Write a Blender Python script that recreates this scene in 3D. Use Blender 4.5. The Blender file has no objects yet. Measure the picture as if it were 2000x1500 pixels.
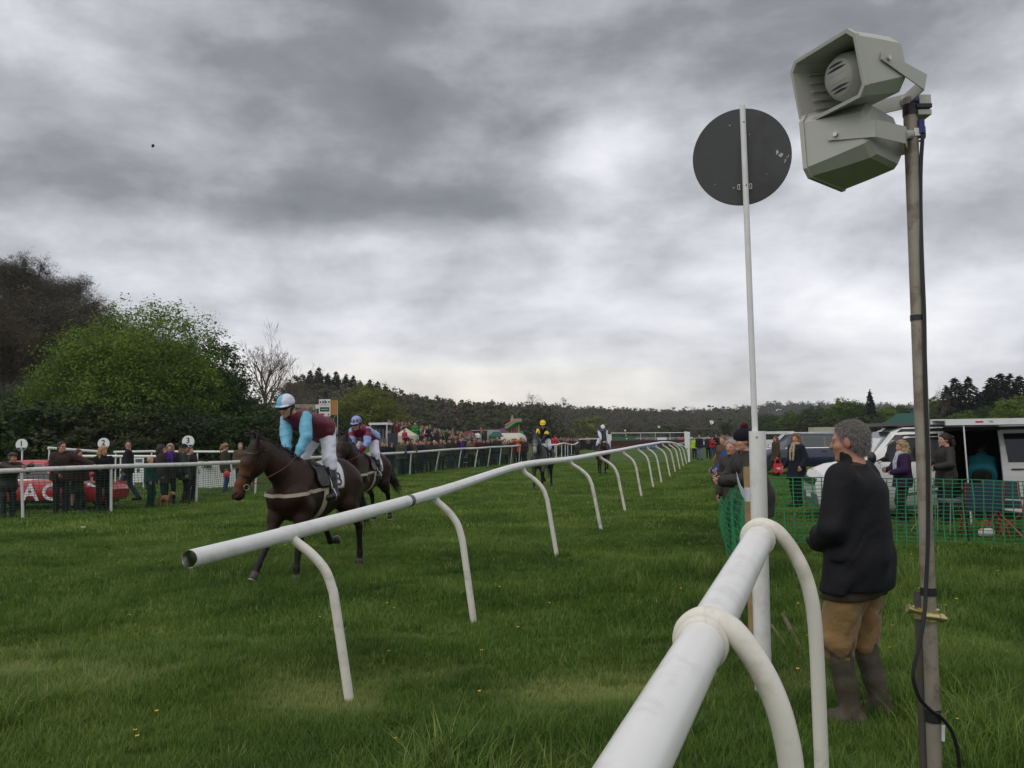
import bpy, math, random
import numpy as np
from mathutils import Vector, Matrix
R = math.radians
rnd = random.Random(7)
scene = bpy.context.scene
col = scene.collection

# ---------------------------------------------------------------- camera
CAM_H, FPX, PITCH, ROLL = 1.78, 1675.0, math.atan(106 / 1675.0), R(0.8)
F_ = Vector((0, math.cos(PITCH), math.sin(PITCH)))
Z_ = Vector((0, -math.sin(PITCH), math.cos(PITCH)))
X_ = Vector((1, 0, 0))
CR = X_ * math.cos(ROLL) - Z_ * math.sin(ROLL)
CU = X_ * math.sin(ROLL) + Z_ * math.cos(ROLL)
CAM = Vector((0, 0, CAM_H))
cd = bpy.data.cameras.new('camera')
cam = bpy.data.objects.new('camera', cd); col.objects.link(cam)
cd.sensor_width = 36.0; cd.lens = 36.0 * FPX / 2000.0
cd.clip_start = 0.05; cd.clip_end = 4000
m = Matrix((CR, CU, -F_)).transposed().to_4x4(); m.translation = CAM
cam.matrix_world = m
scene.camera = cam

# ---------------------------------------------------------------- sky, sun, exposure
SUN_EL, SUN_AZ = R(52), R(215)          # azimuth clockwise from +Y: high, behind the viewer's left
EXPOSURE = 0.22
scene.view_settings.view_transform = 'Standard'
scene.view_settings.look = 'None'
scene.view_settings.gamma = 1.0
scene.view_settings.use_curve_mapping = False
scene.view_settings.exposure = EXPOSURE
scene.render.engine = 'CYCLES'
scene.cycles.max_bounces = 6
scene.cycles.diffuse_bounces = 3
scene.cycles.transparent_max_bounces = 8
scene.cycles.use_denoising = True

class E:
    """a socket in a node tree with arithmetic"""
    def __init__(s, nt, sock): s.nt, s.s = nt, sock
    def op(s, kind, *args):
        n = s.nt.nodes.new('ShaderNodeMath'); n.operation = kind
        for i, a in enumerate((s,) + args):
            if isinstance(a, E): s.nt.links.new(a.s, n.inputs[i])
            else: n.inputs[i].default_value = a
        return E(s.nt, n.outputs[0])
    def __add__(s, o): return s.op('ADD', o)
    def __radd__(s, o): return s.op('ADD', o)
    def __sub__(s, o): return s.op('SUBTRACT', o)
    def __rsub__(s, o): return (s * -1.0) + o
    def __mul__(s, o): return s.op('MULTIPLY', o)
    def __rmul__(s, o): return s.op('MULTIPLY', o)
    def __truediv__(s, o): return s.op('DIVIDE', o)
    def clamp(s, a=0.0, b=1.0): return s.op('MAXIMUM', a).op('MINIMUM', b)
    def exp(s):
        return s.op('EXPONENT')
def ramp(nt, fac, stops, interp='EASE'):
    n = nt.nodes.new('ShaderNodeValToRGB'); n.color_ramp.interpolation = interp
    e = n.color_ramp.elements
    while len(e) < len(stops): e.new(0.5)
    for i, (p, c) in enumerate(stops):
        e[i].position = p; e[i].color = (c[0], c[1], c[2], 1)
    nt.links.new(fac.s if isinstance(fac, E) else fac, n.inputs[0])
    return n.outputs[0]
def noise(nt, vec, scale, detail=6, rough=.55, dist=0.0):
    n = nt.nodes.new('ShaderNodeTexNoise')
    n.inputs['Scale'].default_value = scale; n.inputs['Detail'].default_value = detail
    n.inputs['Roughness'].default_value = rough; n.inputs['Distortion'].default_value = dist
    if vec is not None: nt.links.new(vec.s if isinstance(vec, E) else vec, n.inputs['Vector'])
    return E(nt, n.outputs['Fac'])
def mixc(nt, fac, a, b, mode='MIX'):
    n = nt.nodes.new('ShaderNodeMix'); n.data_type = 'RGBA'; n.blend_type = mode
    for k, v in ((0, fac), (6, a), (7, b)):
        if isinstance(v, E): nt.links.new(v.s, n.inputs[k])
        elif hasattr(v, 'is_linked'): nt.links.new(v, n.inputs[k])
        elif k == 0: n.inputs[0].default_value = v
        else: n.inputs[k].default_value = (v[0], v[1], v[2], 1)
    return n.outputs[2]

world = bpy.data.worlds.new('World'); scene.world = world; world.use_nodes = True
def make_sky():
    nt = world.node_tree; nt.nodes.clear()
    out = nt.nodes.new('ShaderNodeOutputWorld'); bg = nt.nodes.new('ShaderNodeBackground')
    nt.links.new(bg.outputs[0], out.inputs[0])
    tc = nt.nodes.new('ShaderNodeTexCoord')
    sp = nt.nodes.new('ShaderNodeSeparateXYZ'); nt.links.new(tc.outputs['Generated'], sp.inputs[0])
    x, y, z = (E(nt, sp.outputs[i]) for i in range(3))
    zz = z.op('MAXIMUM', 0.0)
    den = zz + 0.10
    cb = nt.nodes.new('ShaderNodeCombineXYZ')
    nt.links.new((x / den).s, cb.inputs[0]); nt.links.new((y / den).s, cb.inputs[1])
    cb.inputs[2].default_value = 3.7
    pl = cb.outputs[0]
    n1 = noise(nt, pl, 0.62, 8, .55, .0)
    n2 = noise(nt, pl, 0.34, 4, .5, .2)
    vm = nt.nodes.new('ShaderNodeVectorMath'); vm.operation = 'MULTIPLY'; vm.inputs[1].default_value = (1, 1, 2.0); nt.links.new(tc.outputs['Generated'], vm.inputs[0])
    n3 = noise(nt, vm.outputs[0], 5.2, 9, .56, .10)
    az = x.op('ARCTAN2', y); el = zz.op('ARCSINE')
    def blob(px, py, sx, sy, amt):
        a0 = math.atan((px - 1000) / FPX); e0 = math.atan((856 - py) / FPX)
        u = (az - a0) * (FPX / sx); v = (el - e0) * (FPX / sy)
        return ((u * u + v * v) * -1.0).exp() * amt
    L = n1 * 0.40 + n2 * 0.24 + n3 * 1.02 - 0.325                    # brightness of the cloud deck
    for b in ((700, 40, 1000, 190, -.13), (1950, 40, 420, 160, -.10), (850, 270, 330, 135, -.24), (520, 400, 560, 48, -.20), (560, 120, 430, 110, -.13), (1000, 20, 500, 70, -.10),
              (120, 170, 200, 80, .13), (330, 290, 180, 40, .06), (1180, 320, 130, 110, .22), (1400, 80, 240, 120, .05),
              (1650, 470, 320, 60, -.05), (1930, 270, 160, 90, .12), (1800, 60, 250, 80, -.08),
              (1300, 620, 500, 70, .18), (750, 470, 500, 30, .12), (700, 745, 420, 42, .20), (620, 590, 260, 28, -.09), (880, 560, 240, 25, -.06),
              (300, 560, 260, 40, .10), (1750, 640, 240, 60, .14), (1700, 770, 400, 30, -.05), (1150, 800, 260, 26, -.06)):
        L = L + blob(*b)
    L = L + (el * -1.0 / 0.14).exp() * 0.18
    c = ramp(nt, L.clamp(), ((0.0, (.120, .121, .128)), (.24, (.188, .190, .202)), (.46, (.338, .340, .362)), (.66, (.53, .532, .565)),
                             (.84, (.67, .67, .69)), (1.0, (.80, .79, .785))), 'LINEAR')
    warm = ((az + 0.10) * 2.6); wv = (el - 0.045) * 22.0
    wf = ((warm * warm + wv * wv) * -1.0).exp() * 0.85
    c = mixc(nt, wf, c, (1.08, 1.0, .84), 'MULTIPLY')
    sky = nt.nodes.new('ShaderNodeTexSky'); sky.sky_type = 'NISHITA'; sky.sun_disc = False
    sky.sun_elevation = SUN_EL; sky.sun_rotation = SUN_AZ
    sm = nt.nodes.new('ShaderNodeVectorMath'); sm.operation = 'SCALE'; sm.inputs['Scale'].default_value = 0.09
    nt.links.new(sky.outputs[0], sm.inputs[0])
    c = mixc(nt, 0.93, sm.outputs[0], c)                            # the deck covers nearly all of the blue
    nt.links.new(c, bg.inputs[0]); bg.inputs[1].default_value = 1.30
make_sky()
sl = bpy.data.lights.new('sun', 'SUN'); so = bpy.data.objects.new('sun', sl); col.objects.link(so)
sl.energy = 1.0; sl.angle = R(70); sl.color = (1.0, .96, .90)
sd = Vector((math.sin(SUN_AZ) * math.cos(SUN_EL), math.cos(SUN_AZ) * math.cos(SUN_EL), math.sin(SUN_EL)))
so.rotation_euler = sd.to_track_quat('Z', 'Y').to_euler()

# ---------------------------------------------------------------- from the photograph's pixels to places
def ray(px, py): return F_ + CR * ((px - 1000) / FPX) + CU * ((750 - py) / FPX)
def P(px, py, y):
    d = ray(px, py); return CAM + d * (y / d.y)
def G(px, py, z=0.0):
    d = ray(px, py); return CAM + d * ((z - CAM_H) / d.z)
def GX(px, y, z=0.0):
    """ground point on the column px at depth y"""
    p = P(px, 800, y); return Vector((p.x, y, z))

# ---------------------------------------------------------------- objects
def wmat(o):
    return (wmat(o.parent) @ o.matrix_basis) if o.parent else o.matrix_basis.copy()
def tag(o, label=None, cat=None, group=None, kind=None):
    if label: o['label'] = label
    if cat: o['category'] = cat
    if group: o['group'] = group
    if kind: o['kind'] = kind
    return o
def thing(name, loc, label, cat, group=None, rz=0.0, s=1.0):
    o = bpy.data.objects.new(name, None); col.objects.link(o); o.empty_display_size = .2
    o.location = loc; o.rotation_euler = (0, 0, rz); o.scale = (s, s, s)
    return tag(o, label, cat, group)
def link_mesh(name, me, parent=None, color=None):
    o = bpy.data.objects.new(name, me); col.objects.link(o)
    if parent is not None: o.parent = parent
    if color is not None: o.color = (color[0], color[1], color[2], 1)
    return o
def copy_tree(o, parent=None):
    c = o.copy(); col.objects.link(c)
    if parent is not None: c.parent = parent
    for ch in KIDS(o): copy_tree(ch, c)
    return c
def KIDS(o): return [x for x in col.objects if x.parent == o] if False else list(o.children)

class MB:
    """collects shapes, links them as one mesh"""
    def __init__(s): s.v, s.f, s.sm, s.mi = [], [], [], []
    def add(s, vs, fs, smooth=False, mi=0):
        b = len(s.v); s.v += [tuple(v) for v in vs]
        for f in fs: s.f.append([i + b for i in f]); s.sm.append(smooth); s.mi.append(mi)
        return s
    def box(s, c, size, rot=None, mi=0, taper=(1, 1)):
        hx, hy, hz = size[0] / 2, size[1] / 2, size[2] / 2
        vs = []
        for z in (-1, 1):
            k = taper if z > 0 else (1, 1)
            for x, y in ((-1, -1), (1, -1), (1, 1), (-1, 1)): vs.append(Vector((x * hx * k[0], y * hy * k[1], z * hz)))
        if rot is not None: vs = [rot @ v for v in vs]
        c = Vector(c); vs = [v + c for v in vs]
        return s.add(vs, [(3, 2, 1, 0), (4, 5, 6, 7), (0, 1, 5, 4), (1, 2, 6, 5), (2, 3, 7, 6), (3, 0, 4, 7)], False, mi)
    def tube(s, pts, r, n=12, caps=True, smooth=True, mi=0, flat=None, up=None):
        pts = [Vector(p) for p in pts]; rr = r if hasattr(r, '__len__') else [r] * len(pts)
        vs, fs = [], []; nrm = None
        for i, p in enumerate(pts):
            t = (pts[min(i + 1, len(pts) - 1)] - pts[max(i - 1, 0)]).normalized()
            if nrm is None:
                a = Vector(up) if up is not None else (Vector((0, 0, 1)) if abs(t.z) < .9 else Vector((1, 0, 0)))
                nrm = (a - t * a.dot(t)).normalized()
            else: nrm = (nrm - t * nrm.dot(t)).normalized()
            b = t.cross(nrm); fl = 1.0 if flat is None else flat
            for k in range(n):
                a = 2 * math.pi * k / n
                vs.append(p + (nrm * math.cos(a) * fl + b * math.sin(a)) * rr[i])
        for i in range(len(pts) - 1):
            for k in range(n):
                a, c = i * n + k, i * n + (k + 1) % n
                fs.append((a, c, c + n, a + n))
        s.add(vs, fs, smooth, mi)
        if caps:
            s.add(vs[:n], [tuple(reversed(range(n)))], False, mi); s.add(vs[-n:], [tuple(range(n))], False, mi)
        return s
    def ribbon(s, pts, w, th, up, mi=0):
        """a flat strap: width along up, thickness th"""
        pts = [Vector(p) for p in pts]; vs, fs = [], []
        for i, p in enumerate(pts):
            t = (pts[min(i + 1, len(pts) - 1)] - pts[max(i - 1, 0)]).normalized()
            u = Vector(up[i]) if isinstance(up, list) else Vector(up)
            u = (u - t * u.dot(t)).normalized(); b = t.cross(u)
            for a, c in ((-1, -1), (1, -1), (1, 1), (-1, 1)): vs.append(p + u * (a * w / 2) + b * (c * th / 2))
        for i in range(len(pts) - 1):
            for k in range(4):
                a, c = i * 4 + k, i * 4 + (k + 1) % 4
                fs.append((a, a + 4, c + 4, c))
        n = len(vs); fs += [(0, 1, 2, 3), (n - 1, n - 2, n - 3, n - 4)]
        return s.add(vs, fs, False, mi)
    def lathe(s, prof, c=(0, 0, 0), n=16, axis='z', smooth=True, mi=0, rot=None):
        vs, fs = [], []; c = Vector(c)
        for r, h in prof:
            for k in range(n):
                a = 2 * math.pi * k / n
                v = Vector((r * math.cos(a), r * math.sin(a), h))
                if rot is not None: v = rot @ v
                vs.append(v + c)
        for i in range(len(prof) - 1):
            for k in range(n):
                a, d = i * n + k, i * n + (k + 1) % n
                fs.append((a, d, d + n, a + n))
        if prof[0][0] > 1e-4: fs.append(tuple(reversed(range(n))))
        if prof[-1][0] > 1e-4: fs.append(tuple(range(len(vs) - n, len(vs))))
        return s.add(vs, fs, smooth, mi)
    def prism(s, outline, axis, a, b, mi=0, smooth=False):
        """outline in a plane pushed from a to b along axis ('x': outline is (y, z); 'y': (x, z); 'z': (x, y))"""
        def pt(u, v, w): return {'x': (w, u, v), 'y': (u, w, v), 'z': (u, v, w)}[axis]
        n = len(outline); vs = [pt(u, v, a) for u, v in outline] + [pt(u, v, b) for u, v in outline]
        fs = [tuple(range(n)), tuple(reversed(range(n, 2 * n)))]
        fs += [(i, i + n, (i + 1) % n + n, (i + 1) % n) for i in range(n)]
        return s.add(vs, fs, smooth, mi)
    def ball(s, c, r, n=10, mi=0, rot=None):
        r = r if hasattr(r, '__len__') else (r, r, r)
        c = Vector(c); vs, fs = [], []; m = max(4, n // 2)
        for i in range(m + 1):
            th = math.pi * i / m
            for k in range(n):
                a = 2 * math.pi * k / n
                v = Vector((r[0] * math.sin(th) * math.cos(a), r[1] * math.sin(th) * math.sin(a), r[2] * math.cos(th)))
                if rot is not None: v = rot @ v
                vs.append(v + c)
        for i in range(m):
            for k in range(n):
                a, d = i * n + k, i * n + (k + 1) % n
                fs.append((a, a + n, d + n, d))
        return s.add(vs, fs, True, mi)
    def mesh(s, name, mats, inv=None):
        me = bpy.data.meshes.new(name)
        vs = s.v if inv is None else [tuple(inv @ Vector(v)) for v in s.v]
        me.from_pydata(vs, [], s.f); me.validate(clean_customdata=False)
        for mt in (mats if isinstance(mats, (list, tuple)) else [mats]): me.materials.append(mt)
        if len(me.polygons) == len(s.f):
            me.polygons.foreach_set('use_smooth', s.sm); me.polygons.foreach_set('material_index', s.mi)
        me.update()
        return me
    def build(s, name, mats, parent=None, world=False, color=None, kind=None):
        inv = wmat(parent).inverted() if (world and parent is not None) else None
        o = link_mesh(name, s.mesh(name, mats, inv), parent, color)
        if kind: o['kind'] = kind
        return o
def np_mesh(name, v, f, mats, smooth=True, cols=None):
    """arrays to a mesh; f is (n, 3) or (n, 4)"""
    me = bpy.data.meshes.new(name); f = np.asarray(f, np.int32); k = f.shape[1]
    me.vertices.add(len(v)); me.vertices.foreach_set('co', np.asarray(v, np.float32).ravel())
    me.loops.add(f.size); me.loops.foreach_set('vertex_index', f.ravel())
    me.polygons.add(len(f)); me.polygons.foreach_set('loop_start', np.arange(0, f.size, k, dtype=np.int32))
    me.polygons.foreach_set('use_smooth', np.full(len(f), smooth))
    for mt in (mats if isinstance(mats, (list, tuple)) else [mats]): me.materials.append(mt)
    if cols is not None:
        a = me.attributes.new('Col', 'FLOAT_COLOR', 'POINT')
        a.data.foreach_set('color', np.c_[cols, np.ones(len(cols))].astype(np.float32).ravel())
    me.update(calc_edges=True); return me
def bez(pts, n=6):
    """Catmull-Rom through the points"""
    pts = [Vector(p) for p in pts]; out = []
    for i in range(len(pts) - 1):
        a = pts[max(i - 1, 0)]; b = pts[i]; c = pts[i + 1]; d = pts[min(i + 2, len(pts) - 1)]
        for k in range(n):
            t = k / n
            out.append(.5 * ((2 * b) + (c - a) * t + (2 * a - 5 * b + 4 * c - d) * t * t + (3 * b - a - 3 * c + d) * t ** 3))
    out.append(pts[-1]); return out
FONT = bpy.data.fonts.load('<builtin>')
def text_mesh(name, body, size, mat, M, parent=None, depth=.002, sx=1.0, bold=0.0):
    """lettering as a mesh: M takes text space (x right, y up, z out) to the parent's space"""
    cu = bpy.data.curves.new(name, 'FONT'); cu.body = body; cu.size = size; cu.extrude = depth; cu.offset = bold
    cu.align_x = 'CENTER'; cu.align_y = 'CENTER'; cu.resolution_u = 3
    t = bpy.data.objects.new(name, cu); col.objects.link(t)
    dg = bpy.context.evaluated_depsgraph_get(); dg.update()
    me = bpy.data.meshes.new_from_object(t.evaluated_get(dg)); bpy.data.objects.remove(t); bpy.data.curves.remove(cu)
    me.transform(M @ Matrix.Diagonal((sx, 1, 1, 1))); me.materials.clear(); me.materials.append(mat); me.name = name
    return link_mesh(name, me, parent)
# ---------------------------------------------------------------- materials
def mat(name, rgb, rough=.6, var=.12, vscale=6.0, bump=0.0, bscale=40.0, metal=0.0, spec=.5, source='rgb', dirt=None, dscale=3.0, damt=.5,
        trans=0.0, hi=None, bdetail=4, coat=0.0, sheen=0.0):
    """noise-varied principled material; source: 'rgb', 'object' (object colour) or 'vertex' (attribute Col)"""
    mt = bpy.data.materials.new(name); mt.use_nodes = True; nt = mt.node_tree
    b = nt.nodes['Principled BSDF']; tc = nt.nodes.new('ShaderNodeTexCoord'); oc = tc.outputs['Object']
    if source == 'object': c = nt.nodes.new('ShaderNodeObjectInfo').outputs['Color']
    elif source == 'vertex':
        a = nt.nodes.new('ShaderNodeAttribute'); a.attribute_name = 'Col'; c = a.outputs['Color']
    else:
        r = nt.nodes.new('ShaderNodeRGB'); r.outputs[0].default_value = (rgb[0], rgb[1], rgb[2], 1); c = r.outputs[0]
    if var > 0:
        n = noise(nt, oc, vscale, 5, .6)
        k = ((n - .5) * (2.2 * var) + 1.0)
        cb = nt.nodes.new('ShaderNodeCombineColor')
        for i in range(3): nt.links.new(k.s, cb.inputs[i])
        c = mixc(nt, 1.0, c, cb.outputs[0], 'MULTIPLY')
    if dirt is not None:
        n = noise(nt, oc, dscale, 8, .65, .3)
        f = ((n - .5) * 7.0).clamp() * damt
        c = mixc(nt, f, c, dirt)
    nt.links.new(c, b.inputs['Base Color'])
    b.inputs['Roughness'].default_value = rough; b.inputs['Metallic'].default_value = metal
    b.inputs['Specular IOR Level'].default_value = spec
    if coat: b.inputs['Coat Weight'].default_value = coat
    if sheen: b.inputs['Sheen Weight'].default_value = sheen; b.inputs['Sheen Roughness'].default_value = .5
    if trans: b.inputs['Transmission Weight'].default_value = trans; b.inputs['IOR'].default_value = 1.45
    if bump > 0:
        n = noise(nt, oc, bscale, bdetail, .6)
        bp = nt.nodes.new('ShaderNodeBump'); bp.inputs['Strength'].default_value = 1.0; bp.inputs['Distance'].default_value = bump
        nt.links.new(n.s, bp.inputs['Height']); nt.links.new(bp.outputs[0], b.inputs['Normal'])
    return mt
M = {}
M['cloth'] = mat('cloth', None, .85, .16, 9, .006, 14, source='object', spec=.25)
M['waxed'] = mat('waxed_cloth', None, .62, .12, 9, .008, 10, source='object', spec=.35)
M['skin'] = mat('skin', None, .5, .10, 14, .001, 60, source='object', spec=.4)
M['vskin'] = mat('body_skin', None, .5, .08, 14, .0006, 90, source='vertex', spec=.4)
M['hair'] = mat('hair', None, .55, .28, 40, .006, 90, source='object', spec=.35)
M['coat'] = mat('horse_coat', None, .50, .30, 5, .012, 7, source='vertex', spec=.24)
M['silk'] = mat('racing_silk', None, .48, .10, 9, .022, 13, source='vertex', spec=.4)
M['breeches'] = mat('white_breeches', (.66, .66, .74), .55, .06, 6, .008, 12)
M['leather'] = mat('black_leather', (.014, .013, .013), .30, .2, 12, .001, 60)
M['brown_leather'] = mat('tan_leather', (.16, .055, .02), .45, .2, 12)
M['canvas'] = mat('pale_webbing', (.42, .37, .28), .8, .15, 20)
M['white_pvc'] = mat('white_rail_plastic', (.78, .775, .75), .30, .05, 5, .0006, 30, dirt=(.40, .37, .29), dscale=5.5, damt=.30)
M['cream_pvc'] = mat('cream_post_plastic', (.75, .72, .635), .34, .06, 5, .0006, 30, dirt=(.34, .28, .18), dscale=7, damt=.42)
M['old_pvc'] = mat('weathered_rail', (.62, .61, .58), .38, .08, 4, .0006, 30, dirt=(.33, .31, .27), dscale=4.0, damt=.5)
M['white_paint'] = mat('white_paint', (.74, .74, .73), .45, .05, 3, dirt=(.5, .48, .44), dscale=5, damt=.3)
M['tape'] = mat('grey_tape', (.11, .11, .115), .5, .5, 60)
M['black'] = mat('black_plastic', (.013, .013, .014), .45, .15, 10)
M['rubber'] = mat('rubber', (.02, .02, .02), .75, .2, 10)
M['wellies'] = mat('muddy_rubber', (.050, .040, .026), .72, .2, 7, .003, 25, dirt=(.12, .095, .065), dscale=9, damt=.5)
M['cord'] = mat('corduroy', (.205, .118, .040), .78, .3, 7, .020, 8, sheen=.2)
M['dark_tube'] = mat('rusted_tube', (.085, .07, .06), .6, .25, 10, .001, 60, metal=.2, dirt=(.05, .035, .025), dscale=10, damt=.6)
M['horn_pale'] = mat('cream_plastic', (.50, .49, .42), .5, .05, 6)
M['scaffold'] = mat('galvanised_tube', (.30, .265, .215), .5, .22, 9, .0012, 60, metal=.35, dirt=(.13, .085, .05), dscale=14, damt=.6)
M['galv'] = mat('bright_metal', (.55, .54, .50), .3, .15, 20, metal=.9)
M['brass'] = mat('zinc_yellow_metal', (.58, .50, .26), .32, .2, 20, metal=.9)
M['horn'] = mat('grey_speaker_plastic', (.44, .44, .39), .5, .05, 6, .0012, 220)
M['sign_grey'] = mat('sign_back', (.062, .062, .066), .55, .14, 5, .0005, 90, dirt=(.035, .03, .028), dscale=2.5, damt=.6)
M['paint_chip'] = mat('bare_patch', (.5, .51, .5), .6, .25, 40)
M['blue_plug'] = mat('blue_plastic', (.012, .022, .16), .4, .1, 10)
M['wood'] = mat('sawn_softwood', (.37, .25, .115), .75, .3, 5, .003, 30, dirt=(.17, .10, .045), dscale=7, damt=.55)
M['dark_wood'] = mat('weathered_wood', (.16, .125, .085), .85, .3, 8, .003, 30)
M['net'] = mat('green_plastic_net', (.014, .21, .075), .45, .25, 3)
M['dark_net'] = mat('dark_green_net', (.014, .062, .036), .55, .25, 3)
M['white_tape'] = mat('white_plastic_tape', (.62, .64, .68), .4, .1, 10)
M['red_paint'] = mat('red_car_paint', (.46, .012, .022), .28, .05, 3, coat=.6)
M['white_car'] = mat('white_car_paint', (.70, .69, .67), .28, .05, 2, coat=.4, dirt=(.40, .36, .30), dscale=2, damt=.25)
M['blue_car'] = mat('navy_car_paint', (.020, .024, .055), .25, .05, 3, coat=.7)
M['glass'] = mat('dark_glass', (.012, .015, .018), .10, .0, spec=.5)
M['glass_pale'] = mat('grey_glass', (.040, .05, .055), .12, .0, spec=.45)
M['chrome'] = mat('chrome', (.75, .75, .76), .12, .05, 6, metal=1.0)
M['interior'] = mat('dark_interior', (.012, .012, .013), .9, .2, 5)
M['grey_plastic'] = mat('grey_plastic', (.10, .105, .11), .55, .12, 5)
M['white_print'] = mat('white_print', (.78, .78, .78), .5, .03, 5)
M['red_print'] = mat('red_print', (.55, .03, .04), .5, .03, 5)
M['black_print'] = mat('black_print', (.012, .013, .018), .5, .0)
M['navy_print'] = mat('navy_print', (.012, .030, .055), .5, .05, 5)
M['any_paint'] = mat('paint', None, .35, .06, 3, source='object', coat=.4)
M['fabric'] = mat('tent_fabric', None, .8, .1, 2, .004, 6, source='object')
M['birch'] = mat('birch_brush', (.055, .022, .018), .9, .5, 25, .02, 30)
M['orange_board'] = mat('plywood', (.42, .22, .055), .7, .15, 3)
M['sign_green'] = mat('green_print', (.012, .085, .035), .5, .05, 4)
M['dark_panel'] = mat('dark_panel', (.02, .024, .034), .5, .1, 2)
M['roof_red'] = mat('red_roof', (.19, .045, .038), .7, .2, 6)
M['brick'] = mat('pale_wall', (.35, .30, .23), .8, .2, 6)
def leaf_mat(name, a, b, trans=.35, rough=.55):
    """two-tone leaves, lit through"""
    mt = bpy.data.materials.new(name); mt.use_nodes = True; nt = mt.node_tree
    pb = nt.nodes['Principled BSDF']; out = nt.nodes['Material Output']
    g = nt.nodes.new('ShaderNodeNewGeometry'); tc = nt.nodes.new('ShaderNodeTexCoord')
    ri = E(nt, g.outputs['Random Per Island']); oi = E(nt, nt.nodes.new('ShaderNodeObjectInfo').outputs['Random'])
    n = noise(nt, tc.outputs['Object'], .55, 3, .5)
    f = (ri * .55 + (n - .5) * 1.5 + .28 + (oi - .5) * .35).clamp()
    c = mixc(nt, f, a, b)
    nt.links.new(c, pb.inputs['Base Color']); pb.inputs['Roughness'].default_value = rough
    pb.inputs['Specular IOR Level'].default_value = .25
    tr = nt.nodes.new('ShaderNodeBsdfTranslucent'); nt.links.new(c, tr.inputs['Color'])
    mx = nt.nodes.new('ShaderNodeMixShader'); mx.inputs[0].default_value = trans
    nt.links.new(pb.outputs[0], mx.inputs[1]); nt.links.new(tr.outputs[0], mx.inputs[2]); nt.links.new(mx.outputs[0], out.inputs[0])
    return mt
M['maple'] = leaf_mat('maple_leaf', (.060, .110, .012), (.165, .250, .030))
M['sycamore'] = leaf_mat('dark_leaf', (.020, .042, .009), (.055, .100, .020))
M['spring'] = leaf_mat('spring_leaf', (.100, .120, .018), (.205, .225, .036))
M['hedge'] = leaf_mat('hedge_leaf', (.024, .034, .010), (.070, .092, .026))
M['conifer'] = leaf_mat('conifer_needle', (.010, .017, .010), (.026, .036, .021), .15)
M['twig'] = mat('bare_twig', (.105, .080, .062), .9, .25, 4)
M['twig_dark'] = leaf_mat('brown_twig', (.036, .028, .015), (.078, .062, .032), .2)
M['bark'] = mat('bark', (.060, .050, .038), .9, .3, 9, .02, 14)
M['far_wood'] = leaf_mat('far_leaf', (.058, .070, .032), (.128, .138, .060), .3)
M['far_brown'] = leaf_mat('far_twig', (.072, .060, .048), (.135, .114, .086), .3)
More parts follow.
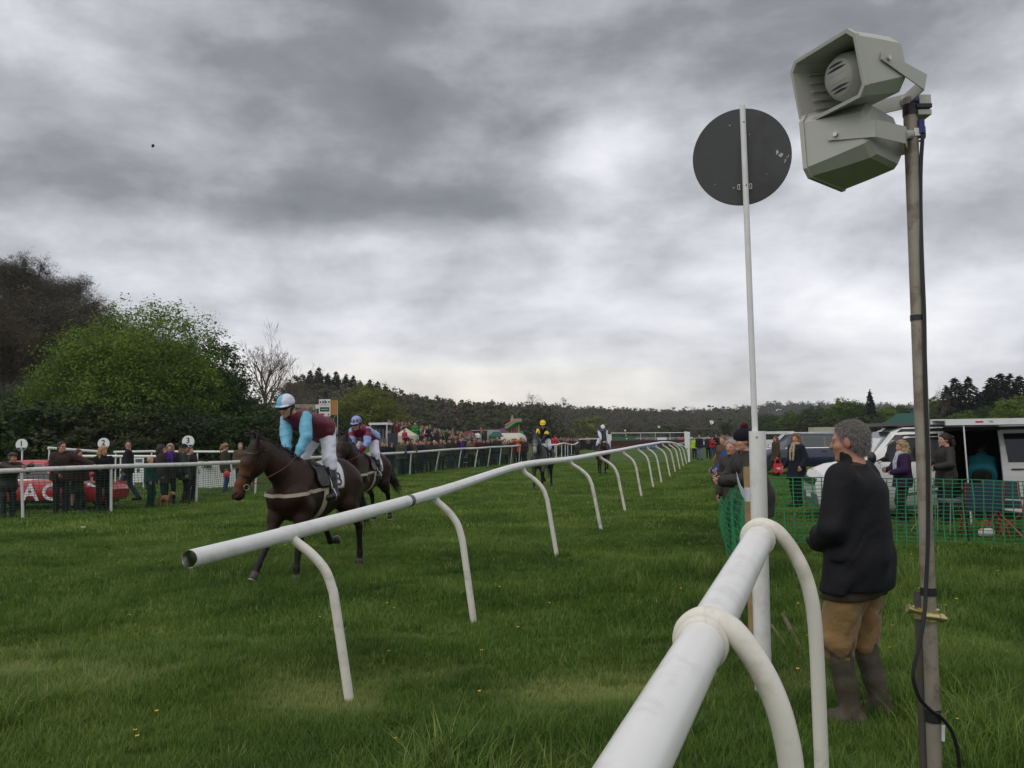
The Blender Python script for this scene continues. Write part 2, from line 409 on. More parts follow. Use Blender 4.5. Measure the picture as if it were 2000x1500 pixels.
# ---------------------------------------------------------------- soft bodies: blended rounded shapes to one continuous skin
def A3(v): return np.array((v[0], v[1], v[2]), np.float32)
class Sdf:
    def __init__(s): s.ops = []
    def cap(s, a, b, ra, rb=None, k=.03, flat=None, tag=0, sub=False):
        s.ops.append(('cap', A3(a), A3(b), ra, ra if rb is None else rb, k, None if flat is None else (A3(Vector(flat[0]).normalized()), flat[1]), tag, sub)); return s
    def chain(s, pts, rs, k=.03, flat=None, tag=0):
        for i in range(len(pts) - 1): s.cap(pts[i], pts[i + 1], rs[i], rs[i + 1], k, flat, tag)
        return s
    def ell(s, c, r, axes=None, k=.03, tag=0, sub=False):
        ax = np.eye(3, dtype=np.float32) if axes is None else np.array([A3(a) for a in axes], np.float32)
        s.ops.append(('ell', A3(c), A3(r), ax, k, tag, sub)); return s
    def cut(s, p, n):
        """drops what lies beyond the plane through p on the side of n"""
        s.ops.append(('cut', A3(p), A3(Vector(n).normalized()))); return s
    @staticmethod
    def dist(o, X, Y, Z):
        if o[0] == 'cap':
            _, a, b, ra, rb, k, fl, _, _ = o
            px, py, pz = X - a[0], Y - a[1], Z - a[2]; ba = b - a
            if fl is not None:
                ax, fc = fl; q = (px * ax[0] + py * ax[1] + pz * ax[2]) * (1 / fc - 1)
                px, py, pz = px + ax[0] * q, py + ax[1] * q, pz + ax[2] * q
                ba = ba + ax * (ba @ ax) * (1 / fc - 1)
            L = max(float(ba @ ba), 1e-9)
            t = np.clip((px * ba[0] + py * ba[1] + pz * ba[2]) / L, 0, 1)
            return np.sqrt((px - ba[0] * t) ** 2 + (py - ba[1] * t) ** 2 + (pz - ba[2] * t) ** 2) - (ra + (rb - ra) * t)
        _, c, r, ax, k, _, _ = o
        px, py, pz = X - c[0], Y - c[1], Z - c[2]
        u = [(px * ax[i][0] + py * ax[i][1] + pz * ax[i][2]) / r[i] for i in range(3)]
        g = np.sqrt(u[0] ** 2 + u[1] ** 2 + u[2] ** 2) + 1e-6
        h = np.sqrt((u[0] / r[0]) ** 2 + (u[1] / r[1]) ** 2 + (u[2] / r[2]) ** 2) + 1e-6
        return g * (g - 1) / h
    @staticmethod
    def bounds(o):
        if o[0] == 'cap':
            e = max(o[3], o[4]) * (1 if o[6] is None else max(1, o[6][1]))
            return np.minimum(o[1], o[2]) - e, np.maximum(o[1], o[2]) + e
        e = (np.abs(o[3]) * o[2][:, None]).sum(0); return o[1] - e, o[1] + e
    def mesh(s, h, wob=0.0, wfreq=24.0, smooth=1, seed=1, wdir=None):
        sh = [o for o in s.ops if o[0] != 'cut' and not o[-1]]
        lo = np.min([s.bounds(o)[0] for o in sh], 0) - 3 * h - wob; hi = np.max([s.bounds(o)[1] for o in sh], 0) + 3 * h + wob
        n = np.ceil((hi - lo) / h).astype(int) + 1
        ax = [(lo[i] + h * np.arange(n[i])).astype(np.float32) for i in range(3)]
        D = np.full(n, .3, np.float32)
        for o in s.ops:
            if o[0] == 'cut':
                d = ((ax[0] - o[1][0]) * o[2][0])[:, None, None] + ((ax[1] - o[1][1]) * o[2][1])[None, :, None] + ((ax[2] - o[1][2]) * o[2][2])[None, None, :]
                D = np.maximum(D, d); continue
            k = o[5] if o[0] == 'cap' else o[4]
            bl, bh = s.bounds(o); e = k + 2.5 * h
            i0 = np.maximum(((bl - e - lo) / h).astype(int), 0); i1 = np.minimum(((bh + e - lo) / h).astype(int) + 2, n)
            sl = tuple(slice(i0[i], i1[i]) for i in range(3))
            d = s.dist(o, ax[0][sl[0]][:, None, None], ax[1][sl[1]][None, :, None], ax[2][sl[2]][None, None, :])
            if o[-1]: D[sl] = np.maximum(D[sl], -d)
            else:
                q = np.maximum(k - np.abs(D[sl] - d), 0) / max(k, 1e-6)
                D[sl] = np.minimum(D[sl], d) - q * q * k * .25
        if wob > 0:
            g = np.random.default_rng(seed)
            W = np.zeros(n, np.float32)
            for i in range(7):
                v = g.normal(size=3)
                if wdir is not None: v = v * np.array(wdir)
                v = v / np.linalg.norm(v) * wfreq * g.uniform(.5, 1.6); ph = g.uniform(0, 6.3)
                W += np.sin((ax[0] * v[0])[:, None, None] + (ax[1] * v[1])[None, :, None] + (ax[2] * v[2])[None, None, :] + ph + W * .8)
            D = D + W * (wob / 3.0)
        return nets(D, lo, h, smooth)
    def nearest(s, v):
        v = np.asarray(v, np.float32); best = np.full(len(v), 9.0); t = np.zeros(len(v), int)
        for o in s.ops:
            if o[0] == 'cut' or o[-1]: continue
            d = s.dist(o, v[:, 0], v[:, 1], v[:, 2]); m = d < best; best[m] = d[m]; t[m] = o[-2]
        return t
    def colours(s, v, table, soft=.02):
        """per-vertex colour from the tags of the shapes near it"""
        v = np.asarray(v, np.float32); num = np.zeros((len(v), 3)); den = np.zeros(len(v))
        for o in s.ops:
            if o[0] == 'cut' or o[-1]: continue
            d = s.dist(o, v[:, 0], v[:, 1], v[:, 2]); w = np.exp(-np.clip(d, -.05, 1) / soft)
            num += w[:, None] * np.array(table[o[-2]])[None, :]; den += w
        return num / den[:, None]
def nets(D, lo, h, smooth):
    S = D < 0; n = np.array(D.shape); c = n - 1
    cnt = np.zeros(c, np.int8); offs = [(i, j, k) for i in (0, 1) for j in (0, 1) for k in (0, 1)]
    for o in offs: cnt += S[o[0]:o[0] + c[0], o[1]:o[1] + c[1], o[2]:o[2] + c[2]]
    cells = np.argwhere((cnt > 0) & (cnt < 8))
    idx = np.full(c, -1, np.int32); idx[tuple(cells.T)] = np.arange(len(cells))
    pos = np.zeros((len(cells), 3)); num = np.zeros(len(cells))
    for a in offs:
        for ax in range(3):
            if a[ax]: continue
            b = list(a); b[ax] = 1
            va = D[tuple((cells + a).T)]; vb = D[tuple((cells + b).T)]; mk = (va < 0) != (vb < 0)
            t = va[mk] / (va[mk] - vb[mk]); p = np.repeat(np.array(a, float)[None], mk.sum(), 0); p[:, ax] += t
            pos[mk] += p; num[mk] += 1
    V = lo + (cells + pos / num[:, None]) * h
    quads = []
    for ax in range(3):
        b, e = (ax + 1) % 3, (ax + 2) % 3
        s1 = [slice(None)] * 3; s2 = [slice(None)] * 3; s1[ax] = slice(0, -1); s2[ax] = slice(1, None)
        x = S[tuple(s1)] != S[tuple(s2)]; pts = np.argwhere(x)
        pts = pts[(pts[:, b] > 0) & (pts[:, e] > 0) & (pts[:, b] < n[b] - 1) & (pts[:, e] < n[e] - 1)]
        ins = S[tuple(pts.T)]
        def cell(db, de):
            q = pts.copy(); q[:, b] += db; q[:, e] += de; return idx[tuple(q.T)]
        q = np.c_[cell(-1, -1), cell(0, -1), cell(0, 0), cell(-1, 0)]
        q[~ins] = q[~ins][:, ::-1]; quads.append(q)
    Fq = np.concatenate(quads)
    for _ in range(smooth):
        acc = np.zeros_like(V); cn = np.zeros(len(V))
        for i in range(4):
            a, b = Fq[:, i], Fq[:, (i + 1) % 4]
            for k in range(3):
                acc[:, k] += np.bincount(a, V[b, k], len(V)) + np.bincount(b, V[a, k], len(V))
            cn += np.bincount(a, minlength=len(V)) + np.bincount(b, minlength=len(V))
        V = V * .5 + acc / np.maximum(cn, 1)[:, None] * .5
    return V, Fq

# ---------------------------------------------------------------- people
SKIN = (.50, .275, .195)
def ik(a, b, l1, l2, pole):
    a, b = Vector(a), Vector(b); d = b - a; L = d.length
    if L > (l1 + l2) * .999: b = a + d * ((l1 + l2) * .999 / L); d = b - a; L = d.length
    t = d / L; x = (l1 * l1 - l2 * l2 + L * L) / (2 * L); y = math.sqrt(max(l1 * l1 - x * x, 0))
    p = Vector(pole); p = (p - t * p.dot(t)).normalized()
    return a + t * x + p * y, b
def rig(S=1.0, lean=0.0, side=0.0, pelvis=None, hands=(None, None), elbow=((-1, .35, -.3), (-1, -.35, -.3)), feet=None, knee=((1, .1, 0), (1, -.1, 0)),
        yaw=0.0, pitch=0.0, curl=.5, hip=.09, shoulder=.170, toe=(0.0, 0.0), bend=1.0, hand_dir=(None, None)):
    """joints of a figure facing +x, left at +y, standing on z = 0; index 0 is the left side"""
    V = Vector; J = {'S': S, 'curl': curl}
    pel = V(pelvis) if pelvis is not None else V((0, 0, .965 * S))
    u = V((math.sin(lean), math.sin(side), math.cos(lean))).normalized(); l = (V((0, 1, 0)) - u * u.y).normalized(); f = l.cross(u)
    u2 = V((math.sin(lean * bend), math.sin(side), math.cos(lean * bend))).normalized()
    J['pel'], J['u'], J['l'], J['f'] = pel, u, l, f
    J['mid'] = pel + u * .17 * S
    J['chest'] = J['mid'] + u2 * .20 * S
    J['neck'] = J['chest'] + u2 * .15 * S - f * .01 * S
    J['sh'] = [J['chest'] + u2 * .095 * S + l * (shoulder * S * k) for k in (1, -1)]
    hu = V((math.sin(lean * .45 + pitch * .4), math.sin(side) * .5, math.cos(lean * .45 + pitch * .4))).normalized()
    J['hc'] = J['neck'] + hu * .165 * S + f * .02 * S
    hf = V((math.cos(yaw) * math.cos(pitch), math.sin(yaw) * math.cos(pitch), -math.sin(pitch)))
    hl = V((-math.sin(yaw), math.cos(yaw), 0)); J['hf'], J['hl'], J['hu'] = hf, hl, hf.cross(hl)
    J['el'], J['wr'], J['kn'], J['an'], J['hip'], J['toe'] = [], [], [], [], [], []
    for i, k in enumerate((1, -1)):
        s = J['sh'][i]
        t = V(hands[i]) if hands[i] is not None else s + V((.07, .09 * k, -.53)) * S
        e, w = ik(s, t, .29 * S, .255 * S, V(elbow[i])); J['el'].append(e); J['wr'].append(w)
        h = pel + l * (hip * S * k) - u * .03 * S; J['hip'].append(h)
        a = V(feet[i]) if feet else V((0, .10 * k * S, .085 * S))
        kn, a = ik(h, a, .435 * S, .43 * S, V(knee[i])); J['kn'].append(kn); J['an'].append(a)
        J['toe'].append(V((math.cos(toe[i]), math.sin(toe[i]), 0)))
    J['hd'] = [None if d is None else V(d).normalized() for d in hand_dir]
    return J
_hand = {}
def hand_shape(curl):
    key = round(curl, 1)
    if key in _hand: return _hand[key]
    s = Sdf(); V = Vector
    s.cap((.0, 0, 0), (.03, 0, 0), .026, .030, .01, (V((0, 0, 1)), .75))
    s.cap((.035, .018, 0), (.085, .024, 0), .020, .016, .012, (V((0, 0, 1)), .8)); s.cap((.035, -.018, 0), (.08, -.024, 0), .020, .015, .012, (V((0, 0, 1)), .8))
    for y, L, r in ((.032, .070, .0088), (.011, .080, .0092), (-.011, .074, .0088), (-.031, .058, .0076)):
        p = V((.088 - abs(y) * .2, y, .002)); a = curl * .55 + .08; sp = y * 1.3
        for q, ln in ((1, .44), (2.2, .32), (3.0, .24)):
            d = V((math.cos(a * q), sp * .35, -math.sin(a * q))); e = p + d * (L * ln); s.cap(p, e, r, r * .92, .003); p = e
    a = V((.028, .030, -.006)); b = a + V((.030, .024, -.010 - .012 * curl)); c = b + V((.026, .004 - .016 * curl, -.004 - .014 * curl))
    s.cap(a, b, .0125, .0108, .008); s.cap(b, c, .0105, .0088, .003)
    _hand[key] = s.mesh(.0055, smooth=1); return _hand[key]
def head_shapes(s, J, g=0.0):
    S, hc, f, l, u = J['S'], J['hc'], J['hf'], J['hl'], J['hu']; ax = (f, l, u); V = Vector
    at = lambda a, b, c: hc + (f * a + l * b + u * c) * S
    s.cap(J['neck'] - J['u'] * .03 * S, at(-.02, 0, -.06), .060 * S, .056 * S, .03 * S, tag=1)
    s.ell(at(-.012, 0, .028), V((.100, .078, .092)) * S, ax, .02 * S, 1)
    s.ell(at(.030, 0, -.035), V((.066, .063, .088)) * S, ax, .02 * S, 1)
    s.cap(at(.015, .042, -.078), at(.072, .012, -.106), .022 * S, .020 * S, .02 * S, tag=1); s.cap(at(.015, -.042, -.078), at(.072, -.012, -.106), .022 * S, .020 * S, .02 * S, tag=1)
    s.cap(at(.092, 0, .008), at(.112, 0, -.034), .011 * S, .0155 * S, .012 * S, tag=1)
    s.cap(at(.078, .045, .020), at(.088, .008, .018), .012 * S, .012 * S, .012 * S, tag=1); s.cap(at(.078, -.045, .020), at(.088, -.008, .018), .012 * S, .012 * S, .012 * S, tag=1)
    s.cap(at(.070, .040, -.030), at(.05, .055, -.03), .020 * S, .02 * S, .015 * S, tag=1); s.cap(at(.070, -.040, -.030), at(.05, -.055, -.03), .020 * S, .02 * S, .015 * S, tag=1)
    for k in (1, -1):
        s.ell(at(.081, .032 * k, -.002), V((.011, .015, .0085)) * S, ax, .003 * S, 2)
        s.ell(at(-.008, .080 * k, -.012), V((.024, .011, .035)) * S, (f, l, (u - f * .2).normalized()), .006 * S, 3)
    s.cap(at(.090, .020, -.068), at(.090, -.020, -.068), .0085 * S, .0085 * S, .006 * S, tag=4)
def body_shapes(s, J, g=0.0, arms=True, legs=True):
    S, l = J['S'], J['l']
    s.ell(J['pel'], Vector((.118, .165, .125)) * S + Vector((g, g, g)), (J['f'], l, J['u']), .05 * S, 1)
    s.cap(J['pel'] + J['u'] * .03 * S, J['mid'], .105 * S + g, .100 * S + g, .05 * S, (l, 1.42), 1)
    s.cap(J['mid'], J['chest'], .102 * S + g, .108 * S + g, .05 * S, (l, 1.48), 1)
    gs = g * .45; a_, b_ = J['sh'][0].lerp(J['sh'][1], .06), J['sh'][1].lerp(J['sh'][0], .06)
    s.cap(a_ - J['u'] * .012 * S, b_ - J['u'] * .012 * S, .050 * S + gs, .050 * S + gs, .06 * S, tag=1)
    for q_ in (a_, b_): s.cap(J['neck'] - J['u'] * .005 * S, q_, .050 * S + gs * .6, .040 * S + gs * .6, .05 * S, tag=1)
    for i in (0, 1):
        if arms: limb_arm(s, J, i, g)
        if legs: limb_leg(s, J, i, g)
def limb_arm(s, J, i, g, tag=1, end=1.0, top=.052):
    S = J['S']; w = J['el'][i].lerp(J['wr'][i], end)
    s.cap(J['sh'][i], J['el'][i], top * S + g, .041 * S + g, .035 * S, tag=tag); s.cap(J['el'][i], w, .041 * S + g, .030 * S + g, .02 * S, tag=tag)
def limb_leg(s, J, i, g, tag=1, foot=True, bottom=.040):
    S = J['S']
    s.cap(J['hip'][i], J['kn'][i], .088 * S + g, .057 * S + g, .04 * S, tag=tag); s.cap(J['kn'][i], J['an'][i], .056 * S + g, bottom * S + g, .03 * S, tag=tag)
    if foot: foot_shape(s, J, i, g * .5, tag)
def foot_shape(s, J, i, g, tag=1):
    S = J['S']; a = J['an'][i]; t = J['toe'][i]
    s.cap(a - t * .045 * S - Vector((0, 0, .045 * S)), a + t * .05 * S - Vector((0, 0, .042 * S)), .040 * S + g, .042 * S + g, .02 * S, tag=tag)
    s.cap(a + t * .04 * S - Vector((0, 0, .042 * S)), a + t * .15 * S - Vector((0, 0, .055 * S)), .042 * S + g, .030 * S + g, .02 * S, (t.cross(Vector((0, 0, 1))), 1.25), tag)
    s.cap(a, a - Vector((0, 0, .03 * S)), .04 * S + g, .04 * S + g, .02 * S, tag=tag)
def person_body(J, h, skin=SKIN, gloves=None, hands=True, name='person'):
    s = Sdf(); body_shapes(s, J); head_shapes(s, J)
    v, f = s.mesh(h, smooth=1)
    t = {0: skin, 1: skin, 2: (.05, .035, .03), 3: (skin[0], skin[1] * .82, skin[2] * .8), 4: (skin[0] * .85, skin[1] * .6, skin[2] * .6)}
    c = s.colours(v, t, .004)
    vs, fs, cs = [v], [f], [c]; n = len(v)
    if hands:
        hv, hf = hand_shape(J['curl'])
        for i in (0, 1):
            x = (J['hd'][i] or (J['wr'][i] - J['el'][i])).normalized(); k = 1 if i == 0 else -1
            z = J['l'] * k + J['f'] * .3; z = (z - x * z.dot(x)).normalized(); y = z.cross(x)     # the back of the hand faces outwards
            if y.dot(J['f'] + Vector((0, 0, .6))) < 0: y = -y
            Rm = np.array((A3(x), A3(y), A3(z))); w = A3(J['wr'][i] - x * .02 * J['S'])
            vs.append(w + (hv * J['S']) @ Rm); q = hf + n
            if x.cross(y).dot(z) < 0: q = q[:, ::-1]
            fs.append(q); n += len(hv); cs.append(np.repeat(np.array([gloves or skin]), len(hv), 0))
    return np_mesh(name, np.concatenate(vs), np.concatenate(fs), M['vskin'], True, np.concatenate(cs))
def top_shapes(J, g=.028, hem=-.12, flare=.03, collar=.05, sleeve=.97, belly=0.0, tagarm=1, hood=False, arm_g=None):
    """a coat or jersey; hem is measured along the spine from the hips"""
    s = Sdf(); S, u, l, f = J['S'], J['u'], J['l'], J['f']; g = g * S
    body_shapes(s, J, g, False, False)
    if belly: s.ell(J['mid'] + f * .05 * S, Vector((.12 + belly, .15 + belly, .17)) * S, (f, l, u), .06 * S, 1)
    if hem < -.02:
        for i in (0, 1): s.cap(J['hip'][i] + u * .02, J['hip'][i].lerp(J['kn'][i], min(1, -hem / .42)) , .092 * S + g, .094 * S + g + flare * S, .09 * S, tag=1)
        s.cap(J['pel'], J['pel'] + (J['hip'][0].lerp(J['kn'][0], min(1, -hem / .42)) + J['hip'][1].lerp(J['kn'][1], min(1, -hem / .42)) - J['hip'][0] - J['hip'][1]) * .5, .10 * S + g, .10 * S + g + flare * S, .06 * S, (l, 1.35), 1)
    s.cut(J['pel'] + u * hem * S, -u)
    if collar > 0:
        s.cap(J['neck'] - u * .02 * S, J['neck'] + (J['hc'] - J['neck']).normalized() * collar * S, .076 * S, .076 * S, .02 * S, tag=1)
        s.cut(J['neck'] + (J['hc'] - J['neck']).normalized() * (collar * .9) * S, (J['hc'] - J['neck']).normalized() - f * .35)
        s.cap(J['neck'] + (J['hc'] - J['neck']).normalized() * .02 * S, J['hc'] - J['hu'] * .03 * S, .063 * S, .063 * S, .004, tag=1, sub=True)
    if hood: s.cap(J['neck'] - f * .07 * S + l * .05 * S, J['neck'] - f * .07 * S - l * .05 * S, .06 * S, .06 * S, .04 * S, tag=1)
    for i in (0, 1): limb_arm(s, J, i, g * .72 if arm_g is None else arm_g * S, tagarm, sleeve, .056)
    return s
def bottom_shapes(J, g=.014, to=1.0, skirt=False, loose=0.0):
    s = Sdf(); S, u, l, f = J['S'], J['u'], J['l'], J['f']; g = g * S
    s.ell(J['pel'], Vector((.118, .165, .125)) * S + Vector((g, g, g)), (f, l, u), .05 * S, 1)
    s.cap(J['pel'], J['pel'] + u * .12 * S, .105 * S + g, .10 * S + g, .04 * S, (l, 1.42), 1)
    for i in (0, 1):
        s.cap(J['hip'][i], J['kn'][i], .088 * S + g, .060 * S + g + loose * S, .045 * S, tag=1)
        if to > 0: s.cap(J['kn'][i], J['kn'][i].lerp(J['an'][i], to), .060 * S + g + loose * S, .048 * S + g + loose * .6 * S, .03 * S, tag=1)
    if skirt:
        k = (J['kn'][0] + J['kn'][1]) * .5
        s.cap(J['pel'] - u * .05, k, .13 * S, .15 * S, .06, (l, 1.2), 1); s.cut(k, (0, 0, -1))
    return s
def shoe_shapes(J, top=.10, g=.012):
    """top: how far up the shin, 0..1"""
    s = Sdf(); S = J['S']
    for i in (0, 1):
        foot_shape(s, J, i, g * S)
        if top > 0: s.cap(J['an'][i], J['an'][i].lerp(J['kn'][i], top), .046 * S + g * S, (.048 + .018 * top) * S + g * S, .02 * S, tag=1)
    for i in (0, 1): pass
    return s
def hair_shapes(J, kind, g=.014):
    s = Sdf(); S, hc, f, l, u = J['S'], J['hc'], J['hf'], J['hl'], J['hu']; at = lambda a, b, c: hc + (f * a + l * b + u * c) * S
    s.ell(at(-.014, 0, .030), Vector((.100 + g, .079 + g, .094 + g)) * S, (f, l, u), .02 * S, 1)
    s.ell(at(-.045, 0, -.03), Vector((.062 + g, .066 + g * .6, .075)) * S, (f, l, u), .03 * S, 1)
    o_ = .028 if kind == 'short' else .046
    s.cut(at(o_, 0, .015), f * .80 - u * .60)
    if kind in ('short', 'curly'): s.cut(at(-.03, 0, -.088), -u - f * .1); s.cut(at(-.005, 0, -.02), f - u * .9) if kind == 'short' else s.cut(at(.012, 0, -.03), f - u * .5)
    if kind in ('long', 'bob', 'wavy'):
        n = .34 if kind == 'long' else (.13 if kind == 'bob' else .22)
        for k in (1, -1):
            s.chain([at(-.01, .085 * k, .03), at(.0, .090 * k, -.07), at(.02 if kind == 'long' else -.02, .10 * k, -.07 - n * .6), at(.03 if kind == 'long' else -.02, .10 * k, -.07 - n)],
                    [.028 * S, .034 * S, .036 * S, .018 * S], .03 * S, tag=1)
        s.chain([at(-.09, 0, 0), at(-.10, 0, -.10), at(-.11, 0, -.08 - n)], [.06 * S, .065 * S, .035 * S], .04 * S, (l, 1.5), 1)
    if kind == 'pony':
        s.cut(at(-.03, 0, -.075), -u)
        s.chain([at(-.10, 0, .06), at(-.15, 0, .04), at(-.16, .01, -.08), at(-.14, .02, -.24)], [.028 * S, .034 * S, .038 * S, .015 * S], .02 * S, tag=1)
    return s
def face_up(J, a, b, c):
    return J['hc'] + (J['hf'] * a + J['hl'] * b + J['hu'] * c) * J['S']
def part_from(s, name, h, material, parent, color=None, **kw):
    v, f = s.mesh(h, **kw)
    return link_mesh(name, np_mesh(name, v, f, M[material] if isinstance(material, str) else material), parent, color)
def make_person(J, h, spec, label, group=None, loc=(0, 0, 0), rz=0.0):
    """root is the body; clothes, hair and what belongs to the outfit are its children"""
    root = link_mesh('person', person_body(J, h, spec.get('skin', SKIN), spec.get('gloves'), spec.get('hands', True)))
    tag(root, label, spec.get('cat', 'person'), group); S = J['S']
    root.location = loc; root.rotation_euler = (0, 0, rz)
    b = spec.get('bottom')
    if b: part_from(bottom_shapes(J, b.get('g', .014), b.get('to', .96), b.get('skirt', False), b.get('loose', 0)), b.get('name', 'trousers'), h, b.get('mat', 'cloth'), root, b.get('col'), wob=.004, wfreq=26, seed=3)
    t = spec.get('top')
    if t: part_from(top_shapes(J, t.get('g', .028), t.get('hem', -.14), t.get('flare', .02), t.get('collar', .05), t.get('sleeve', .97), t.get('belly', 0), hood=t.get('hood', False)), t.get('name', 'jacket'), h, t.get('mat', 'cloth'), root, t.get('col'), wob=t.get('wob', .006), wfreq=24, seed=5)
    k = spec.get('shoes', {})
    part_from(shoe_shapes(J, k.get('top', .12), k.get('g', .012)), k.get('name', 'shoes'), h, k.get('mat', 'cloth'), root, k.get('col', (.02, .018, .016)))
    hr = spec.get('hair')
    if hr: part_from(hair_shapes(J, hr.get('kind', 'short'), hr.get('g', .012)), 'hair', h * .65, 'hair', root, hr['col'], wob=hr.get('wob', .006), wfreq=85)
    ht = spec.get('hat')
    if ht:
        s = Sdf(); ax = (J['hf'], J['hl'], J['hu']); V = Vector
        if ht['kind'] == 'flatcap':
            s.ell(face_up(J, -.01, 0, .065), V((.125, .105, .062)) * S, ax, .01, 1); s.cut(face_up(J, 0, 0, .045), -J['hu'] - J['hf'] * .12)
            s.cap(face_up(J, .09, .035, .055), face_up(J, .09, -.035, .055), .022 * S, .022 * S, .02, (J['hf'], 1.9), 1)
        elif ht['kind'] == 'bobble':
            s.ell(face_up(J, -.012, 0, .05), V((.122, .102, .110)) * S, ax, .01, 1); s.cut(face_up(J, 0, 0, .0), -J['hu'] - J['hf'] * .15)
        elif ht['kind'] == 'brim':
            s.ell(face_up(J, -.01, 0, .07), V((.110, .092, .085)) * S, ax, .01, 1); s.cut(face_up(J, 0, 0, .045), -J['hu'])
            s.ell(face_up(J, 0, 0, .052), V((.185, .165, .014)) * S, ax, .012, 1)
        elif ht['kind'] == 'headband':
            s.ell(face_up(J, -.012, 0, .028), V((.120, .099, .112)) * S, ax, .01, 1); s.cut(face_up(J, 0, 0, .075), J['hu']); s.cut(face_up(J, 0, 0, .0), -J['hu'])
        part_from(s, ht.get('name', 'hat'), h * .8, 'cloth', root, ht['col'], wob=.002, wfreq=70)
        if ht['kind'] == 'bobble': part_from(Sdf().ell(face_up(J, -.03, 0, .175), V((.042, .042, .042)) * S), 'bobble', h * .7, 'cloth', root, ht['bob'], wob=.008, wfreq=160)
    sc = spec.get('scarf')
    if sc:
        s = Sdf(); n = J['neck'] + J['u'] * .05 * S
        for i in range(10):
            a, b2 = 2 * math.pi * i / 10, 2 * math.pi * (i + 1) / 10
            q = lambda t: n + (J['f'] * math.cos(t) * .085 + J['l'] * math.sin(t) * .085) * S - J['u'] * (.02 * math.cos(t)) * S
            s.cap(q(a), q(b2), .036 * S, .036 * S, .02, tag=1)
        for k2 in (1, -1):
            s.chain([n + (J['f'] * .10 + J['l'] * .03 * k2) * S, J['chest'] + (J['f'] * .155 + J['l'] * .055 * k2) * S, J['mid'] + (J['f'] * .165 + J['l'] * .05 * k2) * S], [.034 * S, .040 * S, .034 * S], .02, (J['f'], .55), 1)
        part_from(s, 'scarf', h, 'cloth', root, sc, wob=.008, wfreq=60)
    if spec.get('glasses'):
        mb = MB()
        for k2 in (1, -1):
            c = face_up(J, .106, .033 * k2, 0)
            pts = [c + (J['hl'] * .024 * math.cos(a) + J['hu'] * .018 * math.sin(a)) * S for a in [i * math.pi / 6 for i in range(13)]]
            mb.tube(pts, .003, 5, False); mb.tube([face_up(J, .102, .056 * k2, .004), face_up(J, -.01, .092 * k2, .004)], .003, 5)
        mb.tube([face_up(J, .108, .01, .004), face_up(J, .108, -.01, .004)], .003, 5)
        mb.build('glasses', M['black'], root)
    return root
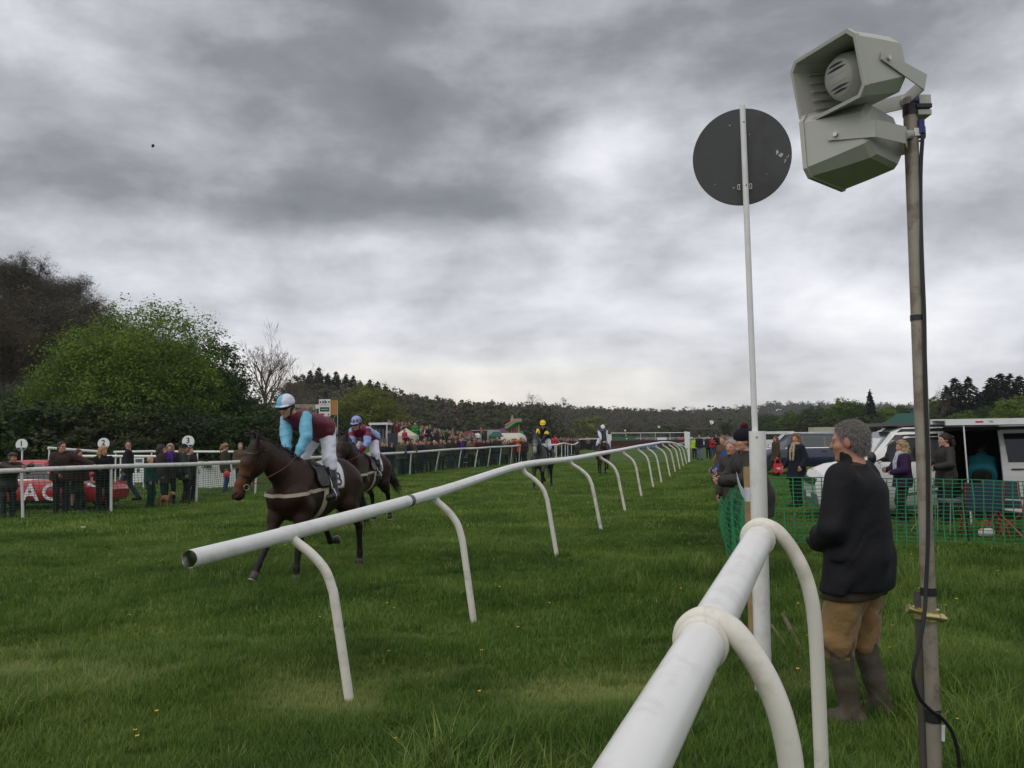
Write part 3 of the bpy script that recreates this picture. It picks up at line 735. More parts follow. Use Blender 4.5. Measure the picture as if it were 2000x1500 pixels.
# ---------------------------------------------------------------- horses and riders
from mathutils.bvhtree import BVHTree
V3 = Vector
def horse_body(h, legs, poll, muzzle, cols, hturn=0.0):
    s = Sdf(); Y = (0, 1, 0)
    s.ell((.40, 0, 1.12), (.37, .240, .385), None, .08, 1)
    s.ell((.03, 0, 1.09), (.60, .290, .360), None, .08, 1)
    s.ell((-.36, 0, 1.18), (.38, .270, .315), None, .08, 1)
    s.ell((-.62, 0, 1.20), (.30, .275, .31), None, .08, 1)
    s.cap((.40, 0, 1.46), (.10, 0, 1.40), .075, .07, .12, (Y, .9), 1)
    s.cap((.05, 0, 1.32), (-.55, 0, 1.38), .12, .12, .10, (Y, 1.3), 1)
    s.cap((-.55, 0, 1.39), (-.80, 0, 1.27), .11, .10, .10, (Y, 1.5), 1)
    for k in (1, -1):
        s.ell((-.66, .145 * k, 1.14), (.20, .140, .26), None, .03, 1); s.ell((-.84, .10 * k, 1.12), (.10, .09, .20), None, .025, 1)
        s.cap((.34, .135 * k, 1.34), (.60, .155 * k, 1.08), .115, .125, .03, None, 1); s.ell((.34, .190 * k, 1.04), (.13, .075, .15), None, .02, 1)
        s.ell((.66, .092 * k, 1.04), (.105, .095, .14), None, .022, 1)
    poll, muzzle = V3(poll), V3(muzzle)
    nb = V3((.50, 0, 1.28)); mid1 = nb.lerp(poll, .40) + V3((.0, 0, .03)); mid2 = nb.lerp(poll, .75) + V3((0, 0, .035))
    s.chain([nb, mid1, mid2, poll + V3((-.02, 0, .0))], [.265, .20, .150, .115], .08, (Y, .62), 1)
    s.cap((.36, 0, 1.50), mid2 + V3((-.04, 0, .09)), .07, .05, .08, (Y, .7), 1)
    hd = (muzzle - poll).normalized(); L = (muzzle - poll).length; hl = V3((-math.sin(hturn), math.cos(hturn), 0)); hl = (hl - hd * hl.dot(hd)).normalized(); hn = hl.cross(hd)
    if hn.x < 0: hn = -hn
    ax = (hd, hl, hn); at = lambda a, b, c: poll + hd * (a * L / .62) + hl * b + hn * c
    s.cap(at(-.03, 0, 0), at(.20, 0, .025), .098, .100, .04, (hl, .92), 1)
    s.ell(at(.17, 0, -.07), (.165, .086, .130), ax, .04, 1)
    s.cap(at(.20, 0, .022), at(.46, 0, .020), .088, .060, .04, (hl, .88), 3); s.cap(at(.46, 0, .020), at(.57, 0, .0), .060, .056, .03, (hl, 1.0), 3)
    s.cap(at(.25, 0, -.085), at(.50, 0, -.055), .058, .036, .04, (hl, .85), 1)
    s.ell(at(.585, 0, -.012), (.070, .066, .074), ax, .03, 5); s.cap(at(.575, .012, -.062), at(.60, -.012, -.05), .032, .03, .02, None, 5)
    s.cap(at(.08, .07, .045), at(.19, .068, .045), .022, .018, .02, None, 1); s.cap(at(.08, -.07, .045), at(.19, -.068, .045), .022, .018, .02, None, 1)
    s.cap(at(.22, .066, -.005), at(.36, .050, -.01), .016, .010, .02, None, 3); s.cap(at(.22, -.066, -.005), at(.36, -.050, -.01), .016, .010, .02, None, 3)
    for k in (1, -1):
        s.ell(at(.150, .090 * k, .026), (.025, .016, .019), ax, .004, 4)
        s.ell(at(.588, .040 * k, .030), (.024, .016, .016), ax, .004, 4, sub=True); s.ell(at(.634, .036 * k, .022), (.020, .014, .022), ax, .002, 4); s.cap(at(.53, .052 * k, -.044), at(.64, .030 * k, -.046), .008, .007, .003, None, 4)
        e0 = at(-.05, .066 * k, .045); e1 = e0 - hd * .19 + hl * (.03 * k) + hn * .075
        s.cap(e0, e0.lerp(e1, .5), .034, .034, .012, (hn, .6), 2); s.cap(e0.lerp(e1, .5), e1, .034, .008, .01, (hn, .55), 2)
    for (kind, side, a, b, c, d) in legs:
        a, b, c, d = (V3(q) for q in (a, b, c, d))
        if kind == 'f':
            s.cap((.60, .15 * side, 1.07), a, .130, .118, .06, None, 1); s.cap(a, a.lerp(b, .35), .120, .098, .06, None, 1); s.cap(a.lerp(b, .35), b, .098, .054, .05, None, 1)
            s.ell(b, (.052, .052, .062), None, .03, 2); s.cap(b, c, .046, .037, .02, None, 2)
        else:
            s.cap((-.62, .15 * side, 1.20), a, .20, .135, .07, None, 1); s.cap((-.78, .12 * side, 1.15), a.lerp(b, .45), .15, .09, .07, None, 1)
            s.cap(a, a.lerp(b, .4), .125, .090, .06, None, 1); s.cap(a.lerp(b, .4), b, .085, .048, .05, None, 1)
            s.ell(b, (.056, .044, .066), None, .03, 2); s.cap(b + (b - a).normalized() * .012, b + (c - b) * .3, .046, .042, .02, None, 2); s.cap(b, c, .044, .040, .02, None, 2)
        s.ell(c, (.048, .046, .05), None, .02, 2); s.cap(c, c.lerp(d, .62), .040, .044, .02, None, 2)
    v, f = s.mesh(h, smooth=2)
    cl = s.colours(v, cols, .015)
    return np_mesh('horse', v, f, M['coat'], True, cl), v, f, dict(at=at, hd=hd, hl=hl, hn=hn, L=L, poll=poll)
def hoof(c, d, parent, shoe=False):
    c, d = V3(c), V3(d); ax = (d - c).normalized(); q = ax.to_track_quat('Z', 'Y').to_matrix()
    top = c.lerp(d, .50); H = (d - top).length
    mb = MB().lathe([(.030, -.02), (.045, 0), (.049, H * .3), (.060, H)], top, 12, rot=q)
    o = mb.build('hoof', M['hoof'], parent)
    if shoe: MB().lathe([(.061, H * .97), (.062, H + .008), (.048, H + .008)], top, 12, rot=q).build('horseshoe', M['galv'], o)
M['hoof'] = mat('hoof', (.055, .045, .042), .6, .2, 12)
M['hair_black'] = mat('black_horse_hair', (.012, .009, .008), .55, .3, 30, spec=.3)
M['hair_grey'] = mat('grey_horse_hair', (.10, .10, .10), .55, .3, 30)
def strands(name, roots, parent, material, w=.012, seg=4, seed=1):
    """roots: (point, direction, length, droop, sideways)"""
    g = random.Random(seed); mb = MB()
    for p, d, L, droop in roots:
        p = V3(p); d = V3(d).normalized(); sd = d.cross(V3((g.uniform(-1, 1), g.uniform(-1, 1), g.uniform(-1, 1)))).normalized(); vs = []
        for i in range(seg + 1):
            t = i / seg; ww = w * (1 - t * .9) * .5
            vs += [p - sd * ww, p + sd * ww]; p = p + d * (L / seg); d = (d + V3((0, 0, -droop / seg)) + V3((g.gauss(0, .06), g.gauss(0, .06), g.gauss(0, .05)))).normalized()
        mb.add(vs, [(2 * i, 2 * i + 1, 2 * i + 3, 2 * i + 2) for i in range(seg)], True)
    return mb.build(name, material, parent)
def snap(bv, p, off):
    q = bv.find_nearest(V3(p)); return q[0] + q[1] * off, q[1]
def strap(bv, path, w, name, material, parent, off=.010, n=8, th=.007):
    pts = bez(path, n); ps, ups = [], []
    for p in pts:
        a, nr = snap(bv, p, off); ps.append(a); ups.append(nr)
    u = []
    for i in range(len(ps)):
        t = (ps[min(i + 1, len(ps) - 1)] - ps[max(i - 1, 0)]).normalized(); u.append(t.cross(ups[i]))
    return MB().ribbon(ps, w, th, u).build(name, material, parent)
def drape(bv, name, material, parent, x0, x1, a0, a1, off, zc=1.15, nx=8, na=18, thick=.010, edge=None, soft=0.0):
    """a sheet lying over the back from angle a0 to a1 (0 = spine, + = left)"""
    top, bot = [], []
    for i in range(nx + 1):
        for j in range(na + 1):
            u, w = i / nx, j / na; a = a0 + (a1 - a0) * w; xa, xb = (x0, x1) if edge is None else edge(a, x0, x1); x = xa + (xb - xa) * u
            d = V3((0, math.sin(a), math.cos(a))); o = V3((x, 0, zc)); q = bv.ray_cast(o + d * 1.2, -d, 1.3)
            p = q[0] if q[0] is not None else o + d * .3
            top.append(p + d * (off + thick)); bot.append(p + d * off)
    n = len(top); W = na + 1; fs = []
    for i in range(nx):
        for j in range(na):
            a = i * W + j; fs += [(a, a + W, a + W + 1, a + 1), (n + a, n + a + 1, n + a + W + 1, n + a + W)]
    bd = [(i * W, (i + 1) * W) for i in range(nx)] + [((i + 1) * W + na, i * W + na) for i in range(nx)] + [(j + 1, j) for j in range(na)] + [(nx * W + j, nx * W + j + 1) for j in range(na)]
    fs += [(b, a, a + n, b + n) for a, b in bd]
    return MB().add(top + bot, fs, True).build(name, material, parent)
def make_horse(h, label, legs, poll, muzzle, cols, loc, rz, digit=None, tail=None, hair='hair_black', detail=True, hturn=0.0, s=1.0, seed=1, breast='canvas'):
    me, v, f, hd = horse_body(h, legs, poll, muzzle, cols, hturn)
    root = link_mesh('horse', me); root.location = loc; root.rotation_euler = (0, 0, rz); root.scale = (s, s, s)
    tag(root, label, 'horse', 'racehorses with riders on the course')
    for lg in legs: hoof(lg[4], lg[5], root, detail)
    bv = BVHTree.FromPolygons([tuple(p) for p in v], [tuple(int(i) for i in q) for q in f])
    at, poll = hd['at'], hd['poll']; g = random.Random(seed)
    # mane, forelock, tail
    rt = []; w0 = V3((.36, 0, 1.50)); nb = V3((.50, 0, 1.28)); mb0 = Sdf(); cp = []
    for i in range(9):
        t = i / 8; a = w0.lerp(poll + V3((-.07, 0, .09)), t) + V3((0, 0, .05 * math.sin(math.pi * t)))
        cp.append(snap(bv, a + V3((0, 0, .14)), -.012)[0])
    mb0.chain(cp, [.018, .026, .030, .032, .032, .032, .030, .030, .028], .02, None, 1)
    for i in range(8): mb0.cap(cp[i], cp[i + 1] + V3((-.03, -.075, -.05)), .024, .020, .03, None, 1)
    vv, ff = mb0.mesh(.012, wob=.008, wfreq=70); man = link_mesh('mane', np_mesh('mane', vv, ff, M[hair]), root)
    for i in range(1100 if detail else 200):
        k = g.random() * 7.99; a = cp[int(k)].lerp(cp[int(k) + 1], k - int(k))
        rt.append((a + V3((g.gauss(0, .012), g.gauss(-.012, .022), g.gauss(0, .014))), (g.uniform(-1.0, .1), g.choice((-1, -1, -1, 1)) * g.uniform(.2, 1.0), g.uniform(.1, .9)), g.uniform(.05, .12), g.uniform(1.0, 3.0)))
    strands('mane_hair', rt, root, M[hair], .008 if detail else .02, 4, seed)
    fl = [(at(.0, g.gauss(0, .018), .085), hd['hd'] + hd['hn'] * g.uniform(.05, .25) + hd['hl'] * g.gauss(0, .22), g.uniform(.08, .17), .1) for _ in range(130 if detail else 12)]
    strands('forelock', fl, root, M[hair], .009, 3, seed + 1)
    tl = [V3(p) for p in (tail or [(-.86, 0, 1.38), (-.98, 0, 1.36), (-1.12, .02, 1.12), (-1.20, .03, .82), (-1.22, .03, .55)])]
    sb = Sdf(); sb.chain(tl, [.045, .07, .095, .085, .02][:len(tl)], .04, ((0, 1, 0), .8), 1)
    vv, ff = sb.mesh(.018, wob=.010, wfreq=40); link_mesh('tail', np_mesh('tail', vv, ff, M[hair]), root)
    tr = []
    for i in range(420 if detail else 50):
        k = g.uniform(.5, len(tl) - 1.2); i0 = int(k); p = tl[i0].lerp(tl[i0 + 1], k - i0); d = (tl[min(i0 + 1, len(tl) - 1)] - tl[i0]).normalized()
        tr.append((p + V3((g.gauss(0, .05), g.gauss(0, .045), g.gauss(0, .05))), d + V3((g.gauss(0, .2), g.gauss(0, .2), g.gauss(0, .15))), g.uniform(.16, .34), .35))
    strands('tail_hair', tr, root, M[hair], .010, 4, seed + 2)
    # tack
    cl = drape(bv, 'number_cloth', M['white_print'], root, -.40, -.02, -1.62, 1.62, .008, nx=7, na=24, edge=lambda a, x0, x1: (x0 + .10 * abs(a) / 1.6, x1 + .02 * abs(a)))
    if digit and detail:
        for sd in (1, -1):
            cu = text_mesh('number', digit, .30, M['black_print'], Matrix.Identity(4), cl, .0, .95, .004)
            for vt in cu.data.vertices:
                x = -.20 - vt.co.x * sd; a = sd * (1.22 - vt.co.y / .34); d = V3((0, math.sin(a), math.cos(a)))
                q = bv.ray_cast(V3((x, 0, 1.15)) + d * 1.2, -d, 1.3); vt.co = (q[0] if q[0] is not None else V3((x, 0, 1.15)) + d * .3) + d * .022
    sdl = Sdf()
    sdl.cap((.10, 0, 1.45), (-.24, 0, 1.43), .055, .05, .05, ((0, 1, 0), 2.2)); sdl.cap((.14, 0, 1.50), (.10, 0, 1.47), .04, .05, .05, ((0, 1, 0), 2)); sdl.cap((-.26, 0, 1.475), (-.2, 0, 1.44), .035, .05, .04, ((0, 1, 0), 3))
    vv, ff = sdl.mesh(.014 if detail else .025, smooth=2); sad = link_mesh('saddle', np_mesh('saddle', vv, ff, M['leather']), root)
    for k in (1, -1):
        drape(bv, 'saddle_flap', M['leather'], root, -.02, .30, .50 * k, 1.52 * k, .022, nx=6, na=10, thick=.016, edge=lambda a, x0, x1: (x0 + .05 * abs(a) ** 2, x1 - .03 * abs(a) ** 3 + .05))
    strap(bv, [(.12, .30, 1.25), (.14, .30, 1.0), (.15, .10, .80), (.15, -.10, .80), (.14, -.30, 1.0), (.12, -.30, 1.25)], .085, 'girth', M['canvas'], root)
    if breast: strap(bv, [(.14, .32, 1.16), (.40, .30, 1.13), (.66, .25, 1.10), (.80, .08, 1.09), (.80, -.08, 1.09), (.66, -.25, 1.10), (.40, -.30, 1.13), (.14, -.32, 1.16)], .045, 'breast_girth', M[breast], root)
    def ringpts(a, up, side, down, n=14, tilt=0.0):
        return [at(a + tilt * math.cos(2 * math.pi * i / n), side * math.sin(2 * math.pi * i / n), (up if math.cos(2 * math.pi * i / n) > 0 else down) * math.cos(2 * math.pi * i / n)) for i in range(n + 1)]
    strap(bv, ringpts(.36, .10, .09, .14), .024, 'noseband', M['leather'], root, .006, 3, .006)
    strap(bv, [at(-.03, .02, -.12), at(0, .12, -.03), at(.07, .10, .06), at(.09, 0, .12), at(.07, -.10, .06), at(0, -.12, -.03), at(-.03, -.02, -.12)], .022, 'browband', M['leather'], root, .006, 4, .006)
    for k in (1, -1):
        strap(bv, [at(-.04, .05 * k, .02), at(.06, .10 * k, -.03), at(.22, .09 * k, -.05), at(.45, .07 * k, -.045)], .020, 'cheekpiece', M['leather'], root, .006, 5, .006)
        c = at(.47, .060 * k, -.045); mb = MB()
        mb.tube([c + (hd['hd'] * math.cos(t) + hd['hn'] * math.sin(t)) * .035 for t in [i * math.pi / 6 for i in range(13)]], .005, 6, False); mb.build('bit_ring', M['galv'], root)
    return root, bv, hd
def reins(hd, hands, parent, h, colr='brown_leather'):
    for i, k in enumerate((1, -1)):
        c = hd['at'](.47, .062 * k, -.05); e = V3(hands[i]); m1 = c.lerp(e, .55) + V3((0, .11 * k, .0))
        MB().tube(bez([c, m1, e, e + V3((-.05, .02 * k, -.06))], 6), .010, 6, flat=.5).build('rein', M[colr], parent)
def make_rider(h, label, loc, rz, pelvis, lean, side, hands, feet, yaw, pitch, capcol, silk, S=.97, s=1.0, breeches='breeches', boots='leather', detail=True, bend=1.12, gloves=(.012, .012, .014)):
    J = rig(S, lean, side, pelvis, hands, ((-.35, .9, -.35), (-.35, -.9, -.35)), feet, ((1, .25, .1), (1, -.25, .1)), yaw, pitch, .95, bend=bend, hand_dir=((.85, -.12, -.5), (.85, .12, -.5)))
    root = link_mesh('person', person_body(J, h, SKIN, gloves, detail)); tag(root, label, 'jockey', 'jockeys riding in the race')
    root.location = loc; root.rotation_euler = (0, 0, rz); root.scale = (s, s, s)
    part_from(bottom_shapes(J, .024, .25, loose=.004), 'breeches', h, M[breeches], root, wob=.006, wfreq=30)
    sb = Sdf()
    for i in (0, 1):
        foot_shape(sb, J, i, .010); sb.cap(J['an'][i], J['an'][i].lerp(J['kn'][i], .45), .050, .068, .02); sb.cap(J['an'][i].lerp(J['kn'][i], .45), J['an'][i].lerp(J['kn'][i], .93), .068, .076, .02)
    part_from(sb, 'riding_boots', h, M[boots], root, wob=.003, wfreq=40)
    ts = top_shapes(J, .038, -.03, 0, .045, .95, tagarm=2)
    n_arm = 4; arms = ts.ops[-n_arm:]; ts.ops = ts.ops[:-n_arm]; v, f = ts.mesh(h, wob=.006, wfreq=30, seed=4)
    sk = link_mesh('silks', np_mesh('silks', v, f, M['silk'], True, silk(J, np.asarray(v), np.ones(len(v)))), root)
    for i in (0, 1):
        q = Sdf(); S_ = J['S']; w = J['el'][i].lerp(J['wr'][i], .95); sh = J['sh'][i] + J['l'] * (.006 * (1 if i == 0 else -1)) - J['u'] * .012
        q.cap(sh, J['el'][i].lerp(J['sh'][i], .3), .076 * S_, .070 * S_, .04, tag=2); q.cap(J['el'][i].lerp(J['sh'][i], .4), J['el'][i], .074 * S_, .068 * S_, .05, tag=2); q.cap(J['el'][i], J['el'][i].lerp(w, .7), .068 * S_, .058 * S_, .04, tag=2); q.cap(J['el'][i].lerp(w, .7), w, .062 * S_, .042 * S_, .02, tag=2)
        v, f = q.mesh(h * .8, wob=.0042, wfreq=48, seed=8 + i, wdir=(1, 1, 2.2))
        link_mesh('sleeve', np_mesh('sleeve', v, f, M['silk'], True, silk(J, np.asarray(v), np.full(len(v), 2))), sk)
    hs = Sdf(); ax = (J['hf'], J['hl'], J['hu'])
    hs.ell(face_up(J, -.012, 0, .052), V3((.128, .108, .112)) * S, ax, .01); hs.cut(face_up(J, 0, 0, .022), -J['hu'] - J['hf'] * .05)
    v, f = hs.mesh(.012 if detail else .02, smooth=2); rel = np.asarray(v) - A3(J['hc']); loc3 = np.c_[rel @ A3(J['hf']), rel @ A3(J['hl']), rel @ A3(J['hu'])] / S
    hel = link_mesh('helmet', np_mesh('helmet', v, f, M['silk'], True, capcol(loc3)), root)
    pk = Sdf(); pk.ell(face_up(J, .075, 0, .034), V3((.105, .100, .012)) * S, (J['hf'], J['hl'], J['hu']), .01); pk.cut(face_up(J, .06, 0, 0), -J['hf'])
    v, f = pk.mesh(.010, smooth=1); rel = np.asarray(v) - A3(J['hc'])
    link_mesh('peak', np_mesh('peak', v, f, M['silk'], True, capcol(np.c_[rel @ A3(J['hf']), rel @ A3(J['hl']), rel @ A3(J['hu'])] / S)), hel)
    hb = Sdf()
    for k in (1, -1): hb.cap(face_up(J, -.02, .088 * k, .02), face_up(J, .03, .07 * k, -.10), .020, .012, .01)
    hb.ell(face_up(J, -.06, 0, .0), V3((.075, .088, .075)) * S, ax, .02)
    part_from(hb, 'harness', .012, M['black'], hel)
    gg = Sdf()
    gg.cap(face_up(J, .086, .040, .002), face_up(J, .100, .014, .002), .026 * S, .024 * S, .01, (J['hf'], .75)); gg.cap(face_up(J, .086, -.040, .002), face_up(J, .100, -.014, .002), .026 * S, .024 * S, .01, (J['hf'], .75))
    gg.cap(face_up(J, .07, .062, .004), face_up(J, -.03, .092, .012), .014, .014, .01); gg.cap(face_up(J, .07, -.062, .004), face_up(J, -.03, -.092, .012), .014, .014, .01)
    part_from(gg, 'goggles', .010, M['glass'], root)
    for i in (0, 1):
        a = J['an'][i]; c = a + J['toe'][i] * .045 * S - V3((0, 0, .06)); mb = MB(); w = V3((0, 1, 0))
        mb.tube([c + V3((0, 0, -.035)) - w * .06, c + V3((0, 0, -.035)) + w * .06, c + V3((0, 0, .03)) + w * .062, c + V3((0, 0, .11)) + w * .02, c + V3((0, 0, .11)) - w * .02, c + V3((0, 0, .03)) - w * .062, c + V3((0, 0, -.035)) - w * .06], .009, 6)
        o = mb.build('stirrup', M['galv'], root)
    return root, J
def silk_two(body, sleeve):
    return lambda J, v, t: np.where((t == 2)[:, None], np.array([sleeve]), np.array([body]))
# ---------------------------------------------------------------- ground, bank, hills
def ground_mat():
    mt = bpy.data.materials.new('turf'); mt.use_nodes = True; nt = mt.node_tree; b = nt.nodes['Principled BSDF']
    tc = nt.nodes.new('ShaderNodeTexCoord'); p = tc.outputs['Object']
    n1 = noise(nt, p, .35, 6, .6, .3); n2 = noise(nt, p, 3.0, 6, .65); n3 = noise(nt, p, 22.0, 5, .7)
    f = ((n1 - .5) * 1.5 + (n2 - .5) * 1.2 + (n3 - .5) * 1.0 + .5).clamp()
    c = ramp(nt, f, ((0, (.026, .036, .010)), (.45, (.056, .096, .017)), (.75, (.078, .132, .025)), (1, (.110, .150, .040))), 'LINEAR')
    nt.links.new(c, b.inputs['Base Color']); b.inputs['Roughness'].default_value = .9; b.inputs['Specular IOR Level'].default_value = .15
    bp = nt.nodes.new('ShaderNodeBump'); bp.inputs['Distance'].default_value = .05; nt.links.new(n3.s, bp.inputs['Height']); nt.links.new(bp.outputs[0], b.inputs['Normal'])
    return mt
M['turf'] = ground_mat()
def hz(x, y):
    """the lie of the land: level, with small swells near the viewer"""
    a = 1.0 / (1 + (y / 30.0) ** 2)
    t = min(1, max(0, (y - 24) / 10)); q = min(1, max(0, (x - 5 - .16 * y) / 4)); rise = .15 * t * t * (3 - 2 * t) * q * q * (3 - 2 * q)
    return (.018 * math.sin(x * 1.3 + .5 * y) + .014 * math.sin(y * 1.9 - x * .7) + .010 * math.sin(x * 3.1 + y * 2.3)) * a - .012 + rise
gx = np.unique(np.concatenate([np.linspace(-14, 14, 113), np.linspace(-60, 60, 61), np.linspace(-1200, 1200, 31)]))
gy = np.unique(np.concatenate([np.linspace(-6, 24, 121), np.linspace(24, 90, 45), np.linspace(90, 1300, 25), [-100, -60, -20]]))
gv = np.array([(x, y, hz(x, y)) for y in gy for x in gx]); nx = len(gx)
gi = np.array([(j * nx + i, j * nx + i + 1, (j + 1) * nx + i + 1, (j + 1) * nx + i) for j in range(len(gy) - 1) for i in range(nx - 1)])
tag(link_mesh('ground', np_mesh('ground', gv, gi, M['turf'])), kind='structure')

def hill(name, prof, y0, y1, depth, material, rough=0.0, steps=14, seed=1):
    """a slope whose crest, seen from here, follows prof (pixel x, pixel y) at depth y1, rising from depth y0"""
    g = random.Random(seed); px = np.array([p[0] for p in prof], float); py = np.array([p[1] for p in prof], float); vs, fs = [], []
    cols_ = np.linspace(px[0], px[-1], 60)
    for i, x in enumerate(cols_):
        yy = float(np.interp(x, px, py)); top = P(x, yy, y1)
        for k in range(steps + 1):
            t = k / steps; y = y0 + (y1 - y0) * t; e = t * t * (3 - 2 * t)
            q = P(x, yy, y); zz = max(top.z, .0) * e * (1 + rough * g.uniform(-1, 1)) - .05
            vs.append((q.x, y, zz))
        vs.append((top.x * (1 + depth / y1), y1 + depth, max(top.z, 0) * .6))
    n = steps + 2
    for i in range(len(cols_) - 1):
        for k in range(n - 1):
            a = i * n + k; fs.append((a, a + n, a + n + 1, a + 1))
    o = link_mesh(name, np_mesh(name, np.array(vs), np.array(fs), material)); o['kind'] = 'structure'
    arr = np.array(vs).reshape(len(cols_), n, 3)
    def height(pxx, t):
        i = np.interp(pxx, cols_, np.arange(len(cols_))); i0 = int(min(i, len(cols_) - 2)); fr = i - i0; k = t * steps; k0 = int(min(k, steps - 1)); kf = k - k0
        a = arr[i0, k0] * (1 - kf) + arr[i0, k0 + 1] * kf; b = arr[i0 + 1, k0] * (1 - kf) + arr[i0 + 1, k0 + 1] * kf
        return V3(a * (1 - fr) + b * fr)
    return o, height
M['hill_floor'] = mat('woodland_floor', (.030, .030, .016), .95, .4, .05)
M['bank'] = M['turf']
# crests are drawn a little below the treetops that stand on them
_, hA = hill('hill', [(-500, 560), (-150, 590), (0, 640), (140, 700), (260, 740), (420, 790), (520, 830), (600, 850)], 62, 150, 60, M['hill_floor'], .03, seed=2)
_, hB = hill('hill', [(380, 790), (520, 788), (640, 790), (720, 806), (800, 824), (900, 838), (1000, 846), (1100, 856)], 150, 260, 90, M['hill_floor'], .02, seed=3)
_, hC = hill('hill', [(760, 842), (880, 824), (960, 817), (1060, 815), (1180, 819), (1300, 824), (1420, 826), (1500, 832), (1650, 846)], 330, 520, 160, M['hill_floor'], .02, seed=4)
_, hD = hill('hill', [(1300, 824), (1450, 810), (1520, 802), (1600, 803), (1750, 805), (1900, 808), (2100, 812), (2400, 808)], 650, 950, 200, M['hill_floor'], .02, seed=5)
_, hE = hill('bank', [(560, 853), (700, 842), (760, 838), (820, 836), (880, 840), (930, 850), (980, 858)], 70, 100, 60, M['bank'], .02, 8, seed=6)

# ---------------------------------------------------------------- grass
def blade_clump(name, nb, hgt, w, spread, g, lean=.5):
    mb = MB()
    for _ in range(nb):
        a = g.uniform(0, 6.28); r = spread * math.sqrt(g.random()); b = V3((math.cos(a) * r, math.sin(a) * r, -.01)); t = g.uniform(0, 6.28); hh = hgt * g.uniform(.5, 1.15)
        d = V3((math.cos(t), math.sin(t), 0)); sd = V3((-d.y, d.x, 0)); q = g.uniform(.05, lean) * hh; ww = w * g.uniform(.6, 1.2)
        p0, p1, p2 = b, b + V3((0, 0, hh * .55)) + d * q * .35, b + V3((0, 0, hh * g.uniform(.75, 1))) + d * q
        mb.add([p0 - sd * ww, p0 + sd * ww, p1 + sd * ww * .8, p1 - sd * ww * .8, p2], [(0, 1, 2, 3), (3, 2, 4)], True)
    me = mb.mesh(name, M['grass']); o = bpy.data.objects.new(name, me); return o
def grass_mat(name, dark, mid, lit, dry):
    mt = bpy.data.materials.new(name); mt.use_nodes = True; nt = mt.node_tree; b = nt.nodes['Principled BSDF']; out = nt.nodes['Material Output']
    g = nt.nodes.new('ShaderNodeNewGeometry'); oi = nt.nodes.new('ShaderNodeObjectInfo'); at = nt.nodes.new('ShaderNodeAttribute'); at.attribute_type = 'INSTANCER'; at.attribute_name = 'dry'
    rr = E(nt, g.outputs['Random Per Island']); rn = E(nt, oi.outputs['Random'])
    pn = noise(nt, oi.outputs['Location'], .45, 5, .6)
    f = (rr * .45 + rn * .25 + (pn - .5) * 1.9 + .14).clamp()
    c = ramp(nt, f, ((0, dark), (.5, mid), (1, lit)), 'LINEAR')
    dn = (E(nt, at.outputs['Fac']) * (rr * .8 + .45)).clamp()
    c = mixc(nt, dn, c, dry)
    nt.links.new(c, b.inputs['Base Color']); b.inputs['Roughness'].default_value = .5; b.inputs['Specular IOR Level'].default_value = .22
    tr = nt.nodes.new('ShaderNodeBsdfTranslucent'); nt.links.new(c, tr.inputs['Color'])
    mx = nt.nodes.new('ShaderNodeMixShader'); mx.inputs[0].default_value = .3
    nt.links.new(b.outputs[0], mx.inputs[1]); nt.links.new(tr.outputs[0], mx.inputs[2]); nt.links.new(mx.outputs[0], out.inputs[0]); return mt
M['grass'] = grass_mat('grass_blade', (.028, .062, .010), (.094, .182, .024), (.220, .300, .060), (.36, .40, .13))
def scatter(name, pts, scale, dry, clumps, seed=1, kind='stuff'):
    """one object: many clumps set on points by geometry nodes"""
    n = len(pts); me = bpy.data.meshes.new(name); me.vertices.add(n); me.vertices.foreach_set('co', np.asarray(pts, np.float32).ravel())
    for nm, arr in (('sc', scale), ('dry', dry)):
        a = me.attributes.new(nm, 'FLOAT', 'POINT'); a.data.foreach_set('value', np.asarray(arr, np.float32))
    o = link_mesh(name, me); o['kind'] = kind
    cc = bpy.data.collections.new(name + '_clumps')
    for c in clumps: cc.objects.link(c)
    ng = bpy.data.node_groups.new(name + '_nodes', 'GeometryNodeTree')
    ng.interface.new_socket('Geometry', in_out='INPUT', socket_type='NodeSocketGeometry'); ng.interface.new_socket('Geometry', in_out='OUTPUT', socket_type='NodeSocketGeometry')
    N = ng.nodes.new; L = ng.links.new
    gi_, go_ = N('NodeGroupInput'), N('NodeGroupOutput')
    iop = N('GeometryNodeInstanceOnPoints'); ci = N('GeometryNodeCollectionInfo'); ci.inputs['Collection'].default_value = cc
    ci.inputs['Separate Children'].default_value = True; ci.inputs['Reset Children'].default_value = True
    m2p = N('GeometryNodeMeshToPoints'); L(gi_.outputs[0], m2p.inputs['Mesh']); L(m2p.outputs[0], iop.inputs['Points'])
    L(ci.outputs[0], iop.inputs['Instance']); iop.inputs['Pick Instance'].default_value = True
    ri = N('FunctionNodeRandomValue'); ri.data_type = 'INT'; ri.inputs[4].default_value = 0; ri.inputs[5].default_value = len(clumps) - 1; L(ri.outputs[2], iop.inputs['Instance Index'])
    rv = N('FunctionNodeRandomValue'); rv.data_type = 'FLOAT_VECTOR'; rv.inputs[0].default_value = (-.12, -.12, 0); rv.inputs[1].default_value = (.12, .12, 6.283); rv.inputs['Seed'].default_value = seed
    L(rv.outputs[0], iop.inputs['Rotation'])
    na = N('GeometryNodeInputNamedAttribute'); na.data_type = 'FLOAT'; na.inputs['Name'].default_value = 'sc'; L(na.outputs[0], iop.inputs['Scale'])
    L(iop.outputs[0], go_.inputs[0])
    md = o.modifiers.new('scatter', 'NODES'); md.node_group = ng
    return o
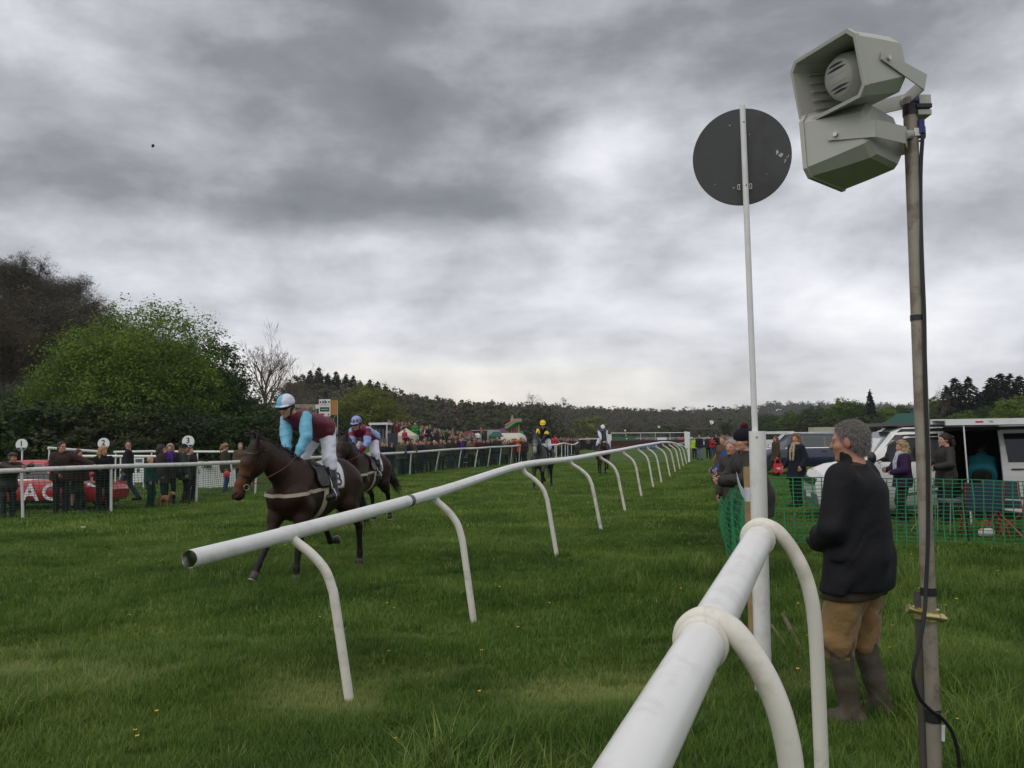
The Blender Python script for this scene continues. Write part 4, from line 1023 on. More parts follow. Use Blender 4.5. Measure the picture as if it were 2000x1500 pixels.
def fan(n, ya, yb, seed, power=1.0, margin=.06):
    """points in the visible wedge of ground, thinner with distance"""
    g = np.random.default_rng(seed); u = g.random(n)
    y = (ya ** (2 - power) + u * (yb ** (2 - power) - ya ** (2 - power))) ** (1 / (2 - power))
    x = (g.random(n) * 2 - 1) * ((.62 + margin) * y + 2.2)
    return np.c_[x, y, np.zeros(n)]
def with_height(p):
    p[:, 2] = [hz(a, b) for a, b in p[:, :2]]; return p
def swell(p, f, seed):
    g = np.random.default_rng(seed); r = np.zeros(len(p))
    for i in range(6):
        a = g.uniform(0, 6.28); k = f * g.uniform(.5, 2); r += np.sin(p[:, 0] * math.cos(a) * k + p[:, 1] * math.sin(a) * k + g.uniform(0, 6.28) + .7 * r)
    return r / 3.0
def dryness(p):
    """the mown, yellowed line across the course near the first posts"""
    y0 = 6.15 + .10 * p[:, 0] * (p[:, 0] < 0) * -1 * .6 + .10 * np.sin(p[:, 0] * 1.1) + .25 * swell(p, 1.1, 5)
    d = np.exp(-((p[:, 1] - y0) / .34) ** 2) * (p[:, 0] < 2.2)
    return np.clip(d * (.70 + .9 * swell(p, 2.6, 4)), 0, 1) * .9
gr = random.Random(11)
cl_near = [blade_clump('grass_clump', 26, .125, .0026, .060, gr, .8) for _ in range(6)]
cl_mid = [blade_clump('grass_clump', 22, .105, .0042, .10, gr, .6) for _ in range(5)]
cl_far = [blade_clump('grass_clump', 16, .10, .011, .22, gr, .5) for _ in range(4)]
cl_tall = [blade_clump('grass_tuft', 34, .30, .0032, .10, gr, 1.1) for _ in range(4)]
def lay(name, p, clumps, base, var, seed):
    p = with_height(p); d = dryness(p); s = base * (1 + var * swell(p, 1.6, seed)) * (1 - .28 * np.clip(d * 1.3, 0, 1))
    s = s * np.where(swell(p, 4.2, 33) > 1.05, .42, 1.0)
    g = np.random.default_rng(seed); s = np.clip(s * g.uniform(.75, 1.25, len(p)), .3, 2.2)
    return scatter(name, p, s, np.clip(d + (g.random(len(p)) < .05) * .6, 0, 1), clumps, seed)
lay('grass', fan(92000, 2.0, 7.5, 21, .9), cl_near, .92, .30, 1)
lay('grass', fan(88000, 6.8, 17, 22, .9), cl_mid, .88, .25, 2)
lay('grass', fan(78000, 16, 60, 23, 1.2), cl_far, .85, .22, 3)
tp = fan(7600, 2.0, 12, 24, .7); sw = swell(tp, .9, 9)
tp = tp[(sw > .15) | (tp[:, 1] < 4.2) | (tp[:, 0] > 1.6)]
lay('long_grass', tp, cl_tall, .66, .3, 4)
# buttercups
def flower():
    mb = MB(); mb.tube([(0, 0, 0), (.004, 0, .06), (.0, .004, .115)], .0016, 4)
    for i in range(5):
        a = i * 1.2566; c, s_ = math.cos(a), math.sin(a)
        mb.add([(0, 0, .115), (.010 * c - .007 * s_, .010 * s_ + .007 * c, .121), (.017 * c, .017 * s_, .126), (.010 * c + .007 * s_, .010 * s_ - .007 * c, .121)], [(0, 1, 2, 3)], True, 1)
    return bpy.data.objects.new('buttercup_bloom', mb.mesh('buttercup', [M['stalk'], M['buttercup']]))
M['stalk'] = mat('stalk', (.04, .08, .015), .6, 0); M['buttercup'] = mat('buttercup_petal', (.72, .46, .010), .35, .05)
fp = fan(190, 3.0, 22, 31, .6); sw = swell(fp, .8, 12); fp = with_height(fp[(sw > .0)])
near_f = with_height(np.array([tuple(G(x, y)) for x, y in ((1560, 1330), (1515, 1385), (1740, 1290), (1850, 1205), (1868, 1190), (1795, 1165), (1690, 1090), (1760, 1075), (1905, 1085), (1560, 1205), (262, 1452), (273, 1462), (307, 1416), (62, 1397), (940, 1300), (1010, 1245), (985, 1150), (975, 1160), (558, 1078), (770, 1205), (755, 1195), (1785, 1105), (1778, 1098), (1772, 1112), (1900, 1120), (1952, 1130), (1330, 1168))]))
scatter('buttercups', np.concatenate([fp, near_f]), np.concatenate([np.full(len(fp), .8), np.full(len(near_f), .95)]), np.zeros(len(fp) + len(near_f)), [flower()], 5)
# ---------------------------------------------------------------- trees
def leaf_cloud(lobes, n, leaf, seed, clump=.22, shell=.55, flat=1.0, droop=0.0):
    """leaf-sized faces in clumps through the lobes of a crown"""
    g = np.random.default_rng(seed); C = np.array([l[0] for l in lobes], float); Rr = np.array([l[1] for l in lobes], float)
    w = (Rr[:, 0] * Rr[:, 1] * Rr[:, 2]) ** (2 / 3); w /= w.sum()
    nc = max(8, n // 26); li = g.choice(len(lobes), nc, p=w); d = g.normal(size=(nc, 3)); d /= np.linalg.norm(d, axis=1)[:, None]
    r = shell + (1.06 - shell) * g.random(nc) ** .7
    cc = C[li] + d * Rr[li] * r[:, None]; cs = clump * Rr[li].mean(1) * g.uniform(.5, 1.35, nc)
    k = g.integers(0, nc, n); q = g.normal(size=(n, 3)); q /= np.linalg.norm(q, axis=1)[:, None]
    p = cc[k] + q * (cs[k] * g.random(n) ** .45)[:, None] * np.array([1, 1, .8])
    out = d[k] * .6 + q * .5 + g.normal(size=(n, 3)) * .55 + np.array([0, 0, .35]); out /= np.linalg.norm(out, axis=1)[:, None]
    t = np.cross(out, g.normal(size=(n, 3))); t /= np.linalg.norm(t, axis=1)[:, None]; b = np.cross(out, t)
    s = leaf * g.uniform(.55, 1.3, n)[:, None]
    v = np.stack([p - t * s * .5, p + b * s * .34 * flat + out * s * .1, p + t * s * .5, p - b * s * .34 * flat + out * s * .1], 1).reshape(-1, 3)
    f = np.arange(4 * n).reshape(-1, 4); return v, f
def limbs(g, base, d, L, r, depth, out, spread=.6, up=.25, kids=3, n=5, wig=.12, shrink=.68):
    p = V3(base); d = V3(d).normalized(); pts = [p.copy()]; rs = [r]; seg = 4
    for i in range(seg):
        p = p + d * (L / seg); d = (d + V3((g.gauss(0, wig), g.gauss(0, wig), g.gauss(0, wig) + up * .12))).normalized(); pts.append(p.copy()); rs.append(r * (1 - .45 * (i + 1) / seg))
    out.append((pts, rs, n))
    if depth == 0: return
    for i in range(kids + (1 if g.random() < .4 else 0)):
        k = g.uniform(1.2, seg) if i else seg; q = pts[int(k)].lerp(pts[min(int(k) + 1, seg)], k - int(k))
        a = V3((g.gauss(0, 1), g.gauss(0, 1), g.gauss(0, .5))); a = (a - d * a.dot(d)).normalized()
        nd = (d + a * spread * g.uniform(.6, 1.3) + V3((0, 0, up))).normalized()
        limbs(g, q, nd, L * shrink * g.uniform(.75, 1.15), rs[int(k)] * .62, depth - 1, out, spread, up, kids, max(3, n - 1), wig, shrink)
def limb_mesh(name, out, material, rmin=0.0):
    mb = MB()
    for pts, rs, n in out: mb.tube(pts, [max(x, rmin) for x in rs], n, False)
    return mb.mesh(name, material)
TREES = {}
def tree_kind(key, H, trunk_me, crown_me): TREES[key] = (H, trunk_me, crown_me)
def round_tree(key, H, W, n, leaf, material, seed, lobes=9, trunk_r=.25, low=.22, clump=.30, top=1.0, shell=.5):
    g = random.Random(seed); lb = []
    for i in range(lobes):
        a = i * 2.4 + g.uniform(-.4, .4); t = (i + .5) / lobes; z = low + (1 - low) * (.15 + .72 * t); rr = W * .5 * math.sin(math.pi * min(.93, (.30 + .62 * t))) * .62 * (top if t > .6 else 1)
        q = W * .27 * g.uniform(.8, 1.25)
        lb.append(((math.cos(a) * rr, math.sin(a) * rr, z * H), (q, q, q * g.uniform(.7, .95))))
    lb.append(((0, 0, H * (low + .52 * (1 - low))), (W * .30, W * .30, H * .28)))
    v, f = leaf_cloud(lb, n, leaf, seed, clump, shell); top_z = v[:, 2].max(); v[:, 2] *= H / top_z
    out = []; limbs(g, (0, 0, -.2), (g.gauss(0, .04), g.gauss(0, .04), 1), H * .42, trunk_r, 3, out, .75, .18, 3, 7)
    tree_kind(key, H, limb_mesh('trunk', out, M['bark']), np_mesh('crown', v, f, material, False))
def twig_tree(key, H, W, n, material, seed, leafy=0.0, leaf_m=None):
    """a bare wood tree: limbs, and its twigs as slivers"""
    g = random.Random(seed); out = []; limbs(g, (0, 0, -.2), (g.gauss(0, .05), g.gauss(0, .05), 1), H * .46, .26, 4, out, .62, .26, 3, 6)
    lb = [((g.uniform(-1, 1) * W * .28, g.uniform(-1, 1) * W * .28, H * g.uniform(.38, .86)), (W * .24, W * .24, H * .15)) for _ in range(11)]
    v, f = leaf_cloud(lb, n, .50, seed, .42, .2, .14); v[:, 2] *= H / v[:, 2].max()
    tree_kind(key, H, limb_mesh('trunk', out, M['bark']), np_mesh('crown', v, f, material, False))
def conifer(key, H, W, n, seed):
    g = np.random.default_rng(seed); lv = 26; V_, F_n = [], 0; vs = []
    for i in range(lv):
        t = (i + .6) / lv; z = H * (.10 + .90 * t); rad = W * .5 * (1 - t) ** .8 * g.uniform(.72, 1.15) + .10; m = int(n * (1 - t + .12) / lv * 1.7)
        a = g.uniform(0, 6.28, m); a = a + .5 * np.sin(a * 6 + i); r = rad * g.random(m) ** .5; dz = -.34 * r + g.normal(0, .34, m)
        c = np.c_[np.cos(a) * r, np.sin(a) * r, z + dz]; o = np.c_[np.cos(a), np.sin(a), np.full(m, -.35)] + g.normal(0, .25, (m, 3)); o /= np.linalg.norm(o, axis=1)[:, None]
        b = np.cross(o, g.normal(size=(m, 3))); b /= np.linalg.norm(b, axis=1)[:, None]; s = (.55 * g.uniform(.6, 1.4, m))[:, None]
        vs.append(np.stack([c - o * s * .5, c + b * s * .22, c + o * s * .6, c - b * s * .22], 1).reshape(-1, 3))
    v = np.concatenate(vs); v[:, 2] *= H / v[:, 2].max()
    mb = MB().tube([(0, 0, -.2), (0, 0, H * .5), (0, 0, H * .97)], [.22, .14, .02], 6, False)
    tree_kind(key, H, mb.mesh('trunk', M['bark']), np_mesh('crown', v, np.arange(len(v)).reshape(-1, 4), M['conifer'], False))
def plant(key, name, pos, height, label, group=None, wide=1.0, rz=None, cat='tree'):
    H, tm, cm = TREES[key]; s = height / H
    root = bpy.data.objects.new(name, None); col.objects.link(root); root.empty_display_size = .5; tag(root, label, cat, group)
    root.location = pos; root.rotation_euler = (0, 0, rnd.uniform(0, 6.28) if rz is None else rz); root.scale = (s * wide, s * wide, s)
    link_mesh('trunk', tm, root); link_mesh('crown', cm, root); return root
def plant_px(key, name, px, top, y, label, group=None, base=None, wide=1.0, rz=None, cat='tree'):
    b = base if base is not None else GX(px, y); h = P(px, top, b[1]).z - b[2]
    return plant(key, name, b, h, label, group, wide, rz, cat)
def seg(px, *stops):
    for lim, ph in stops:
        if px < lim: return ph
    return stops[-1][1]
# kinds
round_tree('maple', 11.0, 11.5, 64000, .175, M['maple'], 5, 12, .34, .10, .26, shell=.45)
round_tree('dark', 10.0, 9.0, 26000, .22, M['sycamore'], 8, 9, .28, .08, .30)
round_tree('spring', 9.0, 8.6, 22000, .22, M['spring'], 12, 10, .26, .02, .32, shell=.6)
round_tree('green2', 10.0, 7.5, 14000, .28, M['maple'], 15, 8, .24, .14, .30)
round_tree('bush', 3.4, 4.4, 7000, .17, M['hedge'], 21, 8, .10, -.05, .34)
round_tree('bush2', 3.0, 4.0, 6000, .17, M['sycamore'], 23, 7, .10, -.05, .34)
twig_tree('brown', 14.0, 9.5, 11000, M['twig_dark'], 31); twig_tree('brown2', 13.0, 8.5, 10000, M['twig_dark'], 33)
round_tree('olive', 13.0, 9.0, 14000, .26, leaf_mat('olive_leaf', (.018, .018, .008), (.050, .044, .016)), 35, 9, .28, .12, .34)
conifer('pine', 13.0, 6.4, 3600, 41); conifer('pine2', 12.0, 5.2, 3000, 43)
for i, (m_, W) in enumerate(((M['far_wood'], 8.5), (M['far_brown'], 8.0), (M['far_wood'], 7.0), (M['spring'], 8.0))):
    round_tree('far%d' % i, 8.0, W, 1300, .58, m_, 50 + i, 7, .22, .05, .36)
twig_tree('far_bare', 8.5, 7.5, 700, M['far_brown'], 61)
# the broad green tree on the left and its neighbours
plant_px('maple', 'maple_tree', 268, 566, 54, 'broad bright green leafy tree on the left, standing in front of the dark wood', wide=.95, rz=.4)
plant_px('maple', 'maple_tree', 182, 640, 53, 'lower green tree joined to the left side of the broad bright green tree', wide=.72, rz=2.4)
plant_px('dark', 'sycamore_tree', 392, 642, 60, 'dark green tree just right of the broad bright green tree', wide=.95)
plant_px('dark', 'sycamore_tree', 432, 715, 58, 'lower dark green tree between the tall dark green tree and the bare tree', wide=1.1)
plant_px('dark', 'sycamore_tree', 40, 752, 56, 'dark green tree at the left edge beneath the brown wood', wide=1.1)
# brown wood on the slope
TL = [(-200, 470), (0, 486), (60, 488), (130, 520), (190, 572), (240, 605), (330, 640), (420, 700), (470, 752), (560, 792)]
tx, ty = [p[0] for p in TL], [p[1] for p in TL]
wood_labels = 'bare brown tree in the dark left wood'
for row, (t, n, off) in enumerate(((1.0, 15, 0), (.72, 13, 40), (.45, 12, 75), (.2, 10, 110))):
    for i in range(n):
        px = -120 + (i + rnd.uniform(.2, .8)) * (600 - 60 * row) / n; top = np.interp(px, tx, ty) + off * rnd.uniform(.6, 1.2) + rnd.uniform(-4, 16)
        b = hA(px, min(.98, t + rnd.uniform(-.08, .05)))
        k = rnd.choice(('brown', 'brown2', 'olive', 'brown') if row < 2 else (('brown', 'brown2') if px < 150 else ('olive', 'brown', 'dark')))
        lab = wood_labels if k.startswith('brown') else ('olive brown tree in the dark left wood' if k == 'olive' else 'dark green tree low in the left wood')
        plant(k, 'woodland_tree', b, max(6.0, P(px, top, b.y).z - b.z), lab + seg(px, (110, ', left of the broad green tree'), (420, ', behind the broad green tree'), (999, ', right of the broad green tree')), {'b': 'bare trees of the left wood', 'o': 'olive trees of the left wood', 'd': 'green trees of the left wood'}[k[0]], rnd.uniform(.95, 1.25))
# hedge bushes in front
for i in range(22):
    px = -40 + i * 28 + rnd.uniform(-8, 8); top = (778 if px < 250 else 790 if px < 420 else 806) + rnd.uniform(-8, 14); y = 46 + .012 * px + rnd.uniform(-1, 1)
    plant_px(rnd.choice(('bush', 'bush', 'bush2')), 'hedge_bush', px, top, y, 'bush of the dark overgrown hedge ' + seg(px, (43, 'left of the marker sign numbered 1'), (203, 'between the marker signs numbered 1 and 2'), (368, 'between the marker signs numbered 2 and 3'), (9999, 'right of the marker sign numbered 3')), 'hedge bushes behind the numbered posts', wide=rnd.uniform(.9, 1.3), cat='bush')
# the bare tree against the sky
g = random.Random(5); out = []
limbs(g, (0, 0, -.3), (.02, 0, 1), 6.2, .30, 0, out, n=8)
sk = []
for i in range(13):
    z = 3.0 + i * .42; a = i * 2.4; limbs(g, (.02 * z, 0, z), (math.cos(a) * (1.05 - i * .045), math.sin(a) * (1.05 - i * .045), .62 + i * .05), 4.9 - i * .17, .125, 4, sk, .62, .20, 3, 5, .10, .62)
limbs(g, (.1, 0, 5.9), (.03, .02, 1), 4.4, .16, 4, sk, .5, .3, 3, 5, .1, .64)
me_t, me_c = limb_mesh('trunk', out, M['twig']), limb_mesh('crown', sk, M['twig'], .011)
tree_kind('bare', max(v.co.z for v in me_c.vertices), me_t, me_c)
plant_px('bare', 'bare_tree', 516, 622, 100, 'tall bare tree standing alone against the bright sky', base=GX(516, 100, 1.2), wide=.92, rz=.3)
plant_px('bare', 'bare_tree', 572, 705, 120, 'smaller bare tree to the right of the tall bare tree', base=GX(572, 120, 1.2), wide=.9, rz=2.0)
# dark conifers running down the hill
for i, (px, top, k) in enumerate(((606, 722, 'pine'), (622, 716, 'pine'), (640, 728, 'pine2'), (657, 724, 'pine'), (676, 729, 'pine2'), (690, 733, 'pine'), (704, 742, 'pine2'), (722, 740, 'pine'), (738, 744, 'pine'), (752, 752, 'pine2'), (762, 768, 'pine'), (772, 766, 'pine2'), (790, 784, 'pine'), (810, 795, 'pine2'))):
    plant_px(k, 'conifer_tree', px, top, 0, 'dark conifer of the ridge row ' + seg(px, (660, 'left of the rounded spring green tree'), (765, 'above the rounded spring green tree'), (999, 'right of the rounded spring green tree')), 'conifers along the left ridge', base=hB(px, .62), wide=1.25)
plant_px('spring', 'round_tree', 712, 741, 105, 'large rounded spring green tree behind the sponsors board', base=GX(712, 105), wide=1.12)
plant_px('dark', 'round_tree', 622, 786, 100, 'dull green bushy tree between the first jockey and the sponsors board', base=GX(622, 100), wide=1.3)
for px, top, k in ((470, 776, 'dark'), (505, 782, 'bush'), (545, 786, 'bush2'), (582, 790, 'bush'), (655, 806, 'bush'), (600, 806, 'bush2')):
    plant_px(k, 'scrub_tree', px, top, 88 if k != 'dark' else 80, 'scrubby dark tree low behind the first jockey', 'scrub behind the first jockey', wide=1.25)
# woods on the hills: a mass, with the trees of the skyline one by one
def wood_mass(name, hf, x0, x1, n, t0, t1, size, clumps, seed):
    g = random.Random(seed); pts, sc = [], []
    for i in range(n):
        px = g.uniform(x0, x1); t = t0 + (t1 - t0) * math.sqrt(g.random()); pts.append(tuple(hf(px, t) - V3((0, 0, .4)))); sc.append(size * g.uniform(.7, 1.25))
    o = scatter(name, pts, sc, [0] * n, clumps, seed); return o
def crown_obj(k):
    return bpy.data.objects.new('wood_crown', TREES[k][2])
fc = [crown_obj(k) for k in ('far0', 'far1', 'far2', 'far1', 'far_bare', 'far0')]
fc2 = [crown_obj(k) for k in ('far0', 'far3', 'far2')]
wood_mass('hillside_wood', hC, 800, 1640, 1500, .05, .90, .85, fc, 1)
wood_mass('distant_wood', hD, 1300, 2300, 800, .1, .97, 1.25, [crown_obj(k) for k in ('far1', 'far0', 'far_bare')], 2)
wood_mass('ridge_wood', hB, 560, 1080, 460, .1, .97, .95, [crown_obj(k) for k in ('far0', 'far1', 'far2')], 3)
sk_tr = [(1040, 768, 'far_bare', 'rounded bare tree standing highest on the far skyline'), (1100, 775, 'far_bare', 'spindly tree right of the rounded bare tree on the far skyline')]
for px, top, k, lab in sk_tr: plant_px(k, 'skyline_tree', px, top, 0, lab, base=hC(px, .97), wide=1.3 if px == 1040 else .9)
STL = [(800, 788), (870, 792), (960, 791), (990, 786), (1010, 788), (1070, 783), (1090, 786), (1140, 790), (1200, 794), (1260, 800), (1300, 796), (1350, 795), (1400, 794), (1430, 786), (1450, 792), (1500, 806)]
for i in range(44):
    px = 800 + i * 15.6 + rnd.uniform(-5, 5); top = np.interp(px, [p[0] for p in STL], [p[1] for p in STL]) + rnd.uniform(-3, 5)
    k = rnd.choice(('far0', 'far1', 'far2', 'far_bare'))
    plant_px(k, 'skyline_tree', px, top, 0, ('bare grey tree' if k == 'far_bare' else 'small dull green tree') + ' on the far skyline ' + seg(px, (1035, 'left of the yellow capped jockey'), (1170, 'between the two farthest jockeys'), (1340, 'above the brush fence'), (9999, 'left of the finish post')), 'bare trees of the far skyline' if k == 'far_bare' else 'green trees of the far skyline', base=hC(px, .95), wide=rnd.uniform(1.0, 1.4))
# hedgerow and field trees in the middle distance
for i, (px, top, k) in enumerate(((905, 812, 'far3'), (935, 812, 'far3'), (962, 812, 'far3'), (985, 818, 'far0'), (880, 818, 'far2'), (850, 820, 'far0'), (1132, 817, 'far3'), (1160, 812, 'far3'), (1085, 834, 'far0'), (1105, 836, 'far0'), (1300, 818, 'far0'), (1330, 820, 'far2'), (1380, 826, 'far0'), (1415, 815, 'far2'), (1225, 826, 'far0'))):
    plant_px(k, 'field_tree', px, top, 215 + 6 * (i % 4), 'soft green tree at the foot of the far hill' if k != 'far3' else 'yellow green rounded tree at the foot of the far hill', 'green trees at the foot of the hill' if k != 'far3' else 'yellow green trees at the foot of the hill', wide=rnd.uniform(1.1, 1.5))
for i, (px, top, k, y, w) in enumerate(((1500, 806, 'dark', 190, 1.3), (1545, 800, 'green2', 170, 1.2), (1590, 790, 'dark', 165, 1.2), (1618, 798, 'dark', 160, 1.2), (1655, 774, 'green2', 150, 1.1), (1680, 782, 'dark', 150, 1.1), (1728, 792, 'green2', 150, 1.3), (1760, 788, 'dark', 155, 1.1), (1640, 808, 'bush', 140, 2.2), (1560, 818, 'bush', 150, 2.4), (1700, 812, 'bush', 140, 2.3), (1790, 806, 'bush', 140, 2.2), (1825, 772, 'green2', 130, .9), (1880, 800, 'green2', 120, 1.2), (1925, 790, 'dark', 120, 1.1), (1975, 770, 'green2', 115, 1.1), (2040, 770, 'green2', 115, 1.1), (1850, 812, 'bush', 120, 2.0))):
    plant_px(k, 'hedgerow_tree', px, top, y, 'leafy green tree ' + seg(px, (1600, 'between the finish post and the man in the dark jacket'), (1745, 'above the head of the man in the dark jacket'), (1840, 'behind the scaffold pole'), (9999, 'behind the awning at the right edge')), 'leafy trees behind the van', wide=w)
plant_px('pine2', 'spiky_tree', 1700, 760, 148, 'spiky upright evergreen rising above the leafy trees behind the man', wide=.95)
for px, top, k in ((1868, 736, 'pine'), (1893, 735, 'pine'), (1850, 752, 'pine2'), (1930, 748, 'pine2'), (1955, 727, 'pine'), (1975, 729, 'pine'), (1995, 732, 'pine'), (2020, 730, 'pine'), (1915, 765, 'pine2'), (1940, 735, 'pine')):
    plant_px(k, 'conifer_tree', px, top, 128, 'tall dark evergreen in the clump at the right edge behind the awning', 'evergreens at the right edge', wide=1.5)
plant_px('far_bare', 'bare_tree', 1838, 758, 125, 'thin bare tree beside the speaker pole in front of the dark evergreens', wide=.8)
# ---------------------------------------------------------------- the four runners
def frame_from(px_f, px_h, xf, yf, xh, yh):
    """origin and heading of a horse from the pixels of a grounded fore and hind hoof"""
    a, b = G(*px_f), G(*px_h); d = a - b; L0 = math.hypot(xf - xh, yf - yh); s = d.length / L0
    ang = math.atan2(d.y, d.x) - math.atan2(yf - yh, xf - xh)
    c, sn = math.cos(ang), math.sin(ang)
    return V3((a.x - s * (xf * c - yf * sn), a.y - s * (xf * sn + yf * c), 0)), ang, s
BAY = {1: (.027, .0118, .006), 2: (.010, .007, .006), 3: (.120, .044, .016), 4: (.006, .005, .005), 5: (.016, .010, .008)}
DARK = {1: (.026, .012, .008), 2: (.009, .007, .006), 3: (.030, .015, .009), 4: (.006, .005, .005), 5: (.020, .012, .009)}
GREY = {1: (.042, .042, .045), 2: (.022, .022, .024), 3: (.34, .34, .33), 4: (.01, .01, .01), 5: (.14, .13, .125)}
BROWN = {1: (.034, .018, .012), 2: (.010, .008, .007), 3: (.036, .019, .012), 4: (.006, .005, .005), 5: (.02, .013, .010)}
# first runner
legsA = [('f', 1, (.46, .17, .93), (.56, .165, .50), (.60, .16, .17), (.63, .16, .0)),
         ('f', -1, (.54, -.17, .95), (.70, -.17, .55), (.93, -.17, .25), (1.06, -.17, .07)),
         ('h', 1, (-.52, .19, .90), (-.90, .16, .56), (-.93, .155, .18), (-.90, .155, .0)),
         ('h', -1, (-.30, -.19, .92), (-.50, -.17, .62), (-.66, -.165, .36), (-.82, -.165, .36))]
O1, A1, s1 = frame_from((573, 1139), (709, 1102), .63, .16, -.90, .155)
s1 = 1.0
h1, bv1, hd1 = make_horse(.0165, 'dark bay racehorse galloping nearest the rail, brown face, pale strap across its chest', legsA, (1.14, -.05, 1.69), (1.34, -.19, 1.11), BAY, O1, A1, '3', seed=3, hturn=-.45,
                          tail=[(-.86, 0, 1.38), (-.96, 0, 1.34), (-1.05, .03, 1.10), (-1.12, .05, .86), (-1.16, .06, .70)])
def cap1(p): return np.where((p[:, 1] < .010)[:, None], np.array([(.17, .47, .66)]), np.array([(.66, .68, .78)]))
hands1 = [(.46, .065, 1.60), (.48, -.075, 1.61)]
r1, J1 = make_rider(.0135, 'jockey in maroon silks with light blue sleeves and a blue and white cap', O1, A1, (-.24, -.04, 1.94), R(66), -.22, hands1,
                    [(-.05, .30, 1.09), (-.05, -.30, 1.09)], .10, .30, cap1, silk_two((.115, .014, .030), (.155, .44, .60)), S=1.05)
reins(hd1, hands1, h1, .01)
# second runner
legsB = [('f', 1, (.50, .17, .95), (.74, .165, .72), (.62, .16, .46), (.50, .16, .40)),
         ('f', -1, (.50, -.17, .95), (.78, -.17, .62), (.98, -.17, .32), (1.08, -.17, .16)),
         ('h', 1, (-.55, .19, .90), (-.94, .16, .62), (-1.05, .155, .28), (-1.08, .155, .09)),
         ('h', -1, (-.48, -.19, .90), (-.86, -.17, .62), (-.92, -.165, .26), (-.92, -.165, .08))]
Y2 = 17.6; O2 = GX(711, Y2); A2 = R(-90 - 12)
h2, bv2, hd2 = make_horse(.019, 'dark brown racehorse running second, half hidden behind the bay, white number cloth and streaming tail', legsB, (1.06, 0, 1.76), (1.30, -.02, 1.26), DARK, O2, A2, '6', seed=5,
                          tail=[(-.86, 0, 1.38), (-.98, 0, 1.30), (-1.08, .10, 1.10), (-1.14, .20, .92), (-1.18, .27, .78)], hturn=-.1)
def cap2(p):
    c = np.repeat(np.array([(.25, .34, .62)]), len(p), 0); a = np.arctan2(p[:, 1], p[:, 0]); z = p[:, 2] - .085
    for k in (-1.5, -.75, 0, .75, 1.5, 2.25): c[(np.abs(a - k) / .27 + np.abs(z) / .045) < 1] = (.20, .008, .040)
    return c
def silk2(J, v, t):
    c = np.repeat(np.array([(.25, .36, .66)]), len(v), 0); r = v - A3(J['pel'])
    up = r @ A3(J['u']); fr = r @ A3(J['f']); la = np.abs(r @ A3(J['l']))
    c[(t != 2) & ((up > .36) | (fr > .05))] = (.17, .008, .035)
    for i in (0, 1):
        d = v - A3(J['sh'][i]); e = A3(J['el'][i] - J['sh'][i]); q = (d @ e) / (e @ e)
        c[(t == 2) & (np.abs(q - .55) < .35) & (fr < .20)] = (.17, .008, .035); w = v - A3(J['wr'][i]); c[np.linalg.norm(w, axis=1) < .15] = (.17, .008, .035)
    return c
hands2 = [(.40, .07, 1.56), (.42, -.07, 1.56)]
r2, J2 = make_rider(.015, 'jockey in pale blue silks with dark red front and diamonds on the cap', O2, A2, (-.28, 0, 1.84), R(66), -.08, hands2,
                    [(-.06, .30, 1.10), (-.06, -.30, 1.10)], -.05, .32, cap2, silk2)
reins(hd2, hands2, h2, .01)
# third runner: the grey
legsC = [('f', 1, (.50, .17, .95), (.72, .165, .66), (.56, .16, .42), (.44, .16, .36)),
         ('f', -1, (.48, -.17, .95), (.56, -.17, .52), (.60, -.17, .20), (.63, -.17, .02)),
         ('h', 1, (-.46, .19, .90), (-.80, .16, .60), (-.86, .155, .26), (-.86, .155, .06)),
         ('h', -1, (-.40, -.19, .92), (-.72, -.17, .62), (-.80, -.165, .28), (-.80, -.165, .08))]
Y3 = 29.5; O3 = GX(1057, Y3); A3h = R(-90 - 13)
h3, bv3, hd3 = make_horse(.024, 'dappled grey racehorse with a pale face galloping towards the camera', legsC, (1.02, 0, 1.80), (1.24, 0, 1.28), GREY, O3, A3h, '7', hair='hair_grey', seed=7, breast=None)
def silk3(J, v, t):
    c = np.repeat(np.array([(.010, .010, .014)]), len(v), 0)
    for i in (0, 1):
        d = v - A3(J['sh'][i]); e = A3(J['el'][i] - J['sh'][i]); q = (d @ e) / (e @ e); c[(t == 2) & (q > .38) & (q < .74)] = (.75, .55, .035)
    return c
hands3 = [(.42, .08, 1.62), (.44, -.08, 1.62)]
r3, J3 = make_rider(.018, 'jockey with a yellow cap and yellow bands on black sleeves riding the grey', O3, A3h, (-.26, .06, 1.80), R(50), .06, hands3,
                    [(-.05, .30, 1.08), (-.05, -.30, 1.08)], .1, .30, lambda p: np.repeat(np.array([(.80, .55, .02)]), len(p), 0), silk3)
reins(hd3, hands3, h3, .01, 'leather')
# fourth runner
Y4 = 40.0; O4 = GX(1176, Y4); A4 = R(-90 - 2)
h4, bv4, hd4 = make_horse(.028, 'dark brown racehorse last of the four, pale noseband and breastplate, seen head on', legsC, (1.02, 0, 1.84), (1.22, 0, 1.30), BROWN, O4, A4, seed=9, breast='canvas', detail=False)
def silk4(J, v, t):
    c = np.repeat(np.array([(.60, .61, .66)]), len(v), 0); r = v - A3(J['pel']); c[(t != 2)] = (.018, .055, .30)
    return c
hands4 = [(.42, .08, 1.62), (.44, -.08, 1.62)]
r4, J4 = make_rider(.02, 'jockey in blue with white sleeves and a white cap, farthest down the course', O4, A4, (-.28, 0, 1.78), R(52), 0, hands4,
                    [(-.05, .30, 1.08), (-.05, -.30, 1.08)], .0, .28, lambda p: np.repeat(np.array([(.72, .72, .74)]), len(p), 0), silk4)
strap(bv4, [hd4['at'](.36 , .09 * math.sin(2 * math.pi * i / 12), .13 * math.cos(2 * math.pi * i / 12)) for i in range(13)], .06, 'sheepskin_noseband', M['canvas'], h4, .012, 3, .03)
reins(hd4, hands4, h4, .01, 'leather')
